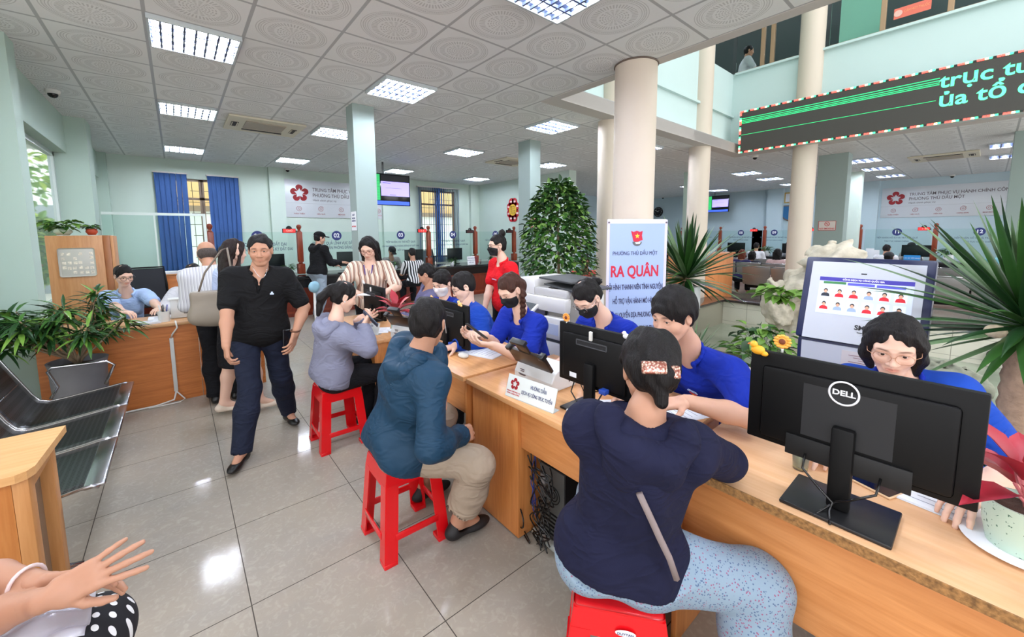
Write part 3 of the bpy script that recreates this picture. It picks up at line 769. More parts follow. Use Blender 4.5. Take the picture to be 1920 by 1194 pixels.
# outer walls
w_ = MB(); XB = -1.05
w_.box(XB-.2, XB, 5.12, 11.25, 2.70, CE); w_.box(XB-.22, XB-.14, 5.5, 11.2, 0, .78)
w_.box(-1.75, -1.22, 4.3, 5.2, 0, CE)
struct(w_.build('wall_left', M_MINT))
p_ = MB(); p_.box(-1.8, -.925, 5.12, 5.36, 0, CE); struct(p_.build('wall_left_pier', M_MINT))
p_ = MB(); p_.box(-1.22, -.845, 8.10, 8.55, 0, CE); struct(p_.build('wall_left_pier', M_MINT))
p_ = MB(); p_.box(-1.24, -.93, 11.08, 11.4, 0, CE); struct(p_.build('wall_left_pier', M_MINT))
def wall_with_holes(name, x0, x1, y, th, holes, m, z1=CE):
    """wall along X at depth y with rectangular openings (x0,x1,z0,z1)"""
    b = MB(); xs = x0
    for h in sorted(holes):
        b.box(xs, h[0], y, y+th, 0, z1); b.box(h[0], h[1], y, y+th, 0, h[2]); b.box(h[0], h[1], y, y+th, h[3], z1); xs = h[1]
    b.box(xs, x1, y, y+th, 0, z1); return struct(b.build(name, m))
wall_with_holes('wall_back', -1.24, 7.9, 11.2, .2, [(.02, 1.0, .85, 2.80), (5.80, 7.0, .85, 2.92)], M_TEAL)
w_ = MB(); w_.box(7.9, 18, 11.2, 11.4, 0, CE); struct(w_.build('wall_back_right', M_BLUW))
w_ = MB(); w_.box(7.87, 8.0, 7.3, 11.2, 0, CE); struct(w_.build('wall_partition', M_TEAL))
w_ = MB(); w_.box(7.80, 8.07, 7.0, 7.3, 0, CE); struct(w_.build('wall_partition_pier', M_TEAL))
w_ = MB(); w_.box(17.5, 17.7, -5, 11.3, 0, CE); struct(w_.build('wall_right', M_BLUW))
for y0, y1 in ((5.0, 5.5), (2.35, 2.85), (-1.0, -.55), (8.2, 8.5)):
    w_ = MB(); w_.box(17.3, 17.5, y0, y1, 0, CE); struct(w_.build('wall_right_pier', M_BLUW))
for x0, x1 in ((1.79, 2.11), (4.55, 4.85), (7.55, 7.87)):
    w_ = MB(); w_.box(x0, x1, 11.08, 11.2, 0, CE); struct(w_.build('wall_back_pier', M_TEAL))
t = MB(); t.box(-.93, 7.87, 11.17, 11.2, 0, .1); struct(t.build('baseboard_back', mat('baseboard', (120, 112, 104), 0.5)))
# windows in the back wall
def grille_window(n, x0, x1, z0, z1):
    o = MB().box(x0, x1, 11.30, 11.306, z0, z1).build('window_%d' % n, M_GLASS); struct(o)
    b = MB(); xm = (x0+x1)/2
    for x in (x0+.02, xm-.02, xm+.02, x1-.02): b.box(x-.025, x+.025, 11.26, 11.30, z0, z1)
    for z in (z0+.02, z1-.42, z1-.02): b.box(x0, x1, 11.26, 11.30, z-.025, z+.025)
    b.build('window_frame', mat('window_frame_brown', (140, 118, 96), 0.5), o)
    b = MB(); n_ = max(3, int((x1-x0)/.16))
    for i in range(n_+1): 
        x = x0+(x1-x0)*i/n_; b.cyl((x, 11.33, z0), (x, 11.33, z1), .006, n=6)
    for i in range(9):
        z = z0+(z1-z0)*i/8; xa = x0+(.3 if i % 2 else 0)*(x1-x0); b.cyl((xa, 11.335, z), (x1 if i % 3 else x0+.75*(x1-x0), 11.335, z), .006, n=6)
    b.build('grille', mat('grille_iron', (110, 100, 96), 0.5), o)
grille_window(1, .02, 1.0, .85, 2.80); grille_window(2, 5.80, 7.0, .85, 2.92)
# left windows
for n, y0, y1 in ((3, 5.36, 8.10), (4, 8.55, 11.08)):
    o = struct(MB().box(-1.20, -1.194, y0, y1, .78, 2.70).build('window_%d' % n, M_GLASS))
    b = MB()
    for y in (y0+.03, y1-.03, (y0+y1)/2): b.box(-1.225, -1.17, y-.03, y+.03, .78, 2.70)
    b.box(-1.225, -1.17, y0, y1, .78, .82); b.box(-1.225, -1.17, y0, y1, 2.64, 2.70)
    b.build('window_frame', mat('aluminium_frame', (206, 214, 212), 0.35, metal=0.3), o)
# square pillars and round columns
M_PIL = mat('mint_pillar_paint', (152, 168, 163), .75, noise=.02, nscale=1.2)
def pillar(x0, x1, y0, y1, label, m=M_PIL):
    o = root('pillar', ((x0+x1)/2, (y0+y1)/2, 0), label, 'pillar'); a, b_ = (x1-x0)/2, (y1-y0)/2
    MB().box(-a, a, -b_, b_, 0, CE+.001, .004).build('shaft', m, o)
    return o
PIL1 = pillar(1.77, 2.04, 5.14, 5.38, 'square mint pillar with a paper notice, beside the hanging queue screen')
PIL2 = pillar(4.77, 5.02, 5.18, 5.49, 'square mint pillar with a no smoking sign, left of the tall bushy tree')
PIL3 = pillar(10.60, 10.95, 1.95, 2.45, 'wide square mint pillar with a no smoking sign in the right hall')
pillar(14.2, 14.5, 2.3, 2.62, 'pale square pillar just behind the wide mint pillar in the right hall', M_TEAL)
pillar(10.60, 10.95, -.62, -.155, 'square mint pillar at the right edge of the photo, above the spiky palm')
pillar(10.60, 10.85, 5.1, 5.4, 'slim mint pillar in the right hall behind the round column near the clock', M_MINT)
def column(x, y, r, top, label):
    o = root('round_column', (x, y, 0), label, 'column')
    MB().cyl((0, 0, 0), (0, 0, top), r, n=48).build('shaft', M_COLM, o, 'auto')
    b = MB(); b.cyl((0, 0, 0), (0, 0, .16), r+.035, r+.02, n=48); b.build('plinth', M_COLM, o, 'auto')
    if top < 4: MB().tube([((r+.004)*math.cos(a), (r+.004)*math.sin(a), CE-.008) for a in np.linspace(0, 2*PI, 40, endpoint=False)], .008, 6, closed=True).build('ceiling_ring', mat('ring_brown', (110, 96, 86), 0.7), o)
column(3.52, 2.31, .198, CE, 'thickest round cream column, at the near corner of the atrium behind the blue banner')
column(4.95, 3.66, .17, 7.5, 'round cream column just left of the thickest column, beside the tall bushy tree')
column(7.76, 3.66, .19, 7.5, 'round cream column at the far corner of the atrium behind the spiky potted plant')
column(9.10, 2.32, .19, 7.5, 'round cream column that passes behind the long LED board')

# ceiling lights
M_TUBE = mat('lamp_tube', (235, 242, 255), emit=125.0); M_REFL = mat('lamp_reflector', (62, 72, 100), 0.35, metal=0.2); M_LOUV = mat('lamp_louver', (66, 74, 100), 0.4, metal=0.1)
def make_light(dim=False):
    o = root('ceiling_light', (0, 0, 0)); h = .285
    MB().box(-h, h, -h, h, -.010, -.002).build('reflector', M_REFL, o)
    for y in (-.205, -.068, .068, .205): MB().cyl((-h+.02, y, -.020), (h-.02, y, -.020), .0085, n=8).build('tube', M_TUBE, o)
    b = MB()
    for i in range(5): y = -h+2*h*i/4; b.box(-h, h, y-.007, y+.007, -.034, -.012)
    for i in range(9): x = -h+2*h*i/8; b.box(x-.007, x+.007, -h, h, -.032, -.012)
    b.build('louver', M_LOUV, o)
    b = MB()
    for s in (-1, 1): b.box(s*h-.008, s*h+.008, -h-.008, h+.008, -.036, 0); b.box(-h-.008, h+.008, s*h-.008, s*h+.008, -.036, 0)
    b.build('frame', mat('lamp_frame', (188, 196, 198), 0.4), o)
    return o
def copy_tree(o, loc=None, rz=None, parent=None):
    c = o.copy(); COL.objects.link(c); c.parent = parent
    for ch in list(o.children): copy_tree(ch, None, None, c)
    if loc is not None: c.location = loc
    if rz is not None: c.rotation_euler = (0, 0, rz)
    return c
L0 = make_light(); first = True
LL = [(1.5, 1.5, 'ceiling light nearest the top left corner, wide louvered square'), (1.5, 5.5, 'ceiling light left of the long air conditioner, second of the leftmost row'), (1.5, 10.5, 'ceiling light above the left blue curtains, smallest of the leftmost row'),
      (4.5, -2.5, 'ceiling light cut by the top edge of the photo'), (4.5, 1.5, 'ceiling light just above the pillar that carries a paper notice'), (4.5, 5.5, 'ceiling light right of the long air conditioner, half behind the pillar'), (4.5, 10.5, 'ceiling light above the red star wall sign on the left'),
      (8.5, 1.5, 'ceiling light just left of the two big round columns'), (8.5, 5.5, 'ceiling light with a dark broken half, between the two square pillars'), (8.5, 10.5, 'ceiling light above the hanging queue screen'),
      (12.5, 1.5, 'ceiling light seen in the gap right of the thickest round column, under the fascia'), (12.5, 5.5, 'ceiling light above the tall bushy tree'), (12.5, 10.5, 'ceiling light near the back corner right of the screen')]
for tx, ty, lab in LL:
    o = L0 if first else copy_tree(L0); first = False
    o.location = (-.663+.6*tx, 3.432+.6*ty, CE); tag(o, lab, 'ceiling light', 'ceiling lights over the waiting hall')
for tx, ty in ((1.5, -2.5), (1.5, -6.5), (4.5, -6.5), (-.5, -10.5), (3.5, -10.5)):  # unseen fixtures added behind the camera to brighten the hall
    o = copy_tree(L0); o.location = (-.663+.6*tx, 3.432+.6*ty, CE); tag(o, 'unseen ceiling light added over the entrance side of the hall', 'ceiling light', 'unseen added ceiling lights over the entrance side')
for tx, ty, lab in [(18.5, 5.5, 'right-hall ceiling light seen just right of the thickest column'), (21, 1.5, 'right-hall ceiling light under the left end of the LED board, nearest of three'), (24, 1.5, 'right-hall ceiling light under the LED board, middle of three'), (27.5, 1.5, 'right-hall ceiling light under the LED board, farthest of three'),
               (24, 5.5, 'right-hall ceiling light between the thickest column and the next one'), (27.5, 5.5, 'right-hall ceiling light above the far small screen'), (21, -2.5, 'right-hall ceiling light beside the wide pillar, nearest of three'), (24, -2.5, 'right-hall ceiling light beside the wide pillar, middle of three'),
               (27.5, -2.5, 'right-hall ceiling light beside the wide pillar, farthest of three'), (21, -6, 'right-hall ceiling light at the right edge of the photo, nearest'), (24, -6, 'right-hall ceiling light at the right edge of the photo, farther one')]:
    o = copy_tree(L0); o.location = (-.663+.6*tx, 3.432+.6*ty, CE); tag(o, lab, 'ceiling light', 'ceiling lights over the right hall')
for x_, y_, l_ in ((10.2, 4.9, 'ceiling light seen through the upper floor window beside the person'), (11.0, 2.6, 'upper floor ceiling light behind the column and the red strip'), (11.0, .4, 'upper floor ceiling light at the right edge of the photo')):
    o = copy_tree(L0); o.location = (x_, y_, 6.6); tag(o, l_, 'ceiling light', 'upper floor lights')

# air conditioner cassettes
def cassette(x, y, rz, lab, s=1.0):
    o = root('air_conditioner', (x, y, CE-.002), lab, 'air conditioner', rz=rz); a, b_ = .47*s, .43*s
    m = mat('ac_cream', (214, 206, 184), 0.5)
    q = MB(); q.box(-a, a, -b_, b_, -.03, 0, .01); q.build('panel', m, o)
    MB().box(-a*.55, a*.50, -b_*.62, b_*.35, -.042, -.028, .004).build('intake_grille', mat('ac_grille', (168, 156, 140), 0.6), o)
    q = MB(); q.box(-a*.55, a*.55, b_*.55, b_*.68, -.036, -.029); q.box(-a*.88, -a*.70, -b_*.3, b_*.3, -.036, -.029); q.box(a*.70, a*.86, -b_*.3, b_*.3, -.036, -.029)
    q.build('air_slot', mat('ac_slot', (50, 40, 36), 0.7), o)
    q = MB()
    for s_ in (-.79, .78):
        for d in (-.03, .03): q.box(a*s_+d-.006, a*s_+d+.006, -b_*.28, b_*.28, -.040, -.034)
    q.build('louver_blade', m, o)
cassette(1.12, 7.0, 0, 'long cream ceiling air conditioner above the left counter')
cassette(5.85, 7.0, 0, 'cream ceiling air conditioner left of the square pillar with the no smoking sign', .9)
cassette(12.8, .75, PI/2, 'long cream ceiling air conditioner in the right hall, above the star sign', 1.1)
def dome(x, y, z, lab, bracket=None):
    o = root('dome_camera', (x, y, z), lab, 'security camera')
    MB().lathe([(.062, 0), (.062, -.025), (.05, -.04)], n=24).build('mount', M_WHITE, o, 'auto')
    MB().ell((0, 0, -.042), (.043, .043, .042), 20).build('dome', M_BLKG, o, True)
dome(-.93, 6.78, CE, 'dome security camera at the left end of the ceiling above the window')
dome(2.2, 11.1, CE, 'dome security camera beside the red star wall sign on the left')
dome(9.5, 3.30, CE, 'dome security camera under the left end of the LED board')
dome(17.0, 9.6, CE, 'tiny dome security camera above the wall clock')
dome(17.3, .8, CE, 'dark dome security camera above the right hall star sign')

# outdoors
g = MB(); g.box(-14, -1.4, -10, 26, -.35, -.3); struct(g.build('ground_outside', mat('outside_paving', (190, 188, 180), 0.8, noise=.06)))
wb = MB(); wb.box(-1.0, 9, 14.2, 14.4, -.3, 2.3); struct(wb.build('wall_neighbour', mat('neighbour_wall', (238, 236, 230), 0.8)))
wb = MB(); wb.box(-1.0, 9, 14.25, 14.5, 2.3, 7); struct(wb.build('wall_neighbour_upper', mat('neighbour_ochre', (236, 196, 140), 0.8)))
wb = MB(); wb.box(-1.0, 9, 14.1, 14.25, 2.25, 2.4); struct(wb.build('trim_3', mat('neighbour_trim', (150, 130, 110), 0.8)))
wb = MB(); wb.box(-5.2, -5.0, 4, 20, -.3, 2.4); wb.box(-5.0, -1.2, 19.8, 20, -.3, 2.6); struct(wb.build('wall_garden', mat('garden_grey', (150, 158, 168), 0.8, noise=.08, nscale=3)))
def leaf_mesh(name, spots, mats, parent, seed=0, fold=.25, curve=.25):
    """spots: (position, direction, normal, length, width, material index)"""
    V = []; Fc = []; Mi = []
    for (p, d, n, L, W, mi) in spots:
        d = Vector(d).normalized(); n = Vector(n); n = (n-d*n.dot(d)); n = n.normalized() if n.length > 1e-4 else d.orthogonal().normalized(); s = d.cross(n); p = Vector(p); b0 = len(V)
        st = ((0, .0), (.25, .8), (.5, 1), (.78, .62), (1, .0))
        for t, w_ in st:
            c = p+d*L*t-n*L*curve*t*t
            V += [c-s*W*.5*w_+n*W*fold*w_, c, c+s*W*.5*w_+n*W*fold*w_]
        for i in range(4):
            a = b0+i*3
            Fc += [(a, a+1, a+4, a+3), (a+1, a+2, a+5, a+4)]; Mi += [mi, mi]
    me = bpy.data.meshes.new(name); me.from_pydata([tuple(v) for v in V], [], Fc); me.polygons.foreach_set('material_index', Mi); me.polygons.foreach_set('use_smooth', [True]*len(Fc))
    for m in (mats if isinstance(mats, (list, tuple)) else [mats]): me.materials.append(m)
    me.update(); return link_mesh(name, me, parent)
def leafmat(name, c, rough=.42, tr=.25):
    m = mat(name, c, rough, noise=.12, nscale=9, spec=.4); m.node_tree.nodes['Principled BSDF'].inputs['Transmission Weight'].default_value = 0
    return m
LG1 = leafmat('leaf_green', (58, 104, 38)); LG2 = leafmat('leaf_light', (106, 146, 58)); LG3 = leafmat('leaf_dark', (30, 66, 28)); LRED = leafmat('leaf_red', (168, 44, 58)); LPK = leafmat('leaf_pink', (214, 120, 122)); LYEL = leafmat('leaf_lime', (176, 198, 70)); LOUT = leafmat('leaf_outside', (120, 160, 60))
BARK = mat('bark', (134, 116, 92), 0.9, bump=.6, bscale=40, noise=.15)
def crown(rs, c, r, n, L, W, mix, ang=1.2):
    sp = []
    for i in range(n):
        v = Vector((rs.gauss(0, 1), rs.gauss(0, 1), rs.gauss(0, 1))).normalized(); q = rs.random()**.4
        p = Vector(c)+Vector((v.x*r[0], v.y*r[1], v.z*r[2]))*q
        d = (v+Vector((rs.gauss(0, .5), rs.gauss(0, .5), rs.gauss(-.25, .5))))
        sp.append((p, d, Vector((rs.gauss(0, .4), rs.gauss(0, .4), 1)), L*rs.uniform(.7, 1.3), W*rs.uniform(.7, 1.2), rs.choice(mix)))
    return sp
rs = random.Random(4)
for (x, y, z, r, lab) in ((-3.3, 13.4, 3.3, 1.5, 'sunlit leafy tree outside the left window'), (-2.35, 11.6, 1.35, .75, 'low leafy shrub with red blooms outside the left window')):
    o = root('garden_tree', (x, y, -.3), lab, 'tree')
    b = MB(); b.tube([(0, 0, 0), (.05, 0, z*.5), (0, .05, z)], .05); b.build('trunk', BARK, o, True)
    sp = crown(rs, (0, 0, z+.3), (r, r, r*.9), 2600, .17, .10, [0, 0, 1]); leaf_mesh('foliage', sp, [LOUT, LYEL], o)
    if z < 2: leaf_mesh('flowers', crown(rs, (0, 0, z+.4), (r, r, r*.9), 60, .10, .09, [0]), [mat('flower_red', (220, 70, 80), .6)], o)
# ================================================================ FURNITURE IN THE NEAR HALL
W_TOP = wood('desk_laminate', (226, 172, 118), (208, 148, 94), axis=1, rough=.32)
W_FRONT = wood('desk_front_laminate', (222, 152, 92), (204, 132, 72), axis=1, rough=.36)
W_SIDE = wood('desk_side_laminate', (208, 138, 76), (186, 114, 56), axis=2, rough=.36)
W_D = wood('pale_desk_laminate', (232, 186, 142), (220, 168, 120), axis=1, scale=.7, rough=.33)
M_CHIP = mat('chipboard_edge', (150, 108, 62), .85, noise=.45, nscale=90, bump=.4, bscale=150)
def desk(x0, x1, y0, y1, label, ped=None, skirt=(.50, .725), topm=W_TOP, chip=False, legs=True):
    o = root('desk', ((x0+x1)/2, (y0+y1)/2, 0), label, 'desk', 'service desks in a row'); a, b = (x1-x0)/2, (y1-y0)/2
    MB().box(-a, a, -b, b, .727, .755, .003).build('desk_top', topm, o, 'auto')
    if chip: MB().box(-a-.004, -a+.001, -b, b, .7265, .7555).build('raw_edge', M_CHIP, o, label='bare chipboard front edge')
    for s in (-1, 1):
        if ped and s == 1: continue
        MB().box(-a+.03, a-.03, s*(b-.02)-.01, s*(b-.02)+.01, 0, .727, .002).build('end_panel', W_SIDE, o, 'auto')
    y1_ = b-.031
    if ped:
        MB().box(-a+.03, a-.04, b-ped-.02, b-.02, .01, .7265, .003).build('pedestal', W_SIDE, o, 'auto'); y1_ = b-ped-.021
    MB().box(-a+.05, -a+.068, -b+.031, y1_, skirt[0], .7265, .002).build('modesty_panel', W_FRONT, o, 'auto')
    return o
desk(1.22, 1.94, .745, 1.87, 'orange wood desk with a solid end cabinet, holding the scanner and the name plate', ped=.40)
desk(1.335, 1.99, -1.25, .69, 'pale wood desk at the lower right with a bare chipboard edge, under the big monitor', topm=W_D, skirt=(.375, .72), chip=True)
desk(1.22, 1.88, 1.90, 2.93, 'orange wood desk in front of the man in the teal jacket')
desk(1.10, 1.75, 3.02, 4.15, 'orange wood desk where the woman in grey rests her phone, with the red leaf plant')

def monitor(x, y, lab, w=.52, h=.31, z0=.885, rz=0, tilt=0, base=(.17, .25), logo=None, col=M_BLK, vent=True, notch=False, webcam=False, sz=.755, portblue=True, group='desktop monitors'):
    o = root('computer_monitor', (x, y, sz), lab, 'monitor', group, rz); z = z0-.755
    MB().box(-base[0]/2, base[0]/2, -base[1]/2, base[1]/2, 0, .012, .004).build('base', mat('monitor_base', (24, 24, 26), .4), o, 'auto')
    q = MB(); q.box(-.035, -.005, -.027, .027, .012, z+.13, .008); q.build('stand', col, o, 'auto')
    q = MB(); q.box(.006, .030, -w/2, w/2, z, z+h, .005); q.box(-.012, .008, -w*.42, w*.42, z+.02, z+h*.86, .012)
    shell = q.build('back_shell', col, o, 'auto')
    MB().box(.0301, .0315, -w/2+.008, w/2-.008, z+.012, z+h-.008).build('screen', mat('lit_screen', (210, 224, 240), .3, emit=.5), o)
    q = MB()
    if vent:
        q2 = MB(); 
        for zz in (z+h*.70, z+h*.78): q2.box(-.0155, -.0115, -w*.20, w*.20, zz-.0025, zz+.0025)
        for yy in (-w*.20, w*.20): q2.box(-.0155, -.0115, yy-.0025, yy+.0025, z+h*.70, z+h*.78)
        q2.build('vent_rim', mat('vent_grey', (70, 72, 76), .5), shell)
        q2 = MB(); q2.box(-.0135, -.0118, -w*.195, w*.195, z+h*.71, z+h*.77); q2.build('vent', mat('vent_black', (32, 32, 35), .8, bump=.5, bscale=400), shell)
        q2 = MB(); q2.box(-.0125, -.0118, w*.2, w*.3, z+.035, z+.058); q2.build('sticker', M_PAPER, shell)
    if notch:
        q2 = MB(); q2.box(-.019, -.0118, -w*.28, w*.27, z-.004, z+.062, .002); q2.build('port_cover', mat('monitor_recess', (12, 12, 13), .6), shell, 'auto')
        q2 = MB(); q2.box(-.0126, -.0118, -w*.20, w*.20, z+.07, z+.235); q2.build('mount_cover', mat('monitor_panel', (27, 28, 31), .5), shell)
    if portblue:
        MB().box(-.045, -.012, -.105, -.070, z+.015, z+.036, .003).build('video_plug', mat('plug_blue', (36, 74, 170), .5), o, 'auto')
    q = MB(); q.tube([(-.035, -.088, z+.024), (-.07, -.085, max(z-.01, .03)), (-.06, -.03, max(z-.06, .03)), (-.048, .0, max(z-.085, .025)), (-.055, .02, .02), (-.10, .04, .006)], .0035, 6)
    q.build('video_cable', M_BLKG, o, True)
    q = MB(); q.tube([(-.03, .085, z+.02), (-.05, .085, max(z-.02, .03)), (-.055, .04, max(z-.06, .025)), (-.050, .008, max(z-.09, .02)), (-.06, .012, .015), (-.11, .0, .006)], .0035, 6); q.build('power_cable', M_BLKG, o, True)
    if webcam:
        q = MB(); q.box(-.022, -.010, -.008, .008, z+h-.055, z+h-.012, .003); q.build('clip', M_WHITE, o, 'auto')
    return o
MD = monitor(1.468, .228, 'large black monitor with a round white logo at the lower right', w=.525, h=.305, z0=.885, notch=True, vent=False, portblue=False, base=(.20, .255))
q = MB(); q.tube([(-.0135, .008+.034*math.cos(a), .36+.034*math.sin(a)) for a in np.linspace(0, 2*PI, 40, endpoint=False)], .0028, 6, closed=True); lg = q.build('logo_ring', mat('logo_white', (235, 235, 238), .4), MD, True)
text_obj('DELL', .022, mat('logo_white', (235, 235, 238)), MD, frame((-.0137, .008, .36), (0, -1, 0), (0, 0, 1), (-1, 0, 0)), 'logo_lettering', depth=.001, bold=.0006, xs=1.1)
MC = monitor(1.43, 1.13, 'black monitor with a slotted vent between the polo-shirt man and the scanner', w=.43, h=.29, z0=.86, webcam=True)
monitor(1.47, 2.48, 'black monitor on the desk in front of the man in the teal jacket', w=.50, h=.31, z0=.785)
monitor(1.42, 3.80, 'black monitor in front of the woman in the striped shirt', w=.52, h=.31, z0=.78, webcam=True, portblue=False)

def peg_toy(x, y, z, c, lab, kind='bird', s=1.0):
    o = root('clip_toy', (x, y, z), lab, 'toy'); m = mat('toy_%d_%d_%d' % c, c, .5)
    if kind == 'flower':
        q = MB()
        for i in range(12): a = 2*PI*i/12; q.ell((-.004, .017*s*math.cos(a), .022*s+.017*s*math.sin(a)), (.003, .0075*s, .0045*s), 8, Matrix.Rotation(0, 4, 'X'))
        q.ell((-.003, 0, .022*s), (.003, .015*s, .015*s), 10); q.build('petals', m, o, True)
        MB().ell((-.007, 0, .022*s), (.003, .009*s, .009*s), 10).build('flower_center', mat('toy_brown', (120, 58, 30), .6), o, True)
        MB().cyl((0, 0, -.012), (0, 0, .01), .004, n=8).build('clip', mat('toy_clip', (220, 226, 220), .4, alpha=1), o, True)
    else:
        q = MB(); q.ell((-.008, 0, .0), (.012*s, .018*s, .013*s), 14); q.ell((-.010, .010*s, .014*s), (.009*s, .010*s, .010*s), 12); q.ell((-.008, -.016*s, -.008*s), (.007*s, .010*s, .007*s), 10); q.build('figure', m, o, True)
        q = MB(); q.cyl((-.008, .020*s, .014*s), (-.008, .027*s, .012*s), .004*s, .001, n=8); q.build('beak', mat('toy_orange', (230, 120, 40), .5), o, True)
    return o
peg_toy(1.475, .468, 1.192, (240, 170, 40), 'orange bird clip on the left corner of the large monitor', s=1.2)
peg_toy(1.49, .405, 1.205, (240, 170, 70), 'sunflower clip standing on the large monitor', 'flower', 1.1)
peg_toy(1.44, 1.30, 1.152, (240, 160, 70), 'sunflower clip on the monitor beside the scanner', 'flower', 1.0)
peg_toy(1.44, .955, 1.148, (230, 230, 232), 'white and black panda-coloured clip on the monitor corner beside the polo-shirt man', s=.9)
peg_toy(1.478, 2.315, 1.10, (250, 190, 120), 'peach bear-shaped clip on the monitor before the teal jacket man', s=1.1)
peg_toy(1.475, 2.70, 1.10, (248, 180, 110), 'small peach clip on the far corner of the monitor before the teal jacket man', s=.8)
peg_toy(1.43, 4.03, 1.10, (235, 235, 230), 'white clip on the corner of the monitor before the striped-shirt woman', s=1.0)

# document scanner
def scanner(x, y, rz, lab, body=(226, 228, 228)):
    o = root('document_scanner', (x, y, .755), lab, 'scanner', 'sheet-fed scanners', rz); m = mat('scanner_white%d' % body[0], body, .4)
    q = MB(); pr = [(-.085, 0), (.10, 0), (.115, .03), (.09, .11), (.03, .135), (-.06, .10), (-.085, .05)]
    M = Matrix(((1, 0, 0, 0), (0, 0, 1, 0), (0, 1, 0, 0), (0, 0, 0, 1)))
    q.prism(pr, -.15, .15, M); bd = q.build('body', m, o)
    md = bd.modifiers.new('b', 'BEVEL'); md.width = .008; md.segments = 3; md.limit_method = 'ANGLE'
    tm = mat('scanner_tray', (44, 34, 30), .3)
    T = Matrix.Translation((-.075, 0, .118)) @ Matrix.Rotation(-.62, 4, 'Y')
    tr = MB().box(-.012, .010, -.145, .145, -.01, .105, .006, M=T).build('paper_tray', tm, o, 'auto')
    T2 = Matrix.Translation((-.075, 0, .118)) @ Matrix.Rotation(-.62, 4, 'Y')
    MB().box(-.008, .004, -.045, .045, .100, .175, .003, M=T2).build('tray_extension', tm, tr, 'auto')
    MB().box(-.022, .012, -.055, .055, .168, .19, .004, M=T2).build('tray_stop', mat('scanner_black', (26, 26, 28), .4), tr, 'auto')
    for s in (-1, 1): MB().box(-.020, .02, s*.13-.018, s*.13+.018, .09, .115, .004, M=T2).build('tray_corner', mat('scanner_black', (26, 26, 28), .4), tr, 'auto')
    q = MB()
    for i, (zz, l) in enumerate(((.072, .035), (.062, .028), (.045, .06), (.040, .045))): q.box(-.0865, -.084, .04-l/2+.04, .04+l/2+.04, zz-.002, zz+.002)
    q.build('small_print', M_GREYP, o)
    q = MB(); q.cyl((.05, -.151, .04), (.05, -.1535, .04), .006, n=12); q.build('button', M_GREYP, o)
    q = MB(); q.tube([(.10, -.1, .02), (.13, -.16, .006), (.06, -.24, .006), (.12, -.30, .006)], .003, 6); q.build('cable', M_BLKG, o, True)
    return o
scanner(1.52, 1.545, 0, 'white sheet-fed scanner behind the red and blue name plate')
scanner(1.40, 3.05-.12, .35, 'scanner with a raised dark tray behind the head of the teal jacket man')

# acrylic name plate stand
def plate_stand(x, y, z, rz, w, h, label, lines, cat='sign', logo=True):
    o = root('desk_sign', (x, y, z), label, cat, rz=rz)
    T = Matrix.Rotation(.30, 4, 'Y')
    MB().box(-.002, .002, -w/2, w/2, .002, h, M=T).build('plate', mat('plate_white', (226, 232, 228), .25), o)
    MB().box(-.004, .045, -w/2, w/2, 0, .003).build('foot', mat('acrylic', (190, 196, 192), .15), o)
    F = lambda yy, zz: T @ frame((-.0032, yy, zz), (0, -1, 0), (0, 0, 1), (-1, 0, 0))
    for s, yy, zz, sz, m, xs in lines: text_obj(s, sz, m, o, F(yy, zz), 'lettering', depth=.0004, bold=sz*.012, xs=xs)
    if logo: star_logo(o, F(w*.33, h*.62), .028)
    return o
def star_logo(parent, M, r, m=None):
    """ring of five rounded chevrons round a star-shaped gap"""
    m = m or mat('logo_red', (160, 30, 40), .5); b = MB()
    for k in range(5):
        a = PI/2+k*2*PI/5; 
        def P(rad, da): return (r*rad*math.cos(a+da), r*rad*math.sin(a+da))
        out = [P(.34, -.52), P(.62, .0), P(.34, .60), P(.62, .64), P(.86, .52), P(1.0, .34), P(1.07, .12), P(1.05, -.12), P(.97, -.32), P(.80, -.50), P(.58, -.56)]
        b.prism(out, 0, r*.03)
    o = b.build('logo', m, parent); o.data.transform(M); return o
plate_stand(1.262, 1.388, .755, 0.10, .315, .112, 'white name plate with a red star logo standing on the desk before the scanner',
    [('HƯỚNG DẪN', -.05, .078, .026, M_NAVY, .62), ('DỊCH VỤ CÔNG TRỰC TUYẾN', -.045, .042, .024, M_NAVY, .58), ('TRUNG TÂM PHỤC VỤ', .105, .030, .009, M_RED, 1), ('HÀNH CHÍNH CÔNG', .105, .019, .009, M_RED, 1)])
plate_stand(1.17, 3.28, .755, .5, .22, .10, 'small white name plate by the phone of the woman in grey', [('HƯỚNG DẪN', 0, .07, .022, M_NAVY, .7), ('BƯỚC 1', 0, .04, .022, M_NAVY, .7)], logo=False)

# pc case and cables under the desk
o = root('computer_tower', (1.60, 1.325, .0), 'black computer tower under the orange desk with tangled cables behind it', 'computer')
MB().box(-.23, .21, -.088, .088, .018, .41, .004).build('case', mat('case_black', (22, 22, 24), .5), o, 'auto')
q = MB(); q.box(-.234, -.2295, -.084, .084, .02, .406); bp = q.build('back_plate', mat('case_zinc', (112, 114, 112), .4, metal=.5), o)
q = MB()
for r_ in (.045, .030, .015): q.tube([(-.236, -.01+r_*math.cos(a), .27+r_*math.sin(a)) for a in np.linspace(0, 2*PI, 24, endpoint=False)], .0022, 5, closed=True)
q.build('fan_guard', M_BLK, bp)
q = MB()
for i in range(6): q.box(-.237, -.234, -.05, .07, .05+.022*i, .058+.022*i)
q.build('slot_covers', M_BLK, bp)
MB().box(-.24, -.234, .045, .075, .30, .35, .002).build('port_block', mat('port_grey', (150, 152, 156), .5), bp)
MB().box(-.23, -.10, -.08, .08, .0, .018).build('foot', M_BLK, o)
rs = random.Random(8)
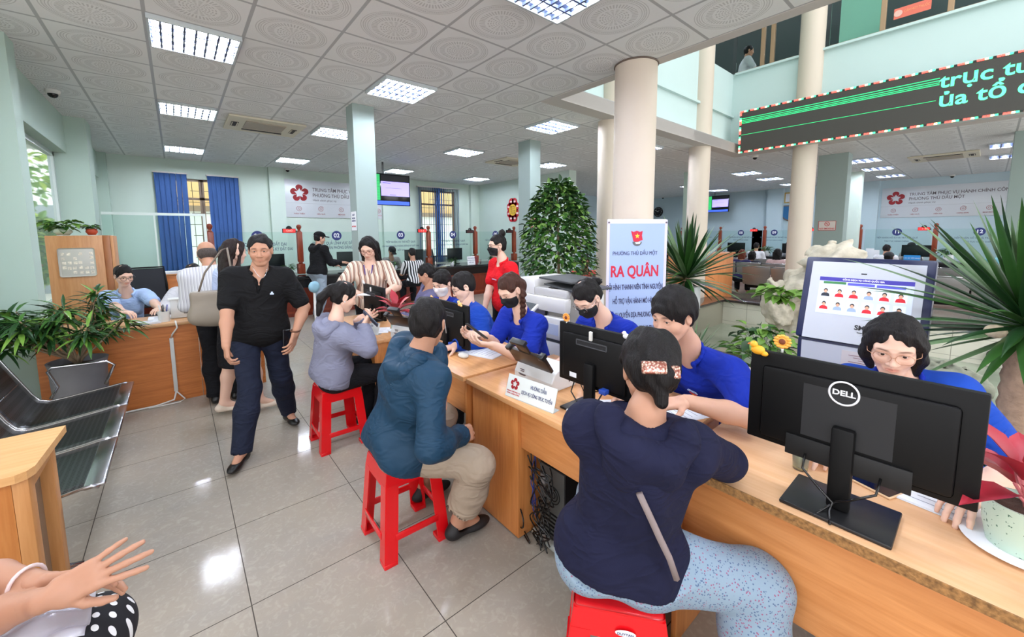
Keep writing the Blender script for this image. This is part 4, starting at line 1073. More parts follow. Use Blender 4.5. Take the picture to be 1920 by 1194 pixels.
def cable_tangle(x, y, z0, z1, n, m, lab, rad=.0035, spread=.09):
    o = root('cable_bundle', (x, y, 0), lab, 'cables'); 
    for i in range(n):
        k = 8; cp = [np.array((rs.uniform(-.03, .01), spread*rs.uniform(-1, 1)*(1-.3*j/(k-1)), max(rad+.002, z1+(z0-z1)*j/(k-1)+rs.uniform(-.05, .05)))) for j in range(k)]; p = []
        for j in range(k-1):
            a_, b_, c_, d_ = cp[max(j-1, 0)], cp[j], cp[j+1], cp[min(j+2, k-1)]
            for t in np.linspace(0, 1, 6, endpoint=False): q_ = .5*(2*b_+(c_-a_)*t+(2*a_-5*b_+4*c_-d_)*t*t+(3*b_-a_-3*c_+d_)*t**3); p.append((q_[0], q_[1], max(rad+.001, q_[2])))
        MB().tube(p, rad, 6).build('cable', m, o, True)
    return o
cable_tangle(1.305, 1.325, .01, .45, 9, M_BLKG, 'tangle of black cables hanging behind the computer tower')
cable_tangle(1.33, 1.405, .16, .46, 3, mat('cable_blue', (40, 60, 140), .5), 'blue cables hanging beside the computer tower', .003, .02)
o = root('cable_loop', (1.285, 1.43, 0), 'black cable loops lying on the floor by the desk corner', 'cables')
for c_, r_ in (((0, 0, .004), .045), ((.03, -.05, .006), .06), ((-.01, .05, .06), .07)):
    MB().tube([(c_[0]+r_*.5*math.cos(a)*(.7), c_[1]+r_*math.cos(a), c_[2]+(.002 if c_[2] < .05 else r_*.8*(1+math.sin(a)))+.001+(r_*.25*(1+math.sin(a)) if c_[2] < .05 else 0)) for a in np.linspace(0, 2*PI, 24, endpoint=False)], .0038, 6, closed=True).build('cable', M_BLKG, o, True)
tag(MB().tube([(1.345, 1.43, .021), (1.335, 1.0, .021), (1.32, .4, .021), (1.31, -.8, .021)], .02, 12).build('cable_pipe', mat('pipe_white', (196, 204, 200), .4), None, True), 'white plastic cable pipe on the floor under the desks', 'pipe')

# red plastic stools
M_STOOL = mat('red_plastic', (214, 12, 22), .22, spec=.5, coat=.2)
def make_stool():
    o = root('plastic_stool', (0, 0, 0)); H = .455; t = .135; f = .172
    q = MB()
    q.box(-t, t, -t, t, H-.022, H, .018, 4); seat = q.build('seat', M_STOOL, o, 'auto')
    q = MB()
    for s in (-1, 1):   # apron panels, tapered
        for ax in (0, 1):
            z1 = H-.012; z0 = H-.085; a1 = t-.003; a0 = t+.008
            P = [(-a1, a1, z1), (a1, a1, z1), (a0, a0, z0), (-a0, a0, z0)]
            def R(p): return (p[0], s*p[1], p[2]) if ax == 0 else (s*p[1], p[0], p[2])
            q.quad(*[R(p) for p in P])
    q.build('apron', M_STOOL, o, solid=.006)
    for sx in (-1, 1):
        for sy in (-1, 1):
            q = MB(); w0, w1 = .062, .060
            for (ax) in (0, 1):
                top = t-.002; bot = f
                zt, zb = H-.07, .0
                kt = t+.006; 
                A = (sx*kt, sy*kt, zt); B = (sx*(kt-w1), sy*kt, zt); C = (sx*(bot-w0), sy*bot, zb); D = (sx*bot, sy*bot, zb)
                if ax: A, B, C, D = [(sx*abs(p[1]), sy*abs(p[0]), p[2]) for p in (A, B, C, D)]
                q.quad(A, B, C, D)
            lg = q.build('leg', M_STOOL, o, solid=.007)
            MB().box(sx*(f-.064) if sx > 0 else -f-.004, sx*f+.004 if sx > 0 else -(f-.064), sy*(f-.064) if sy > 0 else -f-.004, sy*f+.004 if sy > 0 else -(f-.064), 0, .022, .004).build('foot', M_STOOL, lg, 'auto')
    for s in (-1, 1):
        for ax in (0, 1):
            k = t+(f-t)*(1-.13/H)+.002; q = MB()
            if ax == 0: q.box(-k+.05, k-.05, s*k-.005, s*k+.003, .115, .150, .002)
            else: q.box(s*k-.005, s*k+.003, -k+.05, k-.05, .115, .150, .002)
            q.build('stretcher', M_STOOL, o, 'auto')
    return o
S0 = make_stool()
S0.location = (.862, 3.125, 0); S0.rotation_euler = (0, 0, .0); tag(S0, 'red plastic stool under the woman in the grey hooded jacket', 'stool', 'red plastic stools')
o = copy_tree(S0, (.825, 1.885, 0), -.03); tag(o, 'red plastic stool under the man in the teal jacket', 'stool', 'red plastic stools')
o = copy_tree(S0, (1.044, .71, .0), -.918); tag(o, 'red plastic stool with an oval sticker, under the woman in navy', 'stool', 'red plastic stools')
q = MB(); q.prism([(.030*math.cos(a)*(1.0), .0115*math.sin(a)) for a in np.linspace(0, 2*PI, 24, endpoint=False)], 0, .001, frame((.02, -.1475, .40), (1, 0, 0), (0, -.09, 1), (0, -1, -.09))); st = q.build('sticker', M_PAPER, o)
text_obj('DUYTAN', .012, M_NAVY, st, frame((.02, -.1495, .398), (1, 0, 0), (0, -.09, 1), (0, -1, -.09)), 'sticker_lettering', depth=.0003, xs=1.0)

# papers, phones, cups
def sheet(x, y, z, rz, w, h, lab, n=1, lines=8, cat='paper', m=M_PAPER, group=None):
    o = root('paper_sheet', (x, y, z+.001), lab, cat, group, rz)
    q = MB(); rr = random.Random(int(x*100)); 
    for i in range(n):
        q.box(-w/2+rr.uniform(-.006, .006)*(i > 0), w/2, -h/2, h/2+rr.uniform(-.006, .006)*(i > 0), i*.0012, i*.0012+.001)
    q.build('sheet', m, o); q = MB(); zt = n*.0012+.0004
    for i in range(lines): q.box(-w*.36+.0*i, w*.36*(.5+.5*rr.random()), h*.38-i*h*.8/lines-.0014, h*.38-i*h*.8/lines+.0014, zt, zt+.0003)
    if lines: q.build('printed_lines', mat('print_grey', (150, 154, 166), .8), o)
    return o
sheet(1.72, .88, .755, 1.2, .21, .29, 'printed form under the arm of the man in the blue polo shirt')
sheet(1.80, .03, .755, 1.45, .21, .29, 'printed papers on the pale desk beside the red-leaved pot', n=4)
sheet(1.60, 2.22, .755, .3, .21, .30, 'stack of printed papers before the woman with the braid', n=5)
sheet(1.56, 1.06, .755, .9, .20, .28, 'white sheet behind the monitor beside the polo-shirt man', lines=0)
sheet(1.42, 2.62, .755, .2, .10, .15, 'leaflet under the monitor before the teal jacket man', lines=4)
sheet(1.665, 1.93-.1, .755, .4, .06, .06, 'small yellow sticky note behind the scanner', lines=0, m=mat('note_yellow', (238, 220, 110), .8), cat='note')
sheet(1.30, 3.33, .755, -.5, .15, .21, 'leaflet beside the phone of the woman in grey', lines=5)
def phone(x, y, z, rz, lab, c=(226, 190, 150), tilt=None, s=1.0):
    o = root('mobile_phone', (x, y, z), lab, 'phone', rz=rz); 
    if tilt: o.rotation_euler = (tilt[0], tilt[1], rz)
    MB().box(-.037*s, .037*s, -.077*s, .077*s, 0, .008, .0035, 3).build('case', mat('phone_case%d' % c[0], c, .5), o, 'auto')
    MB().box(-.034*s, .034*s, -.074*s, .074*s, .0078, .0092, .0005).build('screen', mat('phone_screen', (18, 20, 26), .08), o)
    return o
phone(1.695, .195, .755, -.35, 'phone in a cream case lying on the pale desk behind the big monitor')
o = root('water_glass', (1.625, .365, .755), 'clear drinking glass behind the big monitor', 'cup')
MB().lathe([(.022, 0), (.028, .085), (.0265, .085), (.021, .006)], n=24).build('glass', mat('glass_cup', (235, 240, 235), .05, trans=.9), o, True)
MB().lathe([(.0215, .006), (.0225, .012), (.001, .012)], n=24).build('liquid', mat('tea', (210, 200, 140), .1), o, True)
o = root('computer_mouse', (1.43, 2.22, .755), 'white computer mouse on the desk before the teal jacket man', 'mouse')
MB().ell((0, 0, .012), (.03, .048, .017), 16).build('shell', M_WHITE, o, True)
for i, (x, y) in enumerate(((1.36, 1.16), (1.345, 1.20))):
    tag(MB().ell((x, y, .762), (.009, .012, .007), 8).build('crumpled_tissue', M_PAPER, None, True), ['crumpled white scrap beside the name plate, nearer the monitor', 'crumpled white scrap beside the name plate, nearer the plate'][i], 'scrap')

# red-leaved aglaonema pots
def red_plant(x, y, z, lab, potc, r=.05, h=.12, n=11, L=.14, seed=1, saucer=True, speck=False):
    o = root('potted_plant', (x, y, z), lab, 'plant'); pm = mat('pot_%d_%d' % (potc[0], potc[1]), potc, .45)
    if speck:
        k = NB(pm); v, s_ = k.xyz('Object'); nn = k.noise(v, 120, 2); k.link(k.mix(k.math('GREATER_THAN', nn, .66), rgb(potc), rgb(70, 110, 92)), k.b.inputs['Base Color'])
    pot = MB().lathe([(r*.80, .004), (r*.96, h*.5), (r, h), (r*.92, h), (r*.88, h*.85), (.001, h*.84)], n=32).build('pot', pm, o, 'auto')
    if saucer: MB().lathe([(r*1.1, 0), (r*1.45, .012), (r*1.40, .014), (.001, .004)], n=36).build('saucer', M_PAPER, o, 'auto')
    MB().lathe([(r*.86, h*.84), (r*.7, h*.90), (.001, h*.93)], n=20).build('soil', mat('soil', (70, 48, 36), .95, bump=1, bscale=90), pot)
    rr = random.Random(seed); sp = []; st = MB()
    for i in range(n):
        a = i*2.4+rr.uniform(-.3, .3); el = .25+1.0*(i/n); d = Vector((math.cos(a)*math.cos(el), math.sin(a)*math.cos(el), math.sin(el)))
        p = Vector((0, 0, h*.9))+Vector((math.cos(a), math.sin(a), 0))*.012+Vector((0, 0, .03+.05*i/n)); 
        st.tube([(0, 0, h*.85), tuple(p*.6+Vector((0, 0, h*.35))), tuple(p+d*L*.12)], .0035, 6)
        sp.append((p+d*L*.08, d+Vector((0, 0, .0)), (0, 0, 1), L*rr.uniform(.85, 1.15), L*.42, rr.choice([0, 0, 1, 2])))
    st.build('stems', LPK, o, True); leaf_mesh('leaves', sp, [LRED, LPK, mat('leaf_crimson', (150, 20, 40), .4)], o, curve=.35)
    return o
red_plant(1.40, 3.215, .755, 'pink and red leaved plant in a mint pot between the far desks', (196, 224, 208), .052, .135, 12, .17, 3)
red_plant(1.625, -.115, .755, 'red-leaved plant in a speckled green pot at the right edge', (190, 214, 196), .075, .13, 13, .17, 5, speck=True)

# desk telephone and flat terminal by the striped woman
o = root('desk_fan', (1.13, 4.75, .0), 'small pale blue fan behind the woman in grey', 'fan')
MB().cyl((0, 0, .0), (0, 0, .03), .10, n=20).build('base', M_WHITE, o, 'auto'); MB().cyl((0, 0, .03), (0, 0, .95), .012, n=10).build('pole', M_WHITE, o, True)
MB().lathe([(.03, -.02), (.06, -.015), (.065, .015), (.03, .02)], c=(0, 0, 1.01), n=24, M=Matrix.Rotation(PI/2, 4, 'X') @ Matrix.Rotation(.5, 4, 'Y')).build('fan_cage', mat('fan_blue', (150, 196, 216), .5), o, True)

# ================================================================ LEFT SERVICE DESK AREA
W_L = wood('counter_laminate', (206, 126, 62), (180, 102, 46), axis=0, rough=.4)
o = root('service_counter', (.1, 5.02, 0), 'orange-brown wood service counter on the left, with a white cable duct on its front', 'counter')
MB().box(-1.05, .55, -.13, .42, .735, .765, .004).build('counter_top', wood('counter_top_laminate', (206, 160, 112), (190, 140, 90), axis=0), o, 'auto')
MB().box(-1.02, .0, -.105, -.085, .0, .735).build('front_panel', W_L, o); MB().box(.005, .54, -.105, -.085, .0, .735).build('front_panel', W_L, o)
MB().box(.52, .54, -.084, .40, 0, .735).build('end_panel', W_L, o); MB().box(-1.04, -1.02, -.105, .40, 0, .735).build('end_panel', W_L, o)
MB().box(-.215, -.185, -.125, -.105, .10, .62, .003).build('cable_duct', mat('duct_white', (206, 208, 204), .5), o, 'auto')
q = MB(); q.tube([(-.2, -.12, .62), (-.19, -.15, .66), (-.15, -.16, .72), (-.16, -.12, .78)], .007, 8); q.tube([(-.2, -.12, .10), (-.22, -.15, .03), (-.35, -.17, .012), (-.60, -.17, .01), (-.95, -.2, .01)], .008, 8); q.tube([(-.2, -.12, .10), (-.14, -.15, .02), (-.18, -.19, .01), (-.40, -.19, .01)], .006, 8)
q.build('cable', mat('cable_white', (214, 212, 206), .5), o, True)
o = root('payment_box', (.02, 5.17, .765), 'white metal box with sockets on the left counter', 'box')
MB().box(-.11, .11, -.055, .055, .004, .185, .004).build('case', mat('box_white', (222, 224, 222), .5), o, 'auto')
MB().box(-.125, .125, -.065, .06, .185, .20, .004).build('lid', mat('box_white', (222, 224, 222), .5), o, 'auto')
q = MB(); q.box(-.01, .05, -.058, -.054, .045, .065); q.build('socket', M_BLK, o); MB().tube([(.015+.018*math.cos(a), -.057, .09+.018*math.sin(a)) for a in np.linspace(0, 2*PI, 20, endpoint=False)], .003, 6, closed=True).build('dial', M_BLK, o, True)
o = root('pen_cup', (-.14, 5.02, .765), 'white pen cup on the left counter beside the metal box', 'cup')
MB().lathe([(.042, 0), (.044, .10), (.041, .10), (.039, .006)], n=24).build('cup', M_WHITE, o, 'auto')
for i, (c_, a) in enumerate((((30, 40, 120), .3), ((20, 20, 22), 1.6), ((200, 200, 200), 3.0), ((30, 30, 34), 4.4))):
    MB().cyl((.012*math.cos(a), .012*math.sin(a), .01), (.032*math.cos(a), .032*math.sin(a), .16), .0045, n=8).build('pen', mat('pen%d' % i, c_, .4), o, True)
sheet(-.27, 5.0, .765, .15, .20, .14, 'pad of blue-printed forms on the left counter', n=14, lines=6)
sheet(-.12, 5.28, .765, 0, .28, .20, 'papers in front of the clerk with glasses', n=3)
o = root('desk_calendar', (.215, 5.16, .765), 'standing desk calendar beside the white metal box', 'calendar')
for s in (-1, 1): MB().box(-.002, .002, -.09, .09, 0, .17, M=Matrix.Translation((s*.035, 0, 0)) @ Matrix.Rotation(-s*.2, 4, 'Y')).build('card', mat('calendar_card', (60, 60, 66), .6) if s < 0 else M_PAPER, o)
# tall cabinet with photo board
o = root('wooden_cabinet', (-.85, 6.62, 0), 'tall light-brown wooden cabinet with a photo board on its side', 'cabinet')
WC = wood('cabinet_laminate', (204, 148, 98), (188, 128, 78), axis=2, rough=.4)
MB().box(-.215, .215, -.2, .0, 0, 1.59, .004).build('body', WC, o, 'auto'); MB().box(.216, .275, -.19, .2, 0, 1.59, .003).build('side_panel', wood('cabinet_side', (168, 106, 60), (148, 88, 46), axis=2), o, 'auto')
MB().box(.276, .30, -.19, .2, 0, 1.585, .003).build('side_panel', WC, o, 'auto')
bd = MB().box(-.135, .145, -.206, -.2005, 1.14, 1.455, .02).build('photo_board', mat('board_silver', (196, 192, 180), .3), o, 'auto')
rr = random.Random(2); q = MB()
for r_ in range(5):
    for c_ in range(6):
        if rr.random() < .85: x = -.115+c_*.043+rr.uniform(-.006, .006); z = 1.17+r_*.052+rr.uniform(-.006, .006); q.box(x, x+.028, -.2085, -.206, z, z+.03)
q.build('photos', mat('photos_pale', (224, 214, 196), .5, noise=.35, nscale=60), bd)
# office chair, second cabinet, paper stacks
def office_chair(x, y, rz, lab, c=(34, 36, 42), h=.0, group=None):
    o = root('office_chair', (x, y, 0), lab, 'chair', group, rz); m = mat('mesh_fabric%d' % c[0], c, .8, bump=.3, bscale=300)
    MB().box(-.24, .24, -.24, .24, .42, .48, .03, 3).build('seat', m, o, 'auto')
    MB().box(-.23, .23, -.03, .0, .56, 1.12+h, .02, 3, M=Matrix.Translation((0, -.24, 0)) @ Matrix.Rotation(.08, 4, 'X')).build('backrest', m, o, 'auto')
    q = MB(); q.tube([(-.235, -.26, .56), (-.235, -.30, .9), (-.225, -.335, 1.13+h), (.225, -.335, 1.13+h), (.235, -.30, .9), (.235, -.26, .56)], .012, 8); q.build('back_frame', M_BLK, o, True)
    for s in (-1, 1): MB().tube([(s*.24, .12, .46), (s*.27, .12, .66), (s*.27, -.14, .68), (s*.24, -.2, .5)], .016, 8).build('armrest', M_BLKG, o, True)
    MB().cyl((0, 0, .08), (0, 0, .42), .03, n=14).build('gas_lift', M_STEEL, o, True)
    for i in range(5): a = i*2*PI/5; MB().tube([(0, 0, .10), (.27*math.cos(a), .27*math.sin(a), .06)], [.024, .016], 8).build('leg', M_BLK, o, True); 
    for i in range(5): a = i*2*PI/5; MB().ell((.27*math.cos(a), .27*math.sin(a), .03), (.025, .025, .03), 10).build('castor', M_BLKG, o, True)
    return o
office_chair(-.32, 7.38, PI+.2, 'black mesh office chair behind the clerk with glasses')
o = root('low_cabinet', (.1, 8.05, 0), 'low orange wooden cabinet stacked with papers under the left window', 'cabinet')
MB().box(-.31, .45, -.2, .25, 0, .99, .004).build('body', W_L, o, 'auto'); MB().box(-.33, .47, -.22, .26, .99, 1.01, .003).build('cabinet_top', WC, o, 'auto')
for i, (x, y, n, a) in enumerate(((-.12, 8.0, 22, .1), (.10, 7.98, 30, -.15), (.33, 8.05, 18, .2))): sheet(x, y, 1.01, a, .22, .30, ['leftmost paper stack on the low cabinet', 'middle and tallest paper stack on the low cabinet', 'rightmost paper stack on the low cabinet'][i], n=n, lines=0, group='paper stacks on the low cabinet')
# framed clear partition
o = root('glass_partition', (-.23, 8.55, 0), 'clear partition with a white frame behind the clerk with glasses', 'partition')
q = MB(); q.box(-.60, .64, -.012, .012, 1.905, 1.945); q.box(.60, .64, -.012, .012, .5, 1.905); q.box(-.02, .0, -.010, .010, .5, 1.905); q.build('frame', mat('frame_white', (214, 224, 216), .5), o)
MB().box(-.60, .60, -.003, .003, .5, 1.90).build('pane', M_GLASS, o)

# pots on the cabinet
def vine(x, y, z, lab, pot, potr, poth, n, L, W, mix, spread, up=.1, seed=0, name='potted_plant'):
    o = root(name, (x, y, z), lab, 'plant'); rr = random.Random(seed)
    pt = MB().lathe([(potr*.6, 0), (potr, poth*.5), (potr*.85, poth), (potr*.75, poth), (potr*.7, poth*.8), (.001, poth*.8)], n=24).build('pot', pot, o, True)
    sp = []; q = MB()
    for i in range(n):
        a = rr.random()*6.28; r_ = spread*rr.random(); p = Vector((r_*math.cos(a), r_*math.sin(a), poth+up*rr.random()))
        if i % 3 == 0: q.tube([(0, 0, poth*.8), tuple(p*.5+Vector((0, 0, poth*.6))), tuple(p)], .002, 5)
        sp.append((p, (math.cos(a), math.sin(a), rr.uniform(-.5, .5)), (rr.gauss(0, .2), rr.gauss(0, .2), 1), L*rr.uniform(.7, 1.2), W*rr.uniform(.8, 1.2), rr.choice(mix)))
    q.build('stems', LG3, o, True); leaf_mesh('leaves', sp, [LG1, LG2, LG3], o); return o
vine(-.94, 6.52, 1.595, 'leafy pothos in a shallow glass bowl on the tall cabinet', mat('bowl_glass', (190, 200, 176), .1), .075, .07, 60, .09, .06, [0, 1, 1], .15, .08, 3)
vine(-.72, 6.50, 1.595, 'small plant in a round terracotta pot on the tall cabinet', mat('terracotta', (176, 66, 36), .6), .05, .07, 40, .045, .025, [0, 2], .06, .04, 4)

# big pot with dark leafy shrub
o = root('potted_shrub', (-.67, 4.62, 0), 'dark leafy shrub in a wide grey pot in front of the left counter', 'plant')
MB().lathe([(.135, 0), (.15, .1), (.165, .56), (.175, .60), (.16, .60), (.15, .55), (.001, .55)], n=40).build('pot', mat('stone_grey_pot', (104, 104, 106), .6, noise=.08), o, 'auto')
MB().lathe([(.148, .55), (.001, .57)], n=24).build('soil', mat('soil', (70, 48, 36), .95), o)
rr = random.Random(12); q = MB(); sp = []
for i in range(22):
    a = rr.random()*6.28; r1 = .10+.24*rr.random(); z1 = .86+.34*rr.random()-.25*r1
    e = Vector((r1*1.15*math.cos(a), r1*1.15*math.sin(a), z1)); md = Vector((e.x*.35, e.y*.35, .68))
    q.tube([(0, 0, .56), (e.x*.12, e.y*.12, .62), tuple(md), tuple(e)], [.012, .010, .007, .004], 6)
    for j in range(30):
        b_ = j*2.4; el = rr.uniform(-.55, .9); d = Vector((math.cos(b_)*math.cos(el), math.sin(b_)*math.cos(el), math.sin(el)))
        sp.append((e-Vector((0, 0, .10*rr.random())), d+Vector((math.cos(a), math.sin(a), 0))*.3, (0, 0, 1), rr.uniform(.12, .19), rr.uniform(.022, .032), rr.choice([2, 2, 2, 0, 0, 1])))
q.build('branches', BARK, o, True); leaf_mesh('foliage', sp, [LG1, LG2, LG3], o, curve=.4)

# steel waiting bench at the left
def bench(x, y, rz, n, lab, group='steel waiting benches', w=.50, arms=True):
    o = root('steel_bench', (x, y, 0), lab, 'bench', group, rz)
    perf = mat('perforated_steel', (92, 92, 94), .3, metal=.9)
    if 'pf' not in _MC:
        _MC['pf'] = perf; k = NB(perf); v, s_ = k.xyz('Object')
        fx = k.math('ABSOLUTE', k.math('SUBTRACT', k.math('FRACT', k.math('MULTIPLY', s_[0], 42.0)), .5)); fy = k.math('ABSOLUTE', k.math('SUBTRACT', k.math('FRACT', k.math('MULTIPLY', s_[1], 62.0)), .5)); 
        hole = k.math('MULTIPLY', k.math('LESS_THAN', fx, .30), k.math('LESS_THAN', fy, .22))
        k.link(k.mix(hole, rgb(104, 106, 108), rgb(24, 24, 26)), k.b.inputs['Base Color']); k.link(k.math('SUBTRACT', .95, k.math('MULTIPLY', hole, .7)), k.b.inputs['Metallic'])
    prof = [(.02, .435), (.045, .447), (.08, .447), (.13, .44), (.36, .415), (.44, .41), (.49, .43), (.52, .48), (.60, .66), (.66, .80), (.68, .835), (.70, .84)]
    for i in range(n):
        y0 = i*w+.012; y1 = (i+1)*w-.012
        s = MB().grid(lambda u, v: (prof[int(round(u*(len(prof)-1)))][0], y0+(y1-y0)*v, prof[int(round(u*(len(prof)-1)))][1]), len(prof)-1, 8).build('seat_shell', perf, o, True, solid=.004)
        MB().box(.0, .075, y0+.0, y1, .432, .452, .008, 3).build('seat_lip', M_STEEL, s, 'auto')
        q = MB()
        for yy in (y0, y1): q.tube([(p[0], yy, p[1]) for p in prof], .008, 6)
        q.tube([(.70, y0, .84), (.70, y1, .84)], .008, 6); q.tube([(.565, y0, .58), (.565, y1, .58)], .005, 6); q.build('edge_tube', M_STEEL, s, True)
    MB().box(.30, .36, -.02, n*w+.02, .35, .40, .006).build('beam', M_BLK, o, 'auto')
    for yy in (.25*w, (n-.25)*w):
        q = MB(); q.tube([(.12, yy, .015), (.33, yy, .06), (.58, yy, .015)], .018, 8); q.cyl((.33, yy, .05), (.33, yy, .36), .022, n=12); q.build('leg', M_STEEL, o, True)
    if arms:
        for yy in (-.01,): MB().tube([(.44, yy, .42), (.40, yy, .50), (.44, yy, .62), (.42, yy, .645), (.14, yy, .635), (.10, yy, .60), (.16, yy, .46)], .010, 8).build('armrest', M_STEEL, o, True)
    return o
BW = .567
bench(-.33, 4.24, PI, 3, 'three-seat perforated steel bench at the left edge', w=BW)
# wooden stand at the lower left
o = root('wooden_stand', (-.85, 2.335, 0), 'small light wood stand table at the lower left corner', 'table')
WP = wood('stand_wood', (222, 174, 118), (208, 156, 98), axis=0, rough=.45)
q = MB(); q.prism([(.42, .22), (.40, -.165), (.385, -.20), (.36, -.215), (-.40, -.215), (-.40, .22)], .725, .755); q.build('table_top', WP, o)
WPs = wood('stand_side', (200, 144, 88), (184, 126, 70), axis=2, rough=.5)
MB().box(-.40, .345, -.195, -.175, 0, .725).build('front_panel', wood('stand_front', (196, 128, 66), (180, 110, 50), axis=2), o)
MB().box(-.40, .345, .175, .195, 0, .725).build('back_panel', WPs, o)
for y_ in (-.195, .125): MB().box(.345, .385, y_, y_+.07, 0, .725, .003).build('side_post', WPs, o, 'auto')
for z_ in (.03, .665): MB().box(.347, .383, -.125, .125, z_, z_+.06).build('side_rail', WPs, o)
MB().box(.34, .347, -.17, .17, .1, .66).build('inner_pane', mat('stand_inner', (110, 104, 96), .2), o)
# ================================================================ BACK COUNTER, SIGNS, ATRIUM, RIGHT HALL
W_RED = wood('mahogany', (128, 48, 26), (96, 30, 16), axis=2, rough=.3); W_POST = wood('post_wood', (150, 66, 36), (120, 46, 24), axis=2, rough=.3)
M_GRAN = mat('black_granite', (26, 26, 28), .15, noise=.3, nscale=120)
M_SCR = mat('led_red', (255, 30, 30), emit=1.6)
def counter_run(p0, ux, n, L, label):
    """long counter: origin, unit direction along it (staff side is to its left)"""
    ux = Vector(ux).normalized(); a = math.atan2(ux.y, ux.x)
    o = root('long_counter', p0, label, 'counter', rz=a)
    MB().box(0, L, -.02, .98, .72, .78, .006).build('granite_top', M_GRAN, o, 'auto'); MB().box(0, L, .0, .03, .56, .72).build('granite_fascia', M_GRAN, o)
    MB().box(0, L, .05, .09, .0, .72).build('front_panel', W_RED, o)
    MB().box(0, L, .90, .94, .0, .72).build('back_panel', W_RED, o)
    q = MB(); q.box(0, L, .045, .052, .52, .55); q.box(0, L, .045, .052, .06, .10); q.build('moulding', W_POST, o)
    return o, a
def T2(p0, a, x, y, z): return (p0[0]+x*math.cos(a)-y*math.sin(a), p0[1]+x*math.sin(a)+y*math.cos(a), z)
def post(p, a, lab, on=True):
    o = root('counter_post', p, lab, 'post', 'turned wooden posts on the counters', a)
    MB().box(-.065, .065, -.065, .065, .02, .22, .006).build('foot_block', W_POST, o, 'auto')
    MB().box(-.05, .05, -.05, .05, .26, .86, .012).build('shaft', W_POST, o, 'auto')
    MB().lathe([(.05, .22), (.03, .24), (.05, .26)], n=16).build('lower_ring', W_POST, o, True)
    MB().lathe([(.05, .86), (.03, .88), (.022, .90), (.032, .92), (.046, .95), (.046, .975), (.03, 1.0), (.004, 1.01)], n=20).build('finial', W_POST, o, True)
    return o
def led_unit(p, a, lab, on=True):
    o = root('queue_display', p, lab, 'display', 'small queue number displays on the counters', a)
    MB().box(-.115, .115, -.02, .03, 0, .085, .004).build('case', M_BLK, o, 'auto'); MB().box(-.105, .105, -.0225, -.0195, .012, .072).build('led_panel', M_SCR if on else mat('led_off', (60, 10, 12), .3), o)
    MB().ell((0, .005, .085), (.055, .03, .055), 16).build('beacon', M_BLKG, o, True)
    if on: text_obj('CHỜ' if p[0] < 4 else '1  2', .05, mat('led_bright', (255, 120, 110), emit=2.0), o, frame((0, -.0235, .042), (1, 0, 0), (0, 0, 1), (0, -1, 0)), 'lettering')
    MB().box(.11, .135, -.005, .015, .02, .05).build('bracket', M_BLK, o); return o
M_FILM = mat('glass_film_print', (60, 74, 100), .6)
def glass_panel(p, a, w, num, lines, lab, thick=1.0):
    o = root('glass_screen', p, lab, 'glass screen', 'numbered glass screens on the counters', a)
    MB().box(-w/2, w/2, -.003, .003, .10, .86).build('pane', M_GLASS, o)
    for s_ in (-1, 1): MB().box(s_*w*.4-.02, s_*w*.4+.02, -.012, .012, 0, .115, .003).build('clamp', M_STEEL, o, 'auto')
    F = lambda x, z: frame((x, -.006, z), (1, 0, 0), (0, 0, 1), (0, -1, 0))
    if num:
        b = MB().lathe([(.10, 0), (.10, .0015)], n=32).build('number_badge', M_NAVY, o, 'auto'); b.data.transform(F(0, .78))
        text_obj(num, .12, mat('white_print', (240, 242, 246), .6), b, F(0, .78) @ Matrix.Translation((0, 0, .002)), 'lettering', bold=.003)
    for i, (s, sz, xs) in enumerate(lines): text_obj(s, sz, M_FILM, o, F(0, .62-.095*i), 'lettering', bold=sz*.015*thick, xs=xs)
    return o
C1 = (-.55, 8.5); CO, ca = counter_run((C1[0], C1[1], 0), (1, 0, 0), 6, 8.3, 'long dark red wood counter with a black granite top along the back wall')
px_ = [.47, 1.90, 3.33, 4.78, 6.18, 7.55]
PL = ['wooden counter post in front of the left blue curtain', 'wooden counter post beside the man in the black cap', 'wooden counter post hidden behind the notice pillar', 'wooden counter post beside the second window, with a lit red display', 'wooden counter post left of the woman in red', 'wooden counter post just behind the pillar with the no smoking sign']
for i, x in enumerate(px_):
    if i in (2,): continue
    post((x, 8.9, .781), 0, PL[i])
    if i: led_unit((x-.18, 8.88, 1.62 if i < 4 else 1.60), 0, ['', 'small red queue display beside the man in the black cap', '', 'small red queue display before the second window', 'small unlit queue display above the woman in red', 'small unlit queue display at the edge of the pillar with the no smoking sign'][i], on=i < 4)
NT = [('01', [('TRẢ KẾT QUẢ LĨNH VỰC ĐẤT ĐAI', .085, .72), ('CHI NHÁNH VĂN PHÒNG ĐĂNG KÝ ĐẤT ĐAI', .085, .66)]), ('02', [('TRẢ KẾT QUẢ LĨNH VỰC ĐẤT ĐAI', .085, .72), ('CHI NHÁNH VĂN PHÒNG ĐĂNG KÝ ĐẤT', .085, .68)]),
      ('03', [('TIẾP NHẬN VÀ TRẢ KẾT QUẢ', .06, .9), ('CHI NHÁNH VĂN PHÒNG ĐĂNG KÝ ĐẤT ĐAI', .055, .8), ('ĐẤT ĐAI', .05, .9)]), ('04', [('TIẾP NHẬN VÀ TRẢ KẾT QUẢ', .06, .9), ('CHI NHÁNH VĂN PHÒNG ĐĂNG KÝ ĐẤT ĐAI', .055, .8)]), ('05', [('TIẾP NHẬN VÀ TRẢ KẾT QUẢ', .06, .9)])]
for i, (n, ls) in enumerate(NT):
    xc = (px_[i]+px_[i+1])/2; glass_panel((xc, 8.9, .781), 0, 1.30, n, ls, ['glass screen behind the head of the walking man, its badge hidden by him', 'glass screen with badge 02 right of the man in the black cap', 'glass screen with badge 03 just right of the notice pillar', 'glass screen with badge 04 in front of the second window', 'last glass screen on the back counter, right of the woman in red'][i])
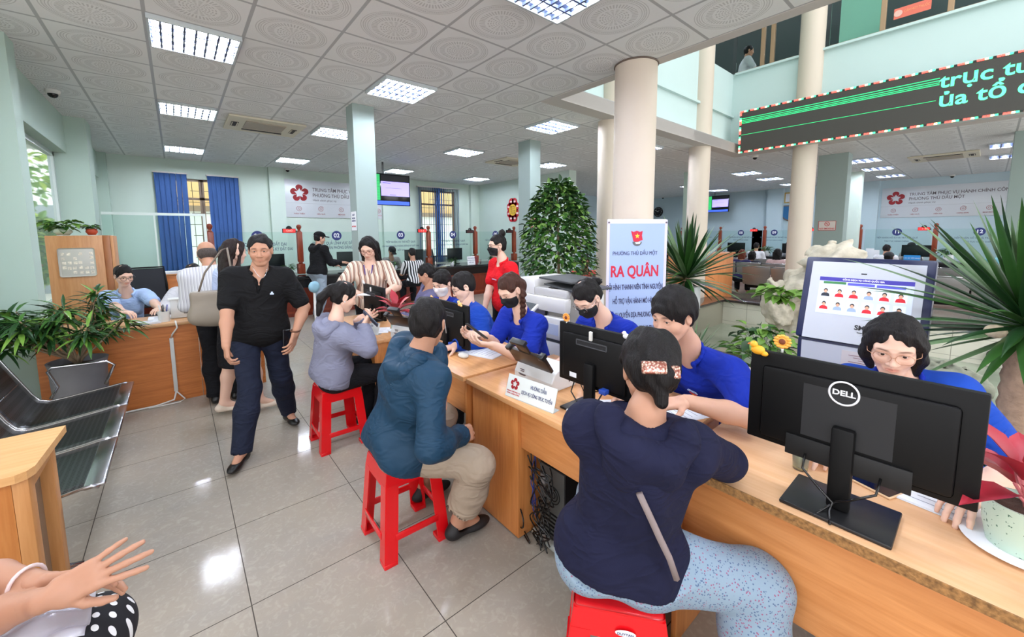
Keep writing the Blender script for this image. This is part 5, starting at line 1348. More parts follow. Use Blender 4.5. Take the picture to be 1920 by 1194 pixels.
# small things on the back counter
def small_pot(x, y, z, lab, s=1.0, seed=0, c=M_PAPER): return vine(x, y, z, lab, c, .045*s, .09*s, 34, .10*s, .022*s, [0, 2], .05*s, .08*s, seed)
small_pot(1.62, 8.65, .781, 'small leafy plant in a white pot left of the man in the black cap', 1.3, 1)
small_pot(3.78, 8.66, .781, 'small plant on the back counter at the elbow of the clerk in the cap', 1.1, 2)
small_pot(5.30, 8.66, .781, 'small plant in a white cube pot under the glass screen numbered 04', 1.2, 3)
small_pot(6.52, 8.66, .781, 'small leafy plant on the back counter beside the woman in red', 1.2, 4)
def back_monitor(x, y, rz, lab, z=.781, w=.5, g='dark monitors on the long counters'):
    o = root('counter_monitor', (x, y, z), lab, 'monitor', g, rz); c = mat('monitor_dark', (34, 38, 44), .35)
    MB().box(-w/2, w/2, -.012, .012, .10, .42, .006).build('display', c, o, 'auto'); MB().box(-.02, .02, .012, .03, .01, .2).build('stand', c, o); MB().box(-.10, .10, -.06, .08, 0, .012, .004).build('base', c, o, 'auto'); return o
back_monitor(1.42, 9.02+.2, PI, 'dark monitor on the back counter left of the small red queue display')
back_monitor(2.95, 9.25, PI, 'dark monitor on the back counter right of the man in the black cap')
back_monitor(4.55, 9.25, PI, 'dark monitor on the back counter behind the striped-shirt visitor')
back_monitor(5.75, 9.25, PI, 'dark monitor behind the glass screen numbered 04', w=.46)
o = root('counter_notice', (5.86, 8.62, .781), 'small white notice card standing on the back counter under glass screen 04', 'sign')
MB().box(-.12, .12, -.003, .003, 0, .22, M=Matrix.Rotation(-.15, 4, 'X')).build('card', M_PAPER, o)
for i, (s_, sz) in enumerate((('CHI NHÁNH', .035), ('VĂN PHÒNG ĐĂNG KÝ', .024), ('ĐẤT ĐAI', .035))): text_obj(s_, sz, M_NAVY, o, Matrix.Rotation(-.15, 4, 'X') @ frame((0, -.0045, .17-.055*i), (1, 0, 0), (0, 0, 1), (0, -1, 0)), 'lettering')
o = root('file_rack', (6.02, 8.70, .781), 'dark red file holder beside the notice card on the back counter', 'file holder'); MB().box(-.05, .05, -.06, .06, 0, .2, .004).build('holder', mat('file_red', (120, 40, 46), .5), o, 'auto')
office_chair(5.45, 10.0, PI, 'empty grey office chair behind glass screen 04', c=(90, 98, 104))
office_chair(1.50, 10.0, PI, 'empty dark office chair behind the counter left of the man in the cap', c=(36, 44, 52))

# star wall signs
def wall_sign(M, W, lab, cut=None):
    o = root('wall_sign', M.translation, lab, 'sign'); R = Matrix(M).to_3x3().to_4x4(); H = .93
    q = MB(); q.box(-W/2, W/2, -.012, .0, 0, H, .003); bo = q.build('board', mat('sign_silver', (206, 210, 214), .3), o, 'auto'); bo.data.transform(R)
    q = MB(); q.box(-W/2, W/2, -.0135, -.012, .35, .354); l = q.build('divider', mat('sign_line', (160, 160, 164), .5), o); l.data.transform(R)
    F = lambda x, z: R @ frame((x, -.0135, z), (1, 0, 0), (0, 0, 1), (0, -1, 0))
    star_logo(o, F(-W/2+.33, .60), .20, M_DRED)
    text_obj('TRUNG TÂM PHỤC VỤ HÀNH CHÍNH CÔNG', .125, M_GREYP, o, F(-W/2+.63, .70), 'lettering', 'LEFT', bold=.002, xs=.80)
    text_obj('PHƯỜNG THỦ DẦU MỘT', .125, M_GREYP, o, F(-W/2+.63, .56), 'lettering', 'LEFT', bold=.002, xs=.80)
    text_obj('Hành chính phục vụ', .07, M_GREYP, o, F(-W/2+.63, .44), 'lettering', 'LEFT')
    for i, s in enumerate(('THÂN THIỆN', 'HIỆU QUẢ', 'HIỆN ĐẠI', 'CÔNG KHAI', 'MINH BẠCH')):
        x = -W/2+.30+i*(W-.6)/4; q = MB()
        q.tube([(.055*math.cos(a), .055*math.sin(a), 0) for a in np.linspace(0, 2*PI, 20, endpoint=False)], .0045, 5, closed=True); q.tube([(.022*math.cos(a), .022*math.sin(a), 0) for a in np.linspace(0, 2*PI, 14, endpoint=False)], .004, 5, closed=True)
        if i % 2: q.tube([(.075*math.cos(a), .075*math.sin(a), 0) for a in np.linspace(.4, 1.9, 8)], .003, 5)
        ic = q.build('icon', M_DRED, o); ic.data.transform(F(x, .22)); text_obj(s, .042, M_DRED, o, F(x, .09), 'lettering', bold=.001)
    return o
wall_sign(Matrix.Translation((3.44, 11.19, 2.02)), 2.64, 'wide silver wall sign with a red star ring over the back counter')
wall_sign(Matrix.Translation((17.49, 1.02, 2.01)) @ Matrix.Rotation(-PI/2, 4, 'Z'), 2.56, 'wide silver wall sign with a red star ring in the right hall')
# hanging queue screens
def tv(p, a, lab, W=1.24, H=.70):
    o = root('hanging_screen', p, lab, 'screen', rz=a); MB().box(-W/2, W/2, 0, .05, 0, H, .006).build('case', M_BLKG, o, 'auto')
    def pn(n, x0, x1, z0, z1, c, e=.85, d=.002): return MB().box(x0*W-W/2, x1*W-W/2, -.002-d, -.0005-d+.001, z0*H, z1*H).build(n, mat('tv_%d_%d_%d' % c, c, emit=e), o)
    pn('green_column', .02, .42, .16, .97, (40, 150, 84)); pn('violet_panel', .44, .98, .30, .76, (150, 140, 246)); pn('blue_strip', .02, .98, .02, .14, (50, 80, 200)); pn('dark_header', .44, .98, .78, .96, (24, 24, 28), .2)
    q = MB()
    for i in range(7): q.box(-W*.46, -W*.09, -.005, -.0042, H*(.22+.09*i), H*(.225+.09*i))
    q.build('table_lines', mat('tv_line', (20, 100, 60), emit=.4), o)
    q = MB(); q.box(-W*.03, W*.12, -.005, -.0042, H*.70, H*.715); q.box(W*.02, W*.33, -.005, -.0042, H*.55, H*.556); q.box(W*.10, W*.22, -.005, -.0042, H*.33, H*.345); q.build('screen_lines', mat('tv_dark', (60, 50, 120), emit=.3), o)
    MB().cyl((0, .05, H*.5), (0, .05, CE-p[2]), .022, n=12).build('pole', M_STEEL, o, True); return o
tv((3.66, 8.80, 2.235), .0, 'hanging queue screen in green and violet beside the notice pillar')
tv((16.9, 7.30, 2.40), -PI/2, 'small hanging screen in the right hall left of the LED board', 1.15, .66)
# curtains
M_BLIND = mat('blue_blind', (56, 92, 152), .8, noise=.06, nscale=3)
def blinds(x0, x1, z0, z1, lab, angs, y=11.12, w=.09):
    o = root('vertical_blind', ((x0+x1)/2, y, z0), lab, 'curtain'); n = int((x1-x0)/.075)
    MB().box(x0-(x0+x1)/2-.02, (x1-x0)/2+.02, -.02, .078, z1-z0, z1-z0+.03).build('rail', M_WHITE, o)
    for i in range(n):
        x = x0+(i+.5)*(x1-x0)/n-(x0+x1)/2; a = angs(i/n)
        q = MB(); g = lambda u, v, x=x, a=a: (x+(u-.5)*w*math.cos(a)+.006*math.sin(3*v+i), (u-.5)*w*math.sin(a)+.006*math.sin(u*PI), v*(z1-z0)); q.grid(g, 3, 6); q.build('slat', M_BLIND, o, True, solid=.0015)
    return o
blinds(-.26, .26, .55, 2.88, 'left bundle of blue vertical blinds on the left window', lambda t: .25+.2*math.sin(t*20))
blinds(.62, 1.18, 1.10, 2.88, 'right bundle of blue vertical blinds on the left window', lambda t: .18+.15*math.sin(t*17))
blinds(5.66, 7.12, .7, 3.0, 'blue vertical blinds with gaps over the second window', lambda t: .35+.75*abs(math.sin(t*5+.8)))
# notices and small wall things
def notice(M, w, h, lab, lines, m=M_PAPER, name='notice', cat='sign', extra=None, border=None):
    o = root(name, Matrix(M).translation, lab, cat); R = Matrix(M).to_3x3().to_4x4()
    b = MB().box(-w/2, w/2, -.004, 0, -h/2, h/2).build('sheet', m, o); b.data.transform(R)
    F = lambda x, z: R @ frame((x, -.0048, z), (1, 0, 0), (0, 0, 1), (0, -1, 0))
    if border:
        q = MB()
        for s in (-1, 1): q.box(-w/2, w/2, -.0052, -.004, s*h/2-.008 if s > 0 else -h/2, s*h/2 if s > 0 else -h/2+.008); q.box(s*w/2-.008 if s > 0 else -w/2, s*w/2 if s > 0 else -w/2+.008, -.0052, -.004, -h/2, h/2)
        bb = q.build('border', border, o); bb.data.transform(R)
    for (s, x, z, sz, mm, xs) in lines: text_obj(s, sz, mm, o, F(x, z), 'lettering', bold=sz*.02, xs=xs)
    if extra: extra(o, F)
    return o
RX = lambda x, y, z: Matrix.Translation((x, y, z)) @ Matrix.Rotation(-PI/2, 4, 'Z')   # facing -X
notice(RX(1.768, 5.255, 1.755), .18, .24, 'white paper notice with blue and red lines on the pillar', [('CHÚ Ý', 0, .075, .028, M_NAVY, 1), ('VUI LÒNG', 0, .035, .024, M_NAVY, 1), ('GIỮ TRẬT TỰ', 0, 0, .022, M_NAVY, 1), ('XIN CẢM ƠN', 0, -.07, .024, M_RED, 1)])
def nosmoke(o, F):
    q = MB(); q.tube([(.042*math.cos(a), .042*math.sin(a), 0) for a in np.linspace(0, 2*PI, 24, endpoint=False)], .005, 6, closed=True); q.tube([(-.03, .03, 0), (.03, -.03, 0)], .004, 6)
    q.box(-.028, .022, -.005, .005, -.001, .001); b = q.build('no_smoking_symbol', M_RED, o); b.data.transform(F(0, .035))
M_SIGNP = mat('sign_pinkish', (222, 214, 206), .4)
notice(Matrix.Translation((4.885, 5.177, 1.76)), .20, .20, 'no smoking sign on the square pillar left of the tall bushy tree', [('NO SMOKING', 0, -.065, .034, M_RED, .85)], M_SIGNP, extra=nosmoke, border=M_RED)
notice(RX(10.597, 2.22, 1.71), .30, .20, 'no smoking sign on the wide pillar in the right hall', [('NO SMOKING', 0, -.065, .048, M_RED, .85)], M_SIGNP, extra=nosmoke, border=M_RED)
# flower-shaped board on the partition
o = root('flower_board', (7.865, 9.30, 2.29), 'red flower-shaped notice board with a yellow centre on the side wall', 'sign'); q = MB()
for i in range(8): a = 2*PI*i/8+PI/8; q.cyl((-.001, .20*math.cos(a)*.85, .25*math.sin(a)), (-.012, .20*math.cos(a)*.85, .25*math.sin(a)), .125, n=24)
q.build('petals', M_RED, o, 'auto')
q = MB(); q.cyl((-.012, 0, 0), (-.018, 0, 0), .17, n=32); c_ = q.build('center_disc', mat('board_yellow', (236, 190, 60), .5), o, 'auto')
for i, s in enumerate(('QUY TẮC', 'ỨNG XỬ', 'VĂN HÓA', 'CÔNG SỞ')): text_obj(s, .05, mat('ink_dark', (60, 30, 30), .6), c_, frame((-.0195, 0, .09-.06*i), (0, -1, 0), (0, 0, 1), (-1, 0, 0)), 'lettering')
for i in range(8):
    a = 2*PI*i/8+PI/8; MB().box(-.0145, -.0125, .22*math.cos(a)-.045, .22*math.cos(a)+.045, .27*math.sin(a)-.028, .27*math.sin(a)+.028).build('petal_label', mat('label_pale', (240, 210, 206), .6), o)
# posters far behind the tree
notice(Matrix.Translation((13.3, 11.19, 1.65)), 1.3, 1.2, 'pale notice board behind the tall bushy tree', [('BẢNG THÔNG BÁO', .1, .48, .12, M_GREYP, .8), ('■', .3, .25, .14, M_GREYP, 1), ('■', .3, -.1, .14, M_GREYP, 1)], name='notice_board')
o = root('wall_clock', (17.49, 10.08, 2.55), 'round black wall clock with pale marks in the right hall', 'clock')
MB().cyl((0, 0, 0), (-.04, 0, 0), .23, n=40).build('face', M_BLKG, o, 'auto')
for i in range(12): a = i*PI/6; MB().box(-.046, -.041, .17*math.cos(a)-.012, .17*math.cos(a)+.012, .17*math.sin(a)-.012, .17*math.sin(a)+.012).build('hour_mark', M_PAPER, o)
for a, l in ((2.2, .10), (.6, .15)): MB().cyl((-.05, 0, 0), (-.05, l*math.cos(a), l*math.sin(a)), .007, n=6).build('hand', M_PAPER, o)
o = root('framed_certificate', (17.478, 4.84, 2.84), 'small gold-framed certificate left of the second far column', 'picture frame'); MB().box(0, .02, -.16, .16, -.2, .2).build('frame', mat('gold', (190, 160, 90), .4), o); MB().box(-.003, 0, -.12, .12, -.15, .15).build('certificate', M_PAPER, o)
o = root('shield_emblem', (17.47, 4.84, 2.30), 'blue shield-shaped emblem under the framed certificate', 'emblem')
q = MB(); q.prism([(-.24, .26), (.24, .26), (.24, -.12), (.12, -.26), (0, -.32), (-.12, -.26), (-.24, -.12)], 0, .03, frame((0, 0, 0), (0, -1, 0), (0, 0, 1), (-1, 0, 0))); q.build('rim', mat('emblem_bronze', (120, 100, 90), .4), o)
q = MB(); q.prism([(-.2, .22), (.2, .22), (.2, -.1), (.1, -.22), (0, -.27), (-.1, -.22), (-.2, -.1)], .031, .036, frame((0, 0, 0), (0, -1, 0), (0, 0, 1), (-1, 0, 0))); q.build('shield', mat('emblem_blue', (44, 110, 160), .4), o)

# LED board
o = root('led_board', (8.75, 1.10, 3.15), 'long LED message board with green text and a red and green lamp border', 'LED board'); LH = .81; ya, yb = -2.6, 2.25
M_LB = mat('led_dark', (70, 66, 62), .55, noise=.05, nscale=200)
MB().box(.0, .14, ya, yb, 0, LH, .004).build('cabinet', mat('led_cabinet', (190, 196, 192), .5), o, 'auto')
MB().box(-.004, .0, ya+.02, yb-.03, .02, LH-.02).build('display_face', M_LB, o)
EG = mat('led_green', (80, 240, 150), emit=1.1); EG2 = mat('led_green_line', (40, 190, 110), emit=.9)
q = MB()
for z in (.565, .59, .62, .655): q.box(-.0065, -.0045, -.47, yb-.035, z, z+.013)
q.build('text_streaks', EG2, o); MB().box(-.0065, -.0045, -.45, yb-.035, .345, .352).build('text_streak', EG2, o)
F = lambda y, z: frame((-.0055, y, z), (0, -1, 0), (0, 0, 1), (-1, 0, 0))
text_obj('trực tuyến', .27, EG, o, F(-.47, .60), 'lettering', 'LEFT', bold=.010, xs=1.08); text_obj('ủa tổ chức', .27, EG, o, F(-.47, .33), 'lettering', 'LEFT', bold=.010, xs=1.08)
cols = [mat('lamp_red', (255, 70, 60), emit=2.0), mat('lamp_green', (60, 220, 130), emit=1.6), mat('lamp_amber', (255, 225, 150), emit=2.6), mat('lamp_off', (40, 44, 40), .5)]
strips = [MB() for _ in cols]; seq = [0, 0, 2, 1, 3]
def lamp(y, z, k): strips[seq[k % 5]].box(-.009, -.004, y-.016, y+.016, z-.013, z+.013)
k = 0; y = yb-.02
while y > ya: lamp(y, LH-.016, k); lamp(y, .016, k+2); y -= .036; k += 1
for i in range(1, int(LH/.036)): lamp(yb-.016, .016+.036*i, i)
for n_, s_, m_ in zip(('red_border_lamps', 'green_border_lamps', 'amber_border_lamps', 'unlit_border_lamps'), strips, cols): tag(s_.build(n_, m_, o), kind='stuff')

# upper floor
o = root('upper_banner', (9.14, 1.05, 5.07), 'red no smoking strip on the upper floor window', 'sign'); b = MB().box(-.004, 0, -.22, .20, -.09, .07).build('strip', mat('strip_red', (222, 110, 90), .5), o)
MB().cyl((-.004, .15, -.01), (-.008, .15, -.01), .05, n=20).build('symbol_disc', mat('pale_disc', (226, 180, 166), .5), o); text_obj('CẤM HÚT THUỐC', .05, mat('pale_ink', (250, 170, 120), .5), o, frame((-.0055, -.06, -.005), (0, -1, 0), (0, 0, 1), (-1, 0, 0)), xs=.7)
o = root('upper_desk', (10.9, 3.6, CE+.4), 'dark office desk on the upper floor behind the window', 'desk'); MB().box(-.5, .5, -.8, .8, .7, .75).build('desk_top', M_BLK, o); MB().box(-.48, -.44, -.75, .75, 0, .7).build('side_panel', M_BLK, o)
o = root('storage_unit', (13.0, 3.0, CE+.2), 'grey wall unit on the upper floor', 'cabinet'); MB().box(-.3, .3, -.6, .6, 0, 2.6).build('body', mat('unit_grey', (120, 124, 118), .6), o); MB().box(-.32, -.30, -.5, -.1, 1.6, 2.3).build('door', mat('unit_pale', (190, 200, 214), .5), o)
f2 = MB(); f2.box(9.3, 14, -5, 9, CE+.19, CE+.25); f2.box(3.7, 9.3, 3.85, 9, CE+.19, CE+.25); struct(f2.build('floor_upper', mat('upper_floor', (150, 146, 140), .4)))

# ---------------------------------------------------------------- pond
o = root('pond', (5.3, 1.0, 0), 'indoor garden pond with white tiled sides and a dark granite rim', 'pond'); MT = mat('pond_tile', (226, 222, 208), .35); k_ = NB(MT); v_, s_ = k_.xyz('Object')
gx = k_.math('ABSOLUTE', k_.math('SUBTRACT', k_.math('FRACT', k_.math('MULTIPLY', s_[0], 2.5)), .5)); gy = k_.math('ABSOLUTE', k_.math('SUBTRACT', k_.math('FRACT', k_.math('MULTIPLY', s_[1], 2.5)), .5)); gz = k_.math('ABSOLUTE', k_.math('SUBTRACT', k_.math('FRACT', k_.math('MULTIPLY', s_[2], 4.0)), .5))
ln = k_.math('GREATER_THAN', k_.math('MAXIMUM', gz, k_.math('MAXIMUM', gx, gy)), .492); dirt = k_.rng(k_.noise(v_, 3, 4), .45, .75, 0, .5)
k_.link(k_.mix(ln, k_.mix(dirt, rgb(228, 224, 210), rgb(190, 186, 166)), rgb(150, 146, 130)), k_.b.inputs['Base Color'])
def pond_local(x0, x1, y0, y1): return (x0-5.3, x1-5.3, y0-1, y1-1)
q = MB()
for a in ((7.5, 7.62, -6, 3.12), (4.0, 7.5, 3.0, 3.12), (4.0, 4.12, 1.62, 3.0), (3.05, 4.12, 1.5, 1.62), (3.05, 3.17, -6, 1.5)): q.box(*pond_local(*a), -.35, .345)
q.build('tiled_wall', MT, o)
q = MB()
for a in ((7.46, 7.82, -6, 3.32), (4.0, 7.46, 2.96, 3.32), (3.86, 4.16, 1.46, 2.96), (3.0, 3.86, 1.46, 1.76), (2.97, 3.22, -6, 1.46)): q.box(*pond_local(*a), .346, .385, .004)
q.build('granite_rim', mat('brown_granite', (58, 50, 48), .2, noise=.4, nscale=150), o, 'auto')
q = MB()
for a in ((7.62, 7.80, -6, 3.30), (4.0, 7.62, 3.12, 3.30), (2.99, 3.05, -6, 1.5)): q.box(*pond_local(*a), 0, .28)
q.build('outer_wall', mat('pond_outer', (110, 40, 30), .4), o); q = MB(); q.box(*pond_local(2.985, 3.05, -6, 1.5), .28, .345); q.build('white_band', M_WHITE, o)
MB().box(*pond_local(3.1, 7.55, -6, 3.05), -.36, -.30).build('bottom', mat('pond_bottom', (120, 122, 100), .8, noise=.3, nscale=5), o)
wt = MB().box(*pond_local(3.17, 7.5, -6, 3.0), -.2, -.06).build('water', mat('pond_water', (150, 158, 140), .04, spec=.6, alpha=1.0, noise=.15, nscale=2.5, bump=.08, bscale=6), o)
MB().cyl((2.20, -1.16, .08), (2.05, -1.16, .08), .07, n=20).build('drain_pipe', M_BLK, o)
def rock(x, y, z, r, lab, seed, c=(206, 196, 180), h=.03, rough=.22, name='rock'):
    o = root(name, (x, y, z), lab, 'rock'); rs = np.random.RandomState(seed); m = max(r)
    F = Field((-m*1.5, -m*1.5, -r[2]*1.2), (m*1.5, m*1.5, r[2]*1.5), h)
    F.ell((0, 0, 0), r, k=0)
    for i in range(16):
        v = rs.normal(size=3); v /= np.linalg.norm(v); c0 = v*np.array(r)*.8; F.ell(c0, np.array(r)*rs.uniform(.18, .42), k=m*.08)
    for i in range(14):
        v = rs.normal(size=3); v /= np.linalg.norm(v); F.ell(v*np.array(r)*1.08, np.array([m]*3)*rs.uniform(.10, .22), k=m*.05, mode='sub')
    F.noise(m*.10, 9/m, seed); F.noise(m*.05, 22/m, seed+1); F.halfspace((0, 0, -r[2]*.9), (0, 0, -1)); V, Q = F.mesh()
    mm = mat('rock_%d_%d' % (c[0], c[2]), c, .9, noise=.22, nscale=7, bump=1.0, bscale=22); np_mesh('stone', [(V, Q, 0)], [mm], o); return o
rock(6.35, 1.42, .35, (.33, .42, .75), 'tall pale craggy rock rising behind the self-service kiosk', 3, h=.035)
rock(6.3, 1.25, 1.12, (.22, .30, .34), 'top lump of the tall pale craggy rock, left of the wide pillar', 9, h=.025)
rock(6.1, 1.75, .62, (.16, .20, .30), 'pale craggy rock lump against the round column beside the kiosk', 11, h=.02)
rock(3.75, 1.30, .30, (.13, .14, .10), 'small pale rock at the pond edge beside the orange bird clip', 5, h=.012)
rock(3.80, .98, .38, (.14, .16, .10), 'pale rock behind the large monitor under the sunflower clip', 7, h=.012)
rock(5.0, .15, .22, (.25, .26, .22), 'grey striped rock in the pond right of the girl with round glasses', 13, c=(140, 142, 126), h=.02)
rock(3.65, 1.15, .10, (.30, .30, .16), 'mossy green rock under the small pale rocks', 15, c=(110, 120, 70), h=.025)
def strap_plant(x, y, z, lab, n, L, W, mats, trunk=0, tr=.05, potd=None, seed=0, lo=-.2, hi=1.45, droop=.5, name='potted_palm', seg=7):
    o = root(name, (x, y, z), lab, 'plant'); rr = random.Random(seed); z0 = 0
    if potd:
        MB().box(-potd[0], potd[0], -potd[0], potd[0], 0, potd[1], .01).build('pot', M_PAPER, o, 'auto'); z0 = potd[1]
    if trunk:
        q = MB(); N = 40; pts = [(0.02*math.sin(i*.2), 0, z0+trunk*i/N) for i in range(N+1)]; q.tube(pts, [tr*(1.1 if i % 2 else .96)*(1.15-.3*i/N) for i in range(N+1)], 14); q.build('trunk', mat('palm_trunk', (168, 140, 116), .9, noise=.2, nscale=30, bump=.6, bscale=60), o, True)
        z0 += trunk
    V = []; Fc = []; Mi = []
    for i in range(n):
        a = i*2.39996+rr.uniform(-.2, .2); t = i/n; el = hi+(lo-hi)*t**1.0+rr.uniform(-.12, .12); l = L*rr.uniform(.8, 1.1)*(0.8+.35*math.sin(t*PI)); w_ = W*rr.uniform(.8, 1.15)
        d = Vector((math.cos(a)*math.cos(el), math.sin(a)*math.cos(el), math.sin(el))); p = Vector((0, 0, z0+.10*(1-t)-.02)); side = Vector((-math.sin(a), math.cos(a), 0)); b0 = len(V); mi = rr.choice(range(len(mats)))
        for j in range(seg+1):
            s = j/seg; prof = min(1, .35+2.2*s)*(1-s**2.6); nrm = side.cross(d)
            V += [p-side*w_*.5*prof+nrm*w_*.22*prof, p.copy(), p+side*w_*.5*prof+nrm*w_*.22*prof]
            p = p+d*(l/seg); d = (d+Vector((0, 0, -1))*droop*(.4+s)*(1.2-abs(d.z))/seg*1.3).normalized()
        for j in range(seg):
            q_ = b0+j*3; Fc += [(q_, q_+1, q_+4, q_+3), (q_+1, q_+2, q_+5, q_+4)]; Mi += [mi, mi]
    me = bpy.data.meshes.new('leaves'); me.from_pydata([tuple(v) for v in V], [], Fc); me.polygons.foreach_set('material_index', Mi); me.polygons.foreach_set('use_smooth', [True]*len(Fc))
    for m in mats: me.materials.append(m)
    link_mesh('leaves', me, o); return o
LP1 = leafmat('palm_green', (52, 92, 40), .3); LP2 = leafmat('palm_dark', (30, 62, 30), .3); LP3 = leafmat('palm_pale', (104, 134, 92), .35)
strap_plant(6.05, 2.98, .386, 'spiky potted palm in a white square pot on the pond rim behind the polo-shirt man', 90, 1.0, .078, [LP1, LP2, LP2, LP3], trunk=.12, tr=.05, potd=(.16, .36), seed=2, lo=-.35, hi=1.5, droop=.55)
strap_plant(2.74, -.13, -.05, 'tall spiky palm with a ringed trunk at the right edge', 105, .54, .048, [LP1, LP2, LP1, LP3], trunk=1.22, tr=.055, seed=5, lo=-.45, hi=1.5, droop=.35)
o = root('trunk_knot', (2.66, -.05, 1.155), 'pale dried leaf base on the trunk of the tall spiky palm', 'plant'); MB().ell((0, 0, 0), (.03, .035, .03), 12).build('husk', mat('husk', (206, 190, 160), .9, noise=.2, nscale=60), o, True)
strap_plant(2.70, .02, .30, 'broad dark green leaves around the foot of the tall spiky palm', 40, .42, .07, [LG1, LP2, LG3], seed=7, lo=.2, hi=1.4, droop=.4, name='leafy_plant')
strap_plant(2.95, -.42, .30, 'bright green leaves at the right edge below the spiky palm', 36, .40, .06, [LG1, LG2], seed=8, lo=.2, hi=1.4, droop=.4, name='leafy_plant')
strap_plant(4.55, 2.15, .05, 'low spiky grass plant behind the shoulder of the polo-shirt man', 46, .48, .03, [LP2, LP1, LP3], seed=9, lo=.1, hi=1.3, droop=.3, name='leafy_plant')
strap_plant(3.95, 1.62, .05, 'low spiky grass plant at the pond edge by the mossy rock', 40, .34, .02, [LP3, LP1], seed=10, lo=.1, hi=1.3, droop=.3, name='leafy_plant')
vine(4.55, 1.42, .10, 'trailing green vine in the pond left of the kiosk', mat('vine_pot', (90, 96, 60), .9), .10, .14, 150, .13, .075, [0, 1, 1, 2], .32, .36, 21, 'vine_plant')
vine(5.55, 1.55, .72, 'lime green vine leaves on the rocks beside the kiosk', mat('vine_pot2', (120, 110, 96), .9), .03, .05, 46, .18, .11, [1], .22, .16, 22, 'vine_plant')

# bushy tree by the pillar
o = root('bushy_tree', (4.02, 3.80, 0), 'tall conical bushy tree left of the round columns', 'plant'); MB().lathe([(.20, 0), (.26, .38), (.28, .42), (.25, .42), (.001, .38)], n=32).build('pot', mat('tree_pot', (200, 200, 196), .5), o, 'auto')
q = MB(); q.tube([(0, 0, .38), (.02, 0, 1.0), (0, .02, 2.1)], [.03, .022, .008], 8); q.build('trunk', BARK, o, True)
rr = random.Random(5); sp = []
for i in range(2100):
    t = rr.random()**.85; z = .98+1.28*t; R_ = (.50-.06*(1-t))*(1-t**2.3)**.6+.05; a = rr.random()*6.283; r_ = R_*(rr.random()**.35)
    p = Vector((r_*math.cos(a), r_*math.sin(a), z+rr.uniform(-.04, .04)))
    d = Vector((math.cos(a)+rr.gauss(0, .4), math.sin(a)+rr.gauss(0, .4), rr.uniform(-.9, .3)+t*.5)); sp.append((p, d, (math.cos(a)*.6, math.sin(a)*.6, .8), rr.uniform(.075, .12), rr.uniform(.045, .065), rr.choice([0, 0, 1, 2, 2])))
leaf_mesh('foliage', sp, [LG1, leafmat('tree_light', (120, 160, 76)), LG3], o)

# ---------------------------------------------------------------- printer, banner, kiosk
o = root('photocopier', (2.50, 2.36, 0), 'white multifunction photocopier behind the woman with the braid', 'photocopier')
MW = mat('copier_white', (222, 220, 216), .4); MG = mat('copier_grey', (60, 62, 64), .5); MLG = mat('copier_light_grey', (196, 194, 192), .5)
MB().box(-.27, .30, -.32, .32, .02, .74, .01).build('base_cabinet', MW, o, 'auto')
for i in range(3):
    d = MB().box(-.282, -.27, -.31, .31, .06+.15*i, .19+.15*i, .004).build('paper_drawer', MW, o, 'auto'); MB().box(-.286, -.281, -.05+.12, .05+.12, .10+.15*i, .15+.15*i, .008).build('handle', MLG, d, 'auto')
MB().box(-.27, .30, -.32, .32, .742, .76).build('black_band', MG, o)
MB().box(-.10, .30, -.32, .32, .76, .98, .008).build('output_bay', MLG, o, 'auto')
MB().box(-.27, -.10, -.32, -.06, .76, .94, .01).build('side_unit', MW, o, 'auto'); MB().box(-.24, -.10, -.04, .30, .76, .86, .004).build('output_tray', MG, o, 'auto')
MB().box(-.25, .30, -.32, .32, .98, 1.10, .012).build('scanner_body', MW, o, 'auto')
T = Matrix.Translation((-.27, .15, 1.0)) @ Matrix.Rotation(-.55, 4, 'Y')
sc = MB().box(-.10, .07, -.14, .14, -.012, .012, .006, M=T).build('control_panel', MW, o, 'auto'); MB().box(-.085, .05, -.115, .115, .012, .0135, M=T).build('touch_screen', mat('copier_screen', (70, 76, 80), .15), sc)
MB().box(-.22, .29, -.31, .10, 1.10, 1.17, .012).build('feeder_body', MLG, o, 'auto'); MB().box(-.22, .29, .10, .32, 1.10, 1.24, .012).build('feeder_head', MW, o, 'auto')
MB().box(-.20, .28, -.30, .11, 1.17, 1.182, .003, M=Matrix.Translation((0, 0, .02)) @ Matrix.Rotation(.10, 4, 'X')).build('feeder_tray', MG, o, 'auto'); MB().box(-.18, .26, -.26, .14, 1.235, 1.25, .003, M=Matrix.Rotation(.05, 4, 'X')).build('upper_tray', MG, o, 'auto')
MB().box(-.273, -.27, -.26, -.12, .80, .89).build('service_sticker', mat('sticker_blue', (190, 200, 222), .5), o)
MB().box(-.284, -.2825, .10, .16, .52, .535).build('nameplate', MG, o)
o.scale = (.9, .9, .97)
# standing banner
bx = Vector((.501, -.287, 0)).normalized(); by = Vector((bx.y, -bx.x, 0))  # by points to the viewer
o = root('standing_banner', (3.165, 2.02, 0), 'blue standing banner reading RA QUAN in red, with a red flag emblem', 'banner')
def FB(x, z, d=0): return frame((bx*x+by*(.002+d)+Vector((0, 0, z))), bx, (0, 0, 1), by)
q = MB(); q.box(-.29, .29, .12, 1.70, -.002, 0); cl = q.build('banner_border', mat('banner_lilac', (216, 210, 236), .6), o); cl.data.transform(FB(0, 0, -.002))
q = MB(); q.box(-.262, .262, .15, 1.665, -.001, .001); cl = q.build('banner_print', mat('banner_blue', (164, 184, 226), .6), o); cl.data.transform(FB(0, 0, 0))
for s in (-1, 1):
    for z in (1.675, .14): b = MB().lathe([(.008, 0), (.008, .002)], n=12).build('eyelet', M_GREYP, o); b.data.transform(FB(s*.275, z, .001))
q = MB(); q.box(-.3, .3, .005, .03, .0, .03); q.box(-.01, .01, .008, .02, .0, 1.70); q.box(-.28, .28, .004, .02, 1.69, 1.705)
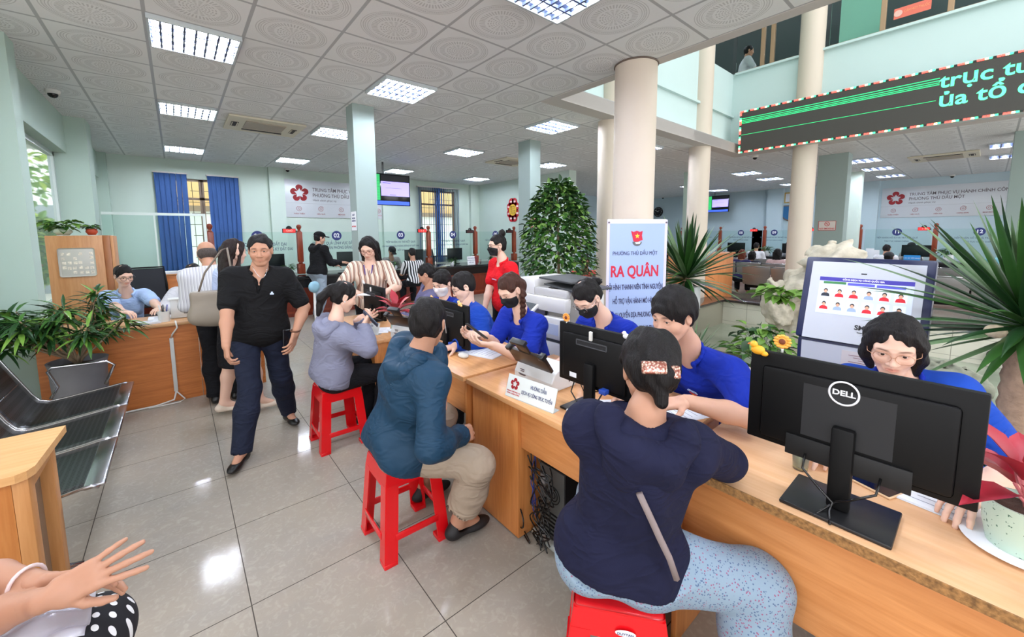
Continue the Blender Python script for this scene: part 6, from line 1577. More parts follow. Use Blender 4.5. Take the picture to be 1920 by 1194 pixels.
st = q.build('banner_stand', M_STEEL, o); st.data.transform(frame((0, 0, 0), bx, (-by.x, -by.y, 0), (0, 0, 1)))
MI = mat('banner_ink', (52, 50, 92), .7); MRb = mat('banner_red', (206, 30, 62), .6)
text_obj('PHƯỜNG THỦ DẦU MỘT', .047, MI, o, FB(-.02, 1.40, .002), xs=.80); text_obj('RA QUÂN', .140, MRb, o, FB(-.02, 1.235, .002), bold=.007, xs=.74)
for i, (s, xs) in enumerate((('ĐỘI HÌNH THANH NIÊN TÌNH NGUYỆN', .46), ('HỖ TRỢ VẬN HÀNH MÔ HÌNH', .46), ('CHÍNH QUYỀN ĐỊA PHƯƠNG 2 CẤP', .46), ('VÀ DỊCH VỤ CÔNG TRỰC TUYẾN', .5))): text_obj(s, .066, MI, o, FB(-.015, 1.095-.128*i, .002), bold=.0015, xs=xs)
q = MB(); q.prism([(-.055, .05), (-.03, .042), (0, .052), (.03, .042), (.056, .05), (.05, .01), (.058, -.03), (.0, -.05), (-.03, -.042)], 0, .001); fl = q.build('flag_emblem', MRb, o); fl.data.transform(FB(-.01, 1.55, .002))
q = MB(); pt = []
for i in range(10): a = PI/2+i*PI/5; r_ = .024 if i % 2 == 0 else .010; pt.append((r_*math.cos(a), r_*math.sin(a)))
q.prism(pt, 0, .001); s5 = q.build('star', mat('star_yellow', (250, 216, 60), .5), o); s5.data.transform(FB(-.005, 1.555, .0035))
q = MB(); q.prism([(.045*math.cos(a), .04*math.sin(a)) for a in np.linspace(PI, 2*PI, 14)], 0, .001); e5 = q.build('emblem_base', mat('emblem_grey', (96, 100, 104), .5), o); e5.data.transform(FB(-.005, 1.505, .0025))
q = MB(); q.prism([(-.028, 0), (.028, .004), (.02, -.014), (-.016, -.016)], 0, .001); e6 = q.build('emblem_hand', M_PAPER, o); e6.data.transform(FB(0, 1.50, .0045))

# self-service kiosk
o = root('service_kiosk', (2.86, .42, 0), 'white self-service kiosk with a navy frame and a screen of small portraits', 'kiosk')
KN = mat('kiosk_navy', (26, 34, 74), .35); KW = mat('kiosk_white', (200, 204, 212), .35)
MB().box(-.10, .12, -.26, .26, .0, .98, .02).build('lower_body', KN, o, 'auto'); MB().box(-.108, -.10, -.235, .235, .3, .96).build('front_panel', KW, o)
T = Matrix.Translation((-.11, 0, .98)) @ Matrix.Rotation(.30, 4, 'Y')
MB().box(0, .05, -.27, .27, 0, .48, .012, M=T).build('screen_housing', KN, o, 'auto'); MB().box(-.004, .0, -.235, .235, .0, .45, M=T).build('screen_bezel', KW, o)
KF = lambda y, z, d=0: T @ frame((-.005-d, y, z), (0, -1, 0), (0, 0, 1), (-1, 0, 0))
sc = MB().box(-.0055, -.0045, -.20, .19, .15, .36, M=T).build('display', mat('kiosk_display', (196, 206, 228), .6, emit=.22), o)
def kp(n, y0, y1, z0, z1, c, d=.0010, e=.22): return MB().box(-.0055-d-.0005, -.0055-d+.0003, y0, y1, z0, z1, M=T).build(n, mat('kp_%d_%d_%d' % c, c, emit=e), sc)
kp('header_bar', -.20, .19, .338, .36, (60, 52, 150)); kp('green_button', .07, .17, .322, .335, (60, 120, 70)); kp('blue_button', -.05, .062, .319, .333, (84, 84, 190)); kp('blue_button', -.17, -.058, .317, .331, (84, 84, 190))
text_obj('CỔNG DỊCH VỤ CÔNG QUỐC GIA', .012, mat('kp_w', (220, 220, 250), emit=.8), sc, KF(0, .349, .0025), xs=.9)
for r_ in range(2):
    for c_ in range(6):
        y = .155-.062*c_; z = .275-.075*r_; red = (r_*6+c_) in (1, 2, 4, 5, 6, 9, 10)
        kp('portrait_card', y-.024, y+.024, z-.030, z+.030, (218, 230, 244), .0008); 
        q = MB(); q.prism([(-.020, -.027), (-.017, -.012), (-.007, -.006), (.007, -.006), (.017, -.012), (.020, -.027)], 0, .0004); b = q.build('portrait_body', mat('kp_red', (206, 30, 46), emit=.2) if red else mat('kp_dark', (36, 40, 52), emit=.3) if c_ == 0 else mat('kp_shirt', (150, 170, 206), emit=.15), sc); b.data.transform(KF(y, z, .0020))
        q = MB(); q.prism([(.0095*math.cos(a), .006+.0115*math.sin(a)) for a in np.linspace(0, 2*PI, 14, endpoint=False)], 0, .0004); b = q.build('portrait_hair', mat('kp_hair', (36, 30, 32), emit=.2), sc); b.data.transform(KF(y, z+.001, .0026))
        q = MB(); q.prism([(.0075*math.cos(a), .003+.0095*math.sin(a)) for a in np.linspace(0, 2*PI, 14, endpoint=False)], 0, .0004); b = q.build('portrait_face', mat('kp_face', (206, 160, 132), emit=.15), sc); b.data.transform(KF(y, z-.001, .0034))
text_obj('SMART', .035, mat('kiosk_black', (30, 30, 34), .5), o, KF(-.045, .09), bold=.001); text_obj('Interactive Kiosk', .012, mat('kiosk_black', (30, 30, 34), .5), o, KF(-.045, .065))
MB().box(-.006, -.0045, -.012, .012, .385, .391, M=T).build('camera', M_BLK, o)
ps = MB().box(-.1105, -.1085, -.20, .05, .60, .94).build('instruction_sheet', mat('poster_grey', (214, 206, 206), .6), o)
q = MB()
for i in range(9): q.box(-.1115, -.1105, -.17, .02-.02*(i % 3), .92-.012*i-.003, .92-.012*i)
q.build('text_lines', mat('poster_ink', (150, 110, 116), .7), ps)
for y, z in ((-.02, .76), (-.14, .76), (-.02, .66), (-.14, .66)): MB().box(-.1122, -.1112, y-.05, y+.05, z-.03, z+.03).build('picture', mat('poster_pic', (90, 72, 78), .6), ps); 
for y, z in ((-.02, .76), (-.14, .76)): MB().box(-.1128, -.1121, y-.028, y+.028, z-.015, z+.015).build('picture_window', mat('poster_pic2', (160, 180, 210), .6), ps)

# reception desk behind the banner and benches of the right hall
o = root('reception_desk', (8.7, 3.95, 0), 'tall orange wooden desk behind the spiky potted palm', 'desk'); WO = wood('reception_wood', (222, 148, 92), (206, 130, 74), axis=2, rough=.4)
MB().box(-.70, .60, -.4, .4, 0, 1.12, .004).build('body', WO, o, 'auto'); MB().box(-.73, .63, -.43, .43, 1.12, 1.15, .004).build('counter_top', WO, o, 'auto')
for (x, y, n, lab) in ((9.15, 4.25-.55, 3, 'nearest steel bench row in the right hall, seen from behind'),):
    pass
bench(10.1, 1.15, 0, 4, 'steel bench row in the right hall just behind the pond, seen from behind', group=None, w=.56) if 0 else None
def bench_back(x, y0, n, lab, w=.56):
    """row that faces the right wing; its back is turned to the camera"""
    o = bench(x, y0+n*w, 0, n, lab, None, w=w, arms=False); o.rotation_euler = (0, 0, PI); o.location = (x, y0+n*w, 0); return o
for i, (x, y0, n) in enumerate(((9.75, -1.0, 8), (10.9-.05, 2.9, 5), (11.9, -1.5, 6), (12.6, 2.6, 6))):
    o = root('steel_bench', (x, y0, 0), ['steel bench row in the right hall nearest the pond, seen from behind', 'second steel bench row in the right hall with a woman in pink', 'steel bench row in the right hall below the star sign', 'third steel bench row in the right hall near the counter'][i], 'bench', 'steel benches of the right hall'); ms = mat('bench_steel_far', (150, 148, 146), .35, metal=.6)
    for j in range(n):
        y = j*.56+.28; MB().box(-.02, .02, -.27, .27, .44, .84, .015, M=Matrix.Translation((0, y, 0)) @ Matrix.Rotation(-.18, 4, 'Y') @ Matrix.Translation((-.0, 0, 0))).build('backrest', ms, o, 'auto'); MB().box(.10, .55, y-.27, y+.27, .40, .43, .012).build('seat', ms, o, 'auto')
        MB().tube([(.0-.15, y-.27, .84), (.0-.15, y+.27, .84)], .012, 6).build('top_rail', M_STEEL, o, True)
    MB().box(.2, .27, 0, n*.56, .33, .39).build('beam', M_BLK, o)
    for y in (.3, n*.56-.3): MB().tube([(.0, y, .015), (.24, y, .06), (.5, y, .015)], .02, 6).build('leg', M_BLK, o, True); MB().cyl((.24, y, .05), (.24, y, .33), .02, n=8).build('leg', M_BLK, o)
# right-hall counter
C2 = (15.0, 9.4); CO2, ca2 = counter_run((15.0, 9.4, 0), (0, -1, 0), 8, 13.4, 'long counter with glass screens across the right hall')
RP = [(4.90, 'right-hall counter post between glass screens 08 and 09'), (2.42, 'right-hall counter post partly behind the pale pillar'), (.90, 'right-hall counter post right of glass screen 11, beside a lit red display'), (6.35, 'right-hall counter post near the round column by the clock'), (7.8, 'right-hall counter post behind the thickest column'), (-.55, 'right-hall counter post behind the leaves of the tall spiky palm')]
for y, lab in RP:
    post((15.35, y, .781), PI/2, lab)
for y, lab in ((5.10+.12, 'lit red queue display before glass screen 08'), (3.60, 'lit red queue display beside the far round column'), (1.12, 'lit red queue display beside glass screen 11')): led_unit((15.3, y, 1.60), -PI/2, lab)
for yc, n, lab in ((7.08, '07', 'right-hall glass screen farthest left, behind the round column by the clock'), (5.6+.05, '08', 'right-hall glass screen with badge 08, left of its lone wooden post'), (4.2, '09', 'right-hall glass screen with badge 09 above the seated people'), (3.0, '10', 'glass screen behind the wide pillar in the right hall'), (1.64, '11', 'right-hall glass screen with badge 11 under the star sign'), (.15, '12', 'right-hall glass screen with badge 12 seen through the palm leaves')):
    w_ = 1.34; glass_panel((15.35, yc if n != '09' else 4.62, .781) if n == '09' else (15.35, yc, .781), -PI/2, w_ if n not in ('10',) else .9, n, [('TIẾP NHẬN HỒ SƠ VÀ TRẢ KẾT QUẢ', .055, .9), ('THỦ TỤC HÀNH CHÍNH', .05, .9)], lab)
for y, lab in ((5.9, 'dark monitor behind glass screen 08'), (4.15, 'dark monitor right of glass screen 09'), (1.25, 'wide dark monitor right of glass screen 11')): back_monitor(15.65, y, PI/2, lab, w=.6)
small_pot(15.1, 4.72, .781, 'small plant on the right-hall counter by the post between 08 and 09', 2.0, 31); small_pot(15.1, .62, .781, 'small leafy plant on the right-hall counter beside the lit red display', 2.2, 32)
o = root('blue_nameplate', (15.1, 1.28, .781), 'bright blue name plate on the right-hall counter under screen 11', 'sign'); MB().box(-.01, .01, -.16, .16, 0, .16).build('plate', mat('plate_blue', (40, 140, 210), .4), o); text_obj('CÁN BỘ TIẾP NHẬN', .035, M_PAPER, o, frame((-.012, 0, .08), (0, -1, 0), (0, 0, 1), (-1, 0, 0)))
o = root('leaflet_rack', (15.1, 2.15, .781), 'clear rack of white leaflets on the right-hall counter', 'rack')
for i in range(3): MB().box(-.02+.02*i, -.01+.02*i, -.10, .08, 0, .16+.08*i).build('leaflet', M_PAPER, o)
MB().box(-.03, -.025, -.22, -.02, 0, .28).build('card', M_PAPER, o)
# ================================================================ THE PEOPLE
def pt(x, y, d):
    """a place in the room from its direction as seen at the camera and its distance"""
    c = ((x-960)/747.05, (y-515.1)/747.05, 1.0)
    return np.array([sum(CAM_R[i][j]*c[i] for i in range(3))*d for j in range(3)])+np.array((0, 0, CAM_H))
A3 = lambda *v: np.array(v, float)
HB = hair_mat('hair_black', (20, 17, 17)); HBR = hair_mat('hair_brown', (58, 34, 26)); HDB = hair_mat('hair_dark_brown', (34, 24, 22))
BLUE = cloth('royal_blue_cotton', (16, 42, 152)); BLUE2 = cloth('blue_sleeve_cotton', (24, 68, 165))
BLACKC = cloth('black_cotton', (15, 15, 17)); BTR = cloth('black_trouser', (20, 21, 26)); MBK = mat('mask_black', (16, 17, 19), .8); MWM = mat('mask_white', (226, 222, 220), .8)
LEATH = mat('black_leather', (14, 13, 13), .35); GLS = mat('glasses_black', (26, 24, 26), .3); GLR = mat('glasses_gold', (200, 150, 120), .3, metal=.7)
BADGE_R = mat('badge_red', (216, 40, 30), .5); BADGE_Y = mat('badge_yellow', (250, 210, 60), .5); BADGE_W = mat('badge_white', (200, 214, 240), .5)
def youth_badge(P, x=.085, z=.16):
    M = P.chest(x, z, .012); q = MB(); q.prism([(-.022, .008), (.022, .008), (0, -.02)], 0, .002); b = q.build('badge', BADGE_R, P.root); b.data.transform(M)
    q = MB(); q.prism([(-.006, .0), (.006, .0), (0, -.008)], .002, .003); b2 = q.build('badge_star', BADGE_Y, b); b2.data.transform(M)
    text_obj('THỦ DẦU MỘT', .0085, BADGE_W, b, M @ Matrix.Translation((0, .018, .001))); text_obj('ĐOÀN PHƯỜNG', .006, BADGE_W, b, M @ Matrix.Translation((0, .028, .001)))

# man walking towards the camera
P = Person('man walking towards the camera in a black polo shirt and dark jeans', (.43, 3.50, .88), (.455, 3.45, 1.325), (.468, 3.42, 1.475), (-.25, -1, -.16), (-.15, -1), s=.96, tone='tan', fat=.40, eye=.5, hd=1.0, sw=.172)
P.setarm(1, (.205, 3.24, .83), pole=(-.9, .5, 0), d=(.0, -.15, -1), n=(.9, .1, 0), curl=.75); P.setarm(-1, (.63, 3.25, .86), pole=(1, .6, 0), d=(-.35, -.3, -.8), n=(-.6, .5, 0), curl=.5)
P.setleg(1, (.33, 3.36, .47), (.245, 3.22, .095), (-.55, -1, 0)); P.setleg(-1, (.56, 3.52, .47), (.63, 3.72, .09), (.15, -1, 0))
P.body(); P.top('polo_shirt', BLACKC, sleeve=.78, collar=BLACKC, v=.15, hem=-.26, fold=.004, g=.030)
P.trousers('jeans', cloth('dark_denim', (26, 32, 50)), g=.008, gl=.024); P.shoes(LEATH); P.hair('crop', HB, vol=.0)
M = P.chest(.085, .15, .02); q = MB()
for a in (PI/2, PI/2+2.09, PI/2+4.19): q.box(.007*math.cos(a)-.006, .007*math.cos(a)+.006, .007*math.sin(a)-.005, .007*math.sin(a)+.005, 0, .0015)
b = q.build('chest_logo', BADGE_W, P.root); b.data.transform(M)
q = MB(); w = P.arm[-1][1]-P.o; q.tube([tuple(w+A3(.031*math.cos(a), .031*math.sin(a), .02+.004*math.sin(a))) for a in np.linspace(0, 2*PI, 18, endpoint=False)], .006, 6, closed=True); q.build('bracelet', mat('beads_brown', (96, 60, 40), .5), P.root, True)
q = MB(); c0 = P.nk-P.o; q.tube([tuple(c0+A3(-.05+.1*t, -.075-.035*math.sin(t*PI), .035-.085*math.sin(t*PI))) for t in np.linspace(0, 1, 14)], .0018, 5); q.build('necklace', M_STEEL, P.root, True)
ph = phone(.590, 3.33, .80, .4, 'dark phone case held at the hip of the walking man', c=(22, 22, 26), tilt=(1.45, 0)); ph.rotation_euler = (1.45, .1, .3)

# woman with long hair and a shoulder bag
P = Person('woman with long brown hair in a pale blue blouse and black skirt, seen from behind', (.36, 4.28, .86), (.375, 4.27, 1.285), (.385, 4.255, 1.44), (.85, .30, -.1), (.8, .5), s=.95, fem=True, tone='light', sw=.165)
P.setarm(1, (.52, 4.12, 1.02), pole=(-.3, -.3, -1), curl=.4); P.setarm(-1, (.50, 4.45, 1.02), pole=(-.3, .4, -1), curl=.4)
P.setleg(1, (.29, 4.25, .46), (.225, 4.255, .105), (.8, -.25, 0)); P.setleg(-1, (.46, 4.2, .46), (.475, 4.13, .10), (1, -.1, 0))
P.body(); P.top('blouse', cloth('pale_blue_blouse', (186, 200, 232)), sleeve=.8, v=0, fold=.004); P.skirt(BTR, .44); P.shoes(mat('beige_leather', (216, 200, 182), .5), high=.0); P.hair('long', HDB, seed=4)
# shoulder bag
o = root('shoulder_bag', (.215, 4.06, .86), 'taupe shoulder bag hanging from the woman with long hair', 'bag'); F = Field((-.25, -.15, -.05), (.25, .15, .34), .007)
F.rbox((0, 0, .15), (.165, .065, .135), .04, None, k=0); F.ell((0, 0, .08), (.19, .085, .10), k=.06); F.noise(.003, 30, 2); F.halfspace((0, 0, .27), (0, 0, 1)); V, Q = F.mesh()
ob = np_mesh('bag_body', [(V, Q, 0)], [mat('taupe_leather', (134, 124, 110), .5, noise=.06)], o)
MB().tube([(-.11, 0, .26), (-.06, .01, .42), (.06, .03, .60), (.10, .03, .62), (.12, .01, .45), (.12, 0, .26)], .008, 6).build('bag_strap', mat('taupe_strap', (120, 108, 96), .5), o, True); o.rotation_euler = (0, 0, -.25)

# balding man at the left counter
P = Person('balding man in a pale striped shirt leaning over the left counter, seen from behind', (.26, 4.58, .86), (.225, 4.70, 1.27), (.215, 4.80, 1.41), (-.1, .95, -.5), (0, 1), s=.96, tone='tan')
P.setarm(1, (.33, 4.86, .93), pole=(.8, -.3, -.4), curl=.5); P.setarm(-1, (.15, 4.90, .90), pole=(-.3, -.3, -.9), curl=.5)
P.setleg(1, (.33, 4.62, .46), (.34, 4.60, .09), (.1, 1, 0)); P.setleg(-1, (.19, 4.62, .46), (.18, 4.60, .09), (-.1, 1, 0))
def striped(name, cs, period, axis=0, rough=.85):
    if name in _MC: return _MC[name]
    m = mat(name, cs[0], rough, spec=.25); k = NB(m); v, s_ = k.xyz('Object'); n = k.math('MULTIPLY', k.noise(v, 4, 2), .35*period*2)
    f = k.math('FRACT', k.math('DIVIDE', k.math('ADD', s_[axis], n), period)); col = rgb(cs[0])
    for i, (t, c_) in enumerate(cs[1]): col = k.mix(k.math('GREATER_THAN', f, t), col, rgb(c_))
    k.link(col, k.b.inputs['Base Color']); return m
P.body(); P.top('shirt', striped('shirt_pale_stripe', ((196, 196, 200), [(.5, (214, 214, 218)), (.86, (150, 152, 162))]), .022), sleeve=1.1, v=0, loose=.012); P.trousers('trousers', BTR, g=.016, gl=.026); P.shoes(LEATH)
P.headpart('hair', lambda F: (F.ell((0, -.032, -.015), (.081, .078, .066), k=0), F.ell((0, -.02, .075), (.078, .10, .045), k=.02, mode='sub'), F.ell((0, .09, .02), (.1, .11, .12), k=.01, mode='sub'), F.ell((0, -.01, .11), (.075, .10, .062), k=.015, mode='sub'), [F.ell((q_*.088, .004, -.020), (.022, .028, .04), k=.008, mode='sub') for q_ in (-1, 1)]), hair_mat('hair_grey', (70, 62, 58)))

# seated clerk behind the counter, mostly hidden
P = Person('seated man in a white shirt behind the left counter beside the balding man', (.12, 5.95, .52), (.13, 5.82, .99), (.125, 5.73, 1.15), (-.1, -1, -.7), (0, -1), s=.95, tone='tan')
P.setarm(1, (.02, 5.52, .80), pole=(-1, 0, -.5), curl=.4); P.setarm(-1, (.22, 5.52, .80), pole=(1, 0, -.5), curl=.4); P.setleg(1, (.03, 5.62, .5), (.03, 5.6, .09)); P.setleg(-1, (.22, 5.62, .5), (.22, 5.6, .09))
P.body(); P.top('shirt', cloth('white_shirt', (206, 206, 210)), sleeve=1.1, v=.05); P.trousers('trousers', BTR); P.hair('short', HB)
# clerk with glasses
P = Person('female clerk with round dark glasses in a light blue shirt at the left counter', (-.48, 6.12, .52), (-.455, 5.97, .985), (-.45, 5.86, 1.165), (.42, -1, -.42), (.1, -1), s=.95, fem=True, tone='light', eye=.6)
P.setarm(1, (-.42, 5.40, .805), pole=(-1, .2, -.5), d=(.6, -.7, -.1), curl=.5); P.setarm(-1, (-.16, 5.44, .80), pole=(1, .2, -.4), d=(-.3, -1, 0), curl=.3); P.setleg(1, (-.58, 5.72, .5), (-.58, 5.7, .09)); P.setleg(-1, (-.38, 5.72, .5), (-.38, 5.7, .09))
P.body(); LBS = cloth('light_blue_shirt', (166, 190, 226)); P.top('shirt', LBS, sleeve=.85, collar=LBS, v=.10); P.trousers('trousers', BTR); P.hair('short', HB); P.glasses(GLS, .023, .0018)

# woman in the striped shirt
ST = striped('shirt_brown_stripe', ((222, 204, 186), [(.42, (150, 112, 96)), (.72, (222, 204, 186)), (.80, (96, 76, 74)), (.90, (222, 204, 186))]), .042)
hc = pt(691, 465, 4.22); P = Person('standing woman with long hair and glasses in a brown striped shirt', (hc[0]+.06, hc[1]+.10, .86), (hc[0]+.03, hc[1]+.05, hc[2]-.165), hc, (-.62, -.75, -.55), (-.55, -.8), s=.97, fem=True, tone='light', eye=.3, fat=.3, sw=.17, hd=1.06)
wr = pt(668, 548, 4.05); wl = pt(722, 548, 4.0)
P.setarm(1, wr, pole=(-.7, .6, -.3), d=(.7, -.5, -.2), curl=.5); P.setarm(-1, wl, pole=(.9, .2, -.3), d=(-.8, -.1, -.2), curl=.6); P.setleg(1, P.hip[1]+A3(-.02, -.02, -.40), P.hip[1]+A3(-.02, 0, -.75)); P.setleg(-1, P.hip[-1]+A3(.02, -.02, -.40), P.hip[-1]+A3(.02, 0, -.75))
P.body(); P.top('striped_shirt', ST, sleeve=.85, collar=ST, v=.13, loose=.01); P.trousers('trousers', BTR); P.shoes(LEATH); P.hair('long', HB, seed=9); P.glasses(mat('glasses_red', (120, 50, 44), .3), .021, .0018)
q = MB(); c0 = P.nk-P.o; q.tube([tuple(c0+P.f*(.09+.06*t)-P.u*(.0+.34*t)+P.r*(.045*(1-t))) for t in np.linspace(0, 1, 8)], .006, 4); q.tube([tuple(c0+P.f*(.09+.06*t)-P.u*(.0+.34*t)-P.r*(.045*(1-t))) for t in np.linspace(0, 1, 8)], .006, 4); q.build('lanyard', mat('lanyard_purple', (70, 50, 130), .6), P.root)
pc = (wr+wl)/2+P.f*.06; sheet(pc[0], pc[1], pc[2]+.0, .7, .21, .15, 'papers held by the woman in the striped shirt', n=3, lines=0)

# man in black jacket and cap
P = Person('man in a black hooded jacket, black cap and pale jeans standing at the back counter', (2.02, 8.14, .88), (2.06, 8.15, 1.36), (2.09, 8.15, 1.52), (1, .12, -.2), (1, .35), s=.99, tone='mid')
P.setarm(1, (2.42, 8.05, 1.05), pole=(0, -.4, -1), d=(1, .1, 0), n=(0, 0, -1), curl=.4); P.setarm(-1, (2.40, 8.38, .98), pole=(0, .4, -1), d=(1, .2, -.3), curl=.4); P.setleg(1, (2.05, 8.04, .46), (1.96, 8.06, .09), (1, .1, 0)); P.setleg(-1, (2.08, 8.24, .46), (2.0, 8.27, .09), (1, .1, 0))
P.body(); P.top('hooded_jacket', cloth('black_jersey', (20, 20, 23)), sleeve=1.1, v=0, loose=.02, hem=-.12); P.trousers('jeans', cloth('pale_denim', (150, 164, 178)), g=.02, gl=.04); P.shoes(LEATH); P.hair('short', HB)
P.headpart('cap', lambda F: (F.ell((0, -.012, .045), (.090, .108, .082), k=0), F.halfspace((0, 0, .040), (0, 0, -1)), F.ell((0, .12, .045), (.062, .075, .010), k=.01)), BLACKC)
def hood(P, m, r=.10):
    lo, hi = P.bounds([P.nk], .24); F = Field(lo, hi, P.h); s = P.s
    for i, a in enumerate(np.linspace(-1.9, 1.9, 15)):
        c = P.nk-P.f*(.060+.045*math.cos(a))*s+P.r*.105*math.sin(a)*s+P.u*(.0-.05*math.cos(a)+.01)*s
        F.ell(c, (.038*s, .038*s, .030*s), k=.02)
    F.ell(P.nk-P.f*.10*s-P.u*.075*s, (.105*s, .045*s, .085*s), P.RT, k=.04); F.noise(.007, 38, 7); F.ell(P.hc, (.098, .098, .115), k=.01, mode='sub')
    return P.part('hood', F, m)
hood(P, cloth('black_jersey', (20, 20, 23)))

# woman in red
hc = pt(932, 460, 4.1); P = Person('standing woman in a red polo shirt with a hair bun, glasses and black mask', (hc[0]+.10, hc[1]+.0, .86), (hc[0]+.06, hc[1]-.02, hc[2]-.165), hc, (-.95, .30, -.12), (-.75, .1), s=.96, fem=True, tone='light')
P.setarm(1, pt(903, 600, 4.15), pole=(.3, .6, -.2), curl=.4); P.setarm(-1, pt(955, 590, 3.9), pole=(.6, -.6, 0), curl=.4); P.setleg(1, P.hip[1]+A3(-.02, 0, -.40), P.hip[1]+A3(0, 0, -.75)); P.setleg(-1, P.hip[-1]+A3(-.02, 0, -.40), P.hip[-1]+A3(0, 0, -.75))
REDC = cloth('red_cotton', (220, 22, 34)); P.body(); P.top('polo_shirt', REDC, sleeve=.7, collar=REDC, v=.12, fold=.003); P.trousers('trousers', BTR); P.shoes(LEATH); P.mask(MBK, 'black mask'); P.glasses(GLS, .022, .002)
P.hair('short', HB, lambda F: F.ell((0, -.075, .125), (.042, .042, .040), k=.012)); text_obj('THỦ DẦU MỘT', .014, BADGE_W, P.root, P.chest(.06, .17, .03), 'chest_lettering')

def seated(label, hp, pel, face, fwd, fem=False, s=.96, tone='light', hands=None, **k):
    hc = A3(*hp); pel = A3(*pel); d = hc-pel; nk = hc-A3(0, 0, .165*s)-A3(face[0], face[1], 0)*.035/np.hypot(face[0], face[1])
    if 'nk' in k: nk = A3(*k.pop('nk'))
    P = Person(label, pel, nk, hc, face, fwd, s=s, fem=fem, tone=tone, **k)
    f = unit((fwd[0], fwd[1], 0)); r = np.array((f[1], -f[0], 0))
    for q_ in (1, -1): kn = pel+f*.40*s+r*q_*.12+A3(0, 0, .02-pel[2]+.48); P.setleg(q_, kn, A3(kn[0], kn[1], .09)+f*.02, f)
    return P
STOOLS = []
# boys in blue
P = seated('young man with glasses in a long-sleeved blue polo leaning over the desk', pt(868, 537, 3.22), pt(925, 660, 3.45), (-.85, .30, -.45), (-.9, .15), tone='light', fat=.0)
P.setarm(1, pt(870, 598, 3.3), pole=(.5, .5, -1), curl=.5); P.setarm(-1, (1.46, 2.36, .80), pole=(.4, -.8, -.6), d=(-1, .1, -.1), curl=.5)
P.body(); P.top('polo_shirt', BLUE2, sleeve=1.1, collar=BLUE2, v=.10, fold=.006, loose=.012); P.trousers('trousers', BTR); P.hair('fringe', HB, seed=1); P.glasses(GLS, .022, .0014); youth_badge(P) if 0 else None
P = seated('young man in a blue polo and white mask, half hidden behind the boy with glasses', pt(829, 530, 3.58), pt(862, 640, 3.75), (-.75, -.25, -.35), (-.9, -.1), tone='light')
P.setarm(1, (1.62, 3.3, .80), pole=(.5, .5, -1), curl=.5); P.setarm(-1, (1.62, 3.05, .80), pole=(.4, -.6, -1), curl=.5)
P.body(); P.top('polo_shirt', BLUE, sleeve=.8, collar=BLUE, v=.08); P.trousers('trousers', BTR); P.hair('fringe', HB, seed=3); P.mask(MWM, 'white mask')
# braid woman
hc = pt(957, 543, 2.68); P = seated('young woman with a long side braid, blue polo and black mask, holding a phone', hc, pt(1010, 705, 2.95), (-.80, -.02, -.55), (-.8, .0), fem=True, tone='light', eye=.45, nk=pt(978, 588, 2.74))
wR = pt(905, 632, 2.50); wL = pt(918, 640, 2.35)
P.setarm(1, pt(905, 628, 2.50), pole=(.2, .3, -1), d=(-1, .35, .1), n=(.2, -.6, .9), curl=.6); P.setarm(-1, pt(925, 648, 2.36), pole=(.5, -.5, -1), d=(-1, .45, .25), n=(.1, .4, .9), curl=.5)
P.body(); P.top('polo_shirt', BLUE, sleeve=.75, collar=BLUE, v=.12, fold=.006, loose=.01); P.trousers('trousers', BTR); P.mask(MBK, 'black mask'); youth_badge(P, .07, .15)
def braid(F):
    F.cone((.04, -.07, .03), (-.06, -.075, .0), .030, .028, k=.03); F.cone((-.06, -.07, .0), (-.085, -.02, -.05), .028, .022, k=.02)
    for i in range(15): t = i/14; x = -.085+.018*math.sin(t*3); F.ell((x+.006*(1 if i % 2 else -1), -.02+.085*min(1, t*1.6), -.055-.24*t), (.019*(1-.25*t), .017, .015), k=.006)
    F.cone((-.08, .065, -.295), (-.075, .06, -.36), .014, .004, k=.01)
P.hair('short', HBR, braid, h=.004); P.root.children[-1]
ph = phone(*pt(893, 622, 2.40), .0, 'phone in the hands of the woman with the braid', c=(30, 30, 34)); ph.rotation_euler = (.7, .2, 1.2)
# chairs of the staff
# bun girl
P = seated('young woman with a low bun, thin glasses, black mask and blue polo, looking down', pt(1101, 558, 2.38), pt(1160, 700, 2.62), (-.78, .0, -.75), (-.8, .05), fem=True, tone='light', eye=.3, nk=pt(1136, 600, 2.48))
P.setarm(1, (1.72, 1.62, .80), pole=(.3, .6, -1), d=(-1, 0, 0), curl=.5); P.setarm(-1, (1.80, 1.33, .80), pole=(.4, -.6, -1), d=(-1, .3, 0), curl=.5)
P.body(); P.top('polo_shirt', BLUE, sleeve=.8, collar=BLUE, v=.0, fold=.005, loose=.01); P.trousers('trousers', BTR); P.mask(MBK, 'black mask'); P.glasses(M_STEEL, .022, .0012)
P.hair('short', HB, lambda F: (F.ell((0, -.125, .012), (.036, .034, .036), k=.014), F.cone((0, -.13, .03), (.02, -.155, .035), .018, .008, k=.01), F.cone((0, -.13, -.01), (-.015, -.155, -.02), .014, .006, k=.01)))
# polo-shirt man
hc = pt(1262, 590, 1.86); P = seated('heavyset young man with thick black hair and blue polo, arms on the desk', hc, pt(1345, 790, 2.28), (-.93, .18, -.30), (-.75, .10), tone='mid', s=1.0, fat=.75, eye=.28, sw=.195, nk=pt(1295, 655, 1.98), hd=1.04)
P.setarm(-1, pt(1285, 752, 1.68), pole=(.5, -1, -.2), d=(-.75, .55, -.1), n=(0, .1, -1), curl=.45); P.setarm(1, (1.62, 1.10, .80), pole=(.5, 1, -.2), d=(-.6, -.8, 0), curl=.45)
P.body(); P.top('polo_shirt', BLUE, sleeve=.80, collar=BLUE, v=.07, fold=.006, loose=.006); P.trousers('trousers', BTR); P.hair('fringe', HB, vol=.010, seed=6); youth_badge(P, .06, .16); STOOLS.append((P, 'red plastic stool under the heavyset man in the blue polo'))
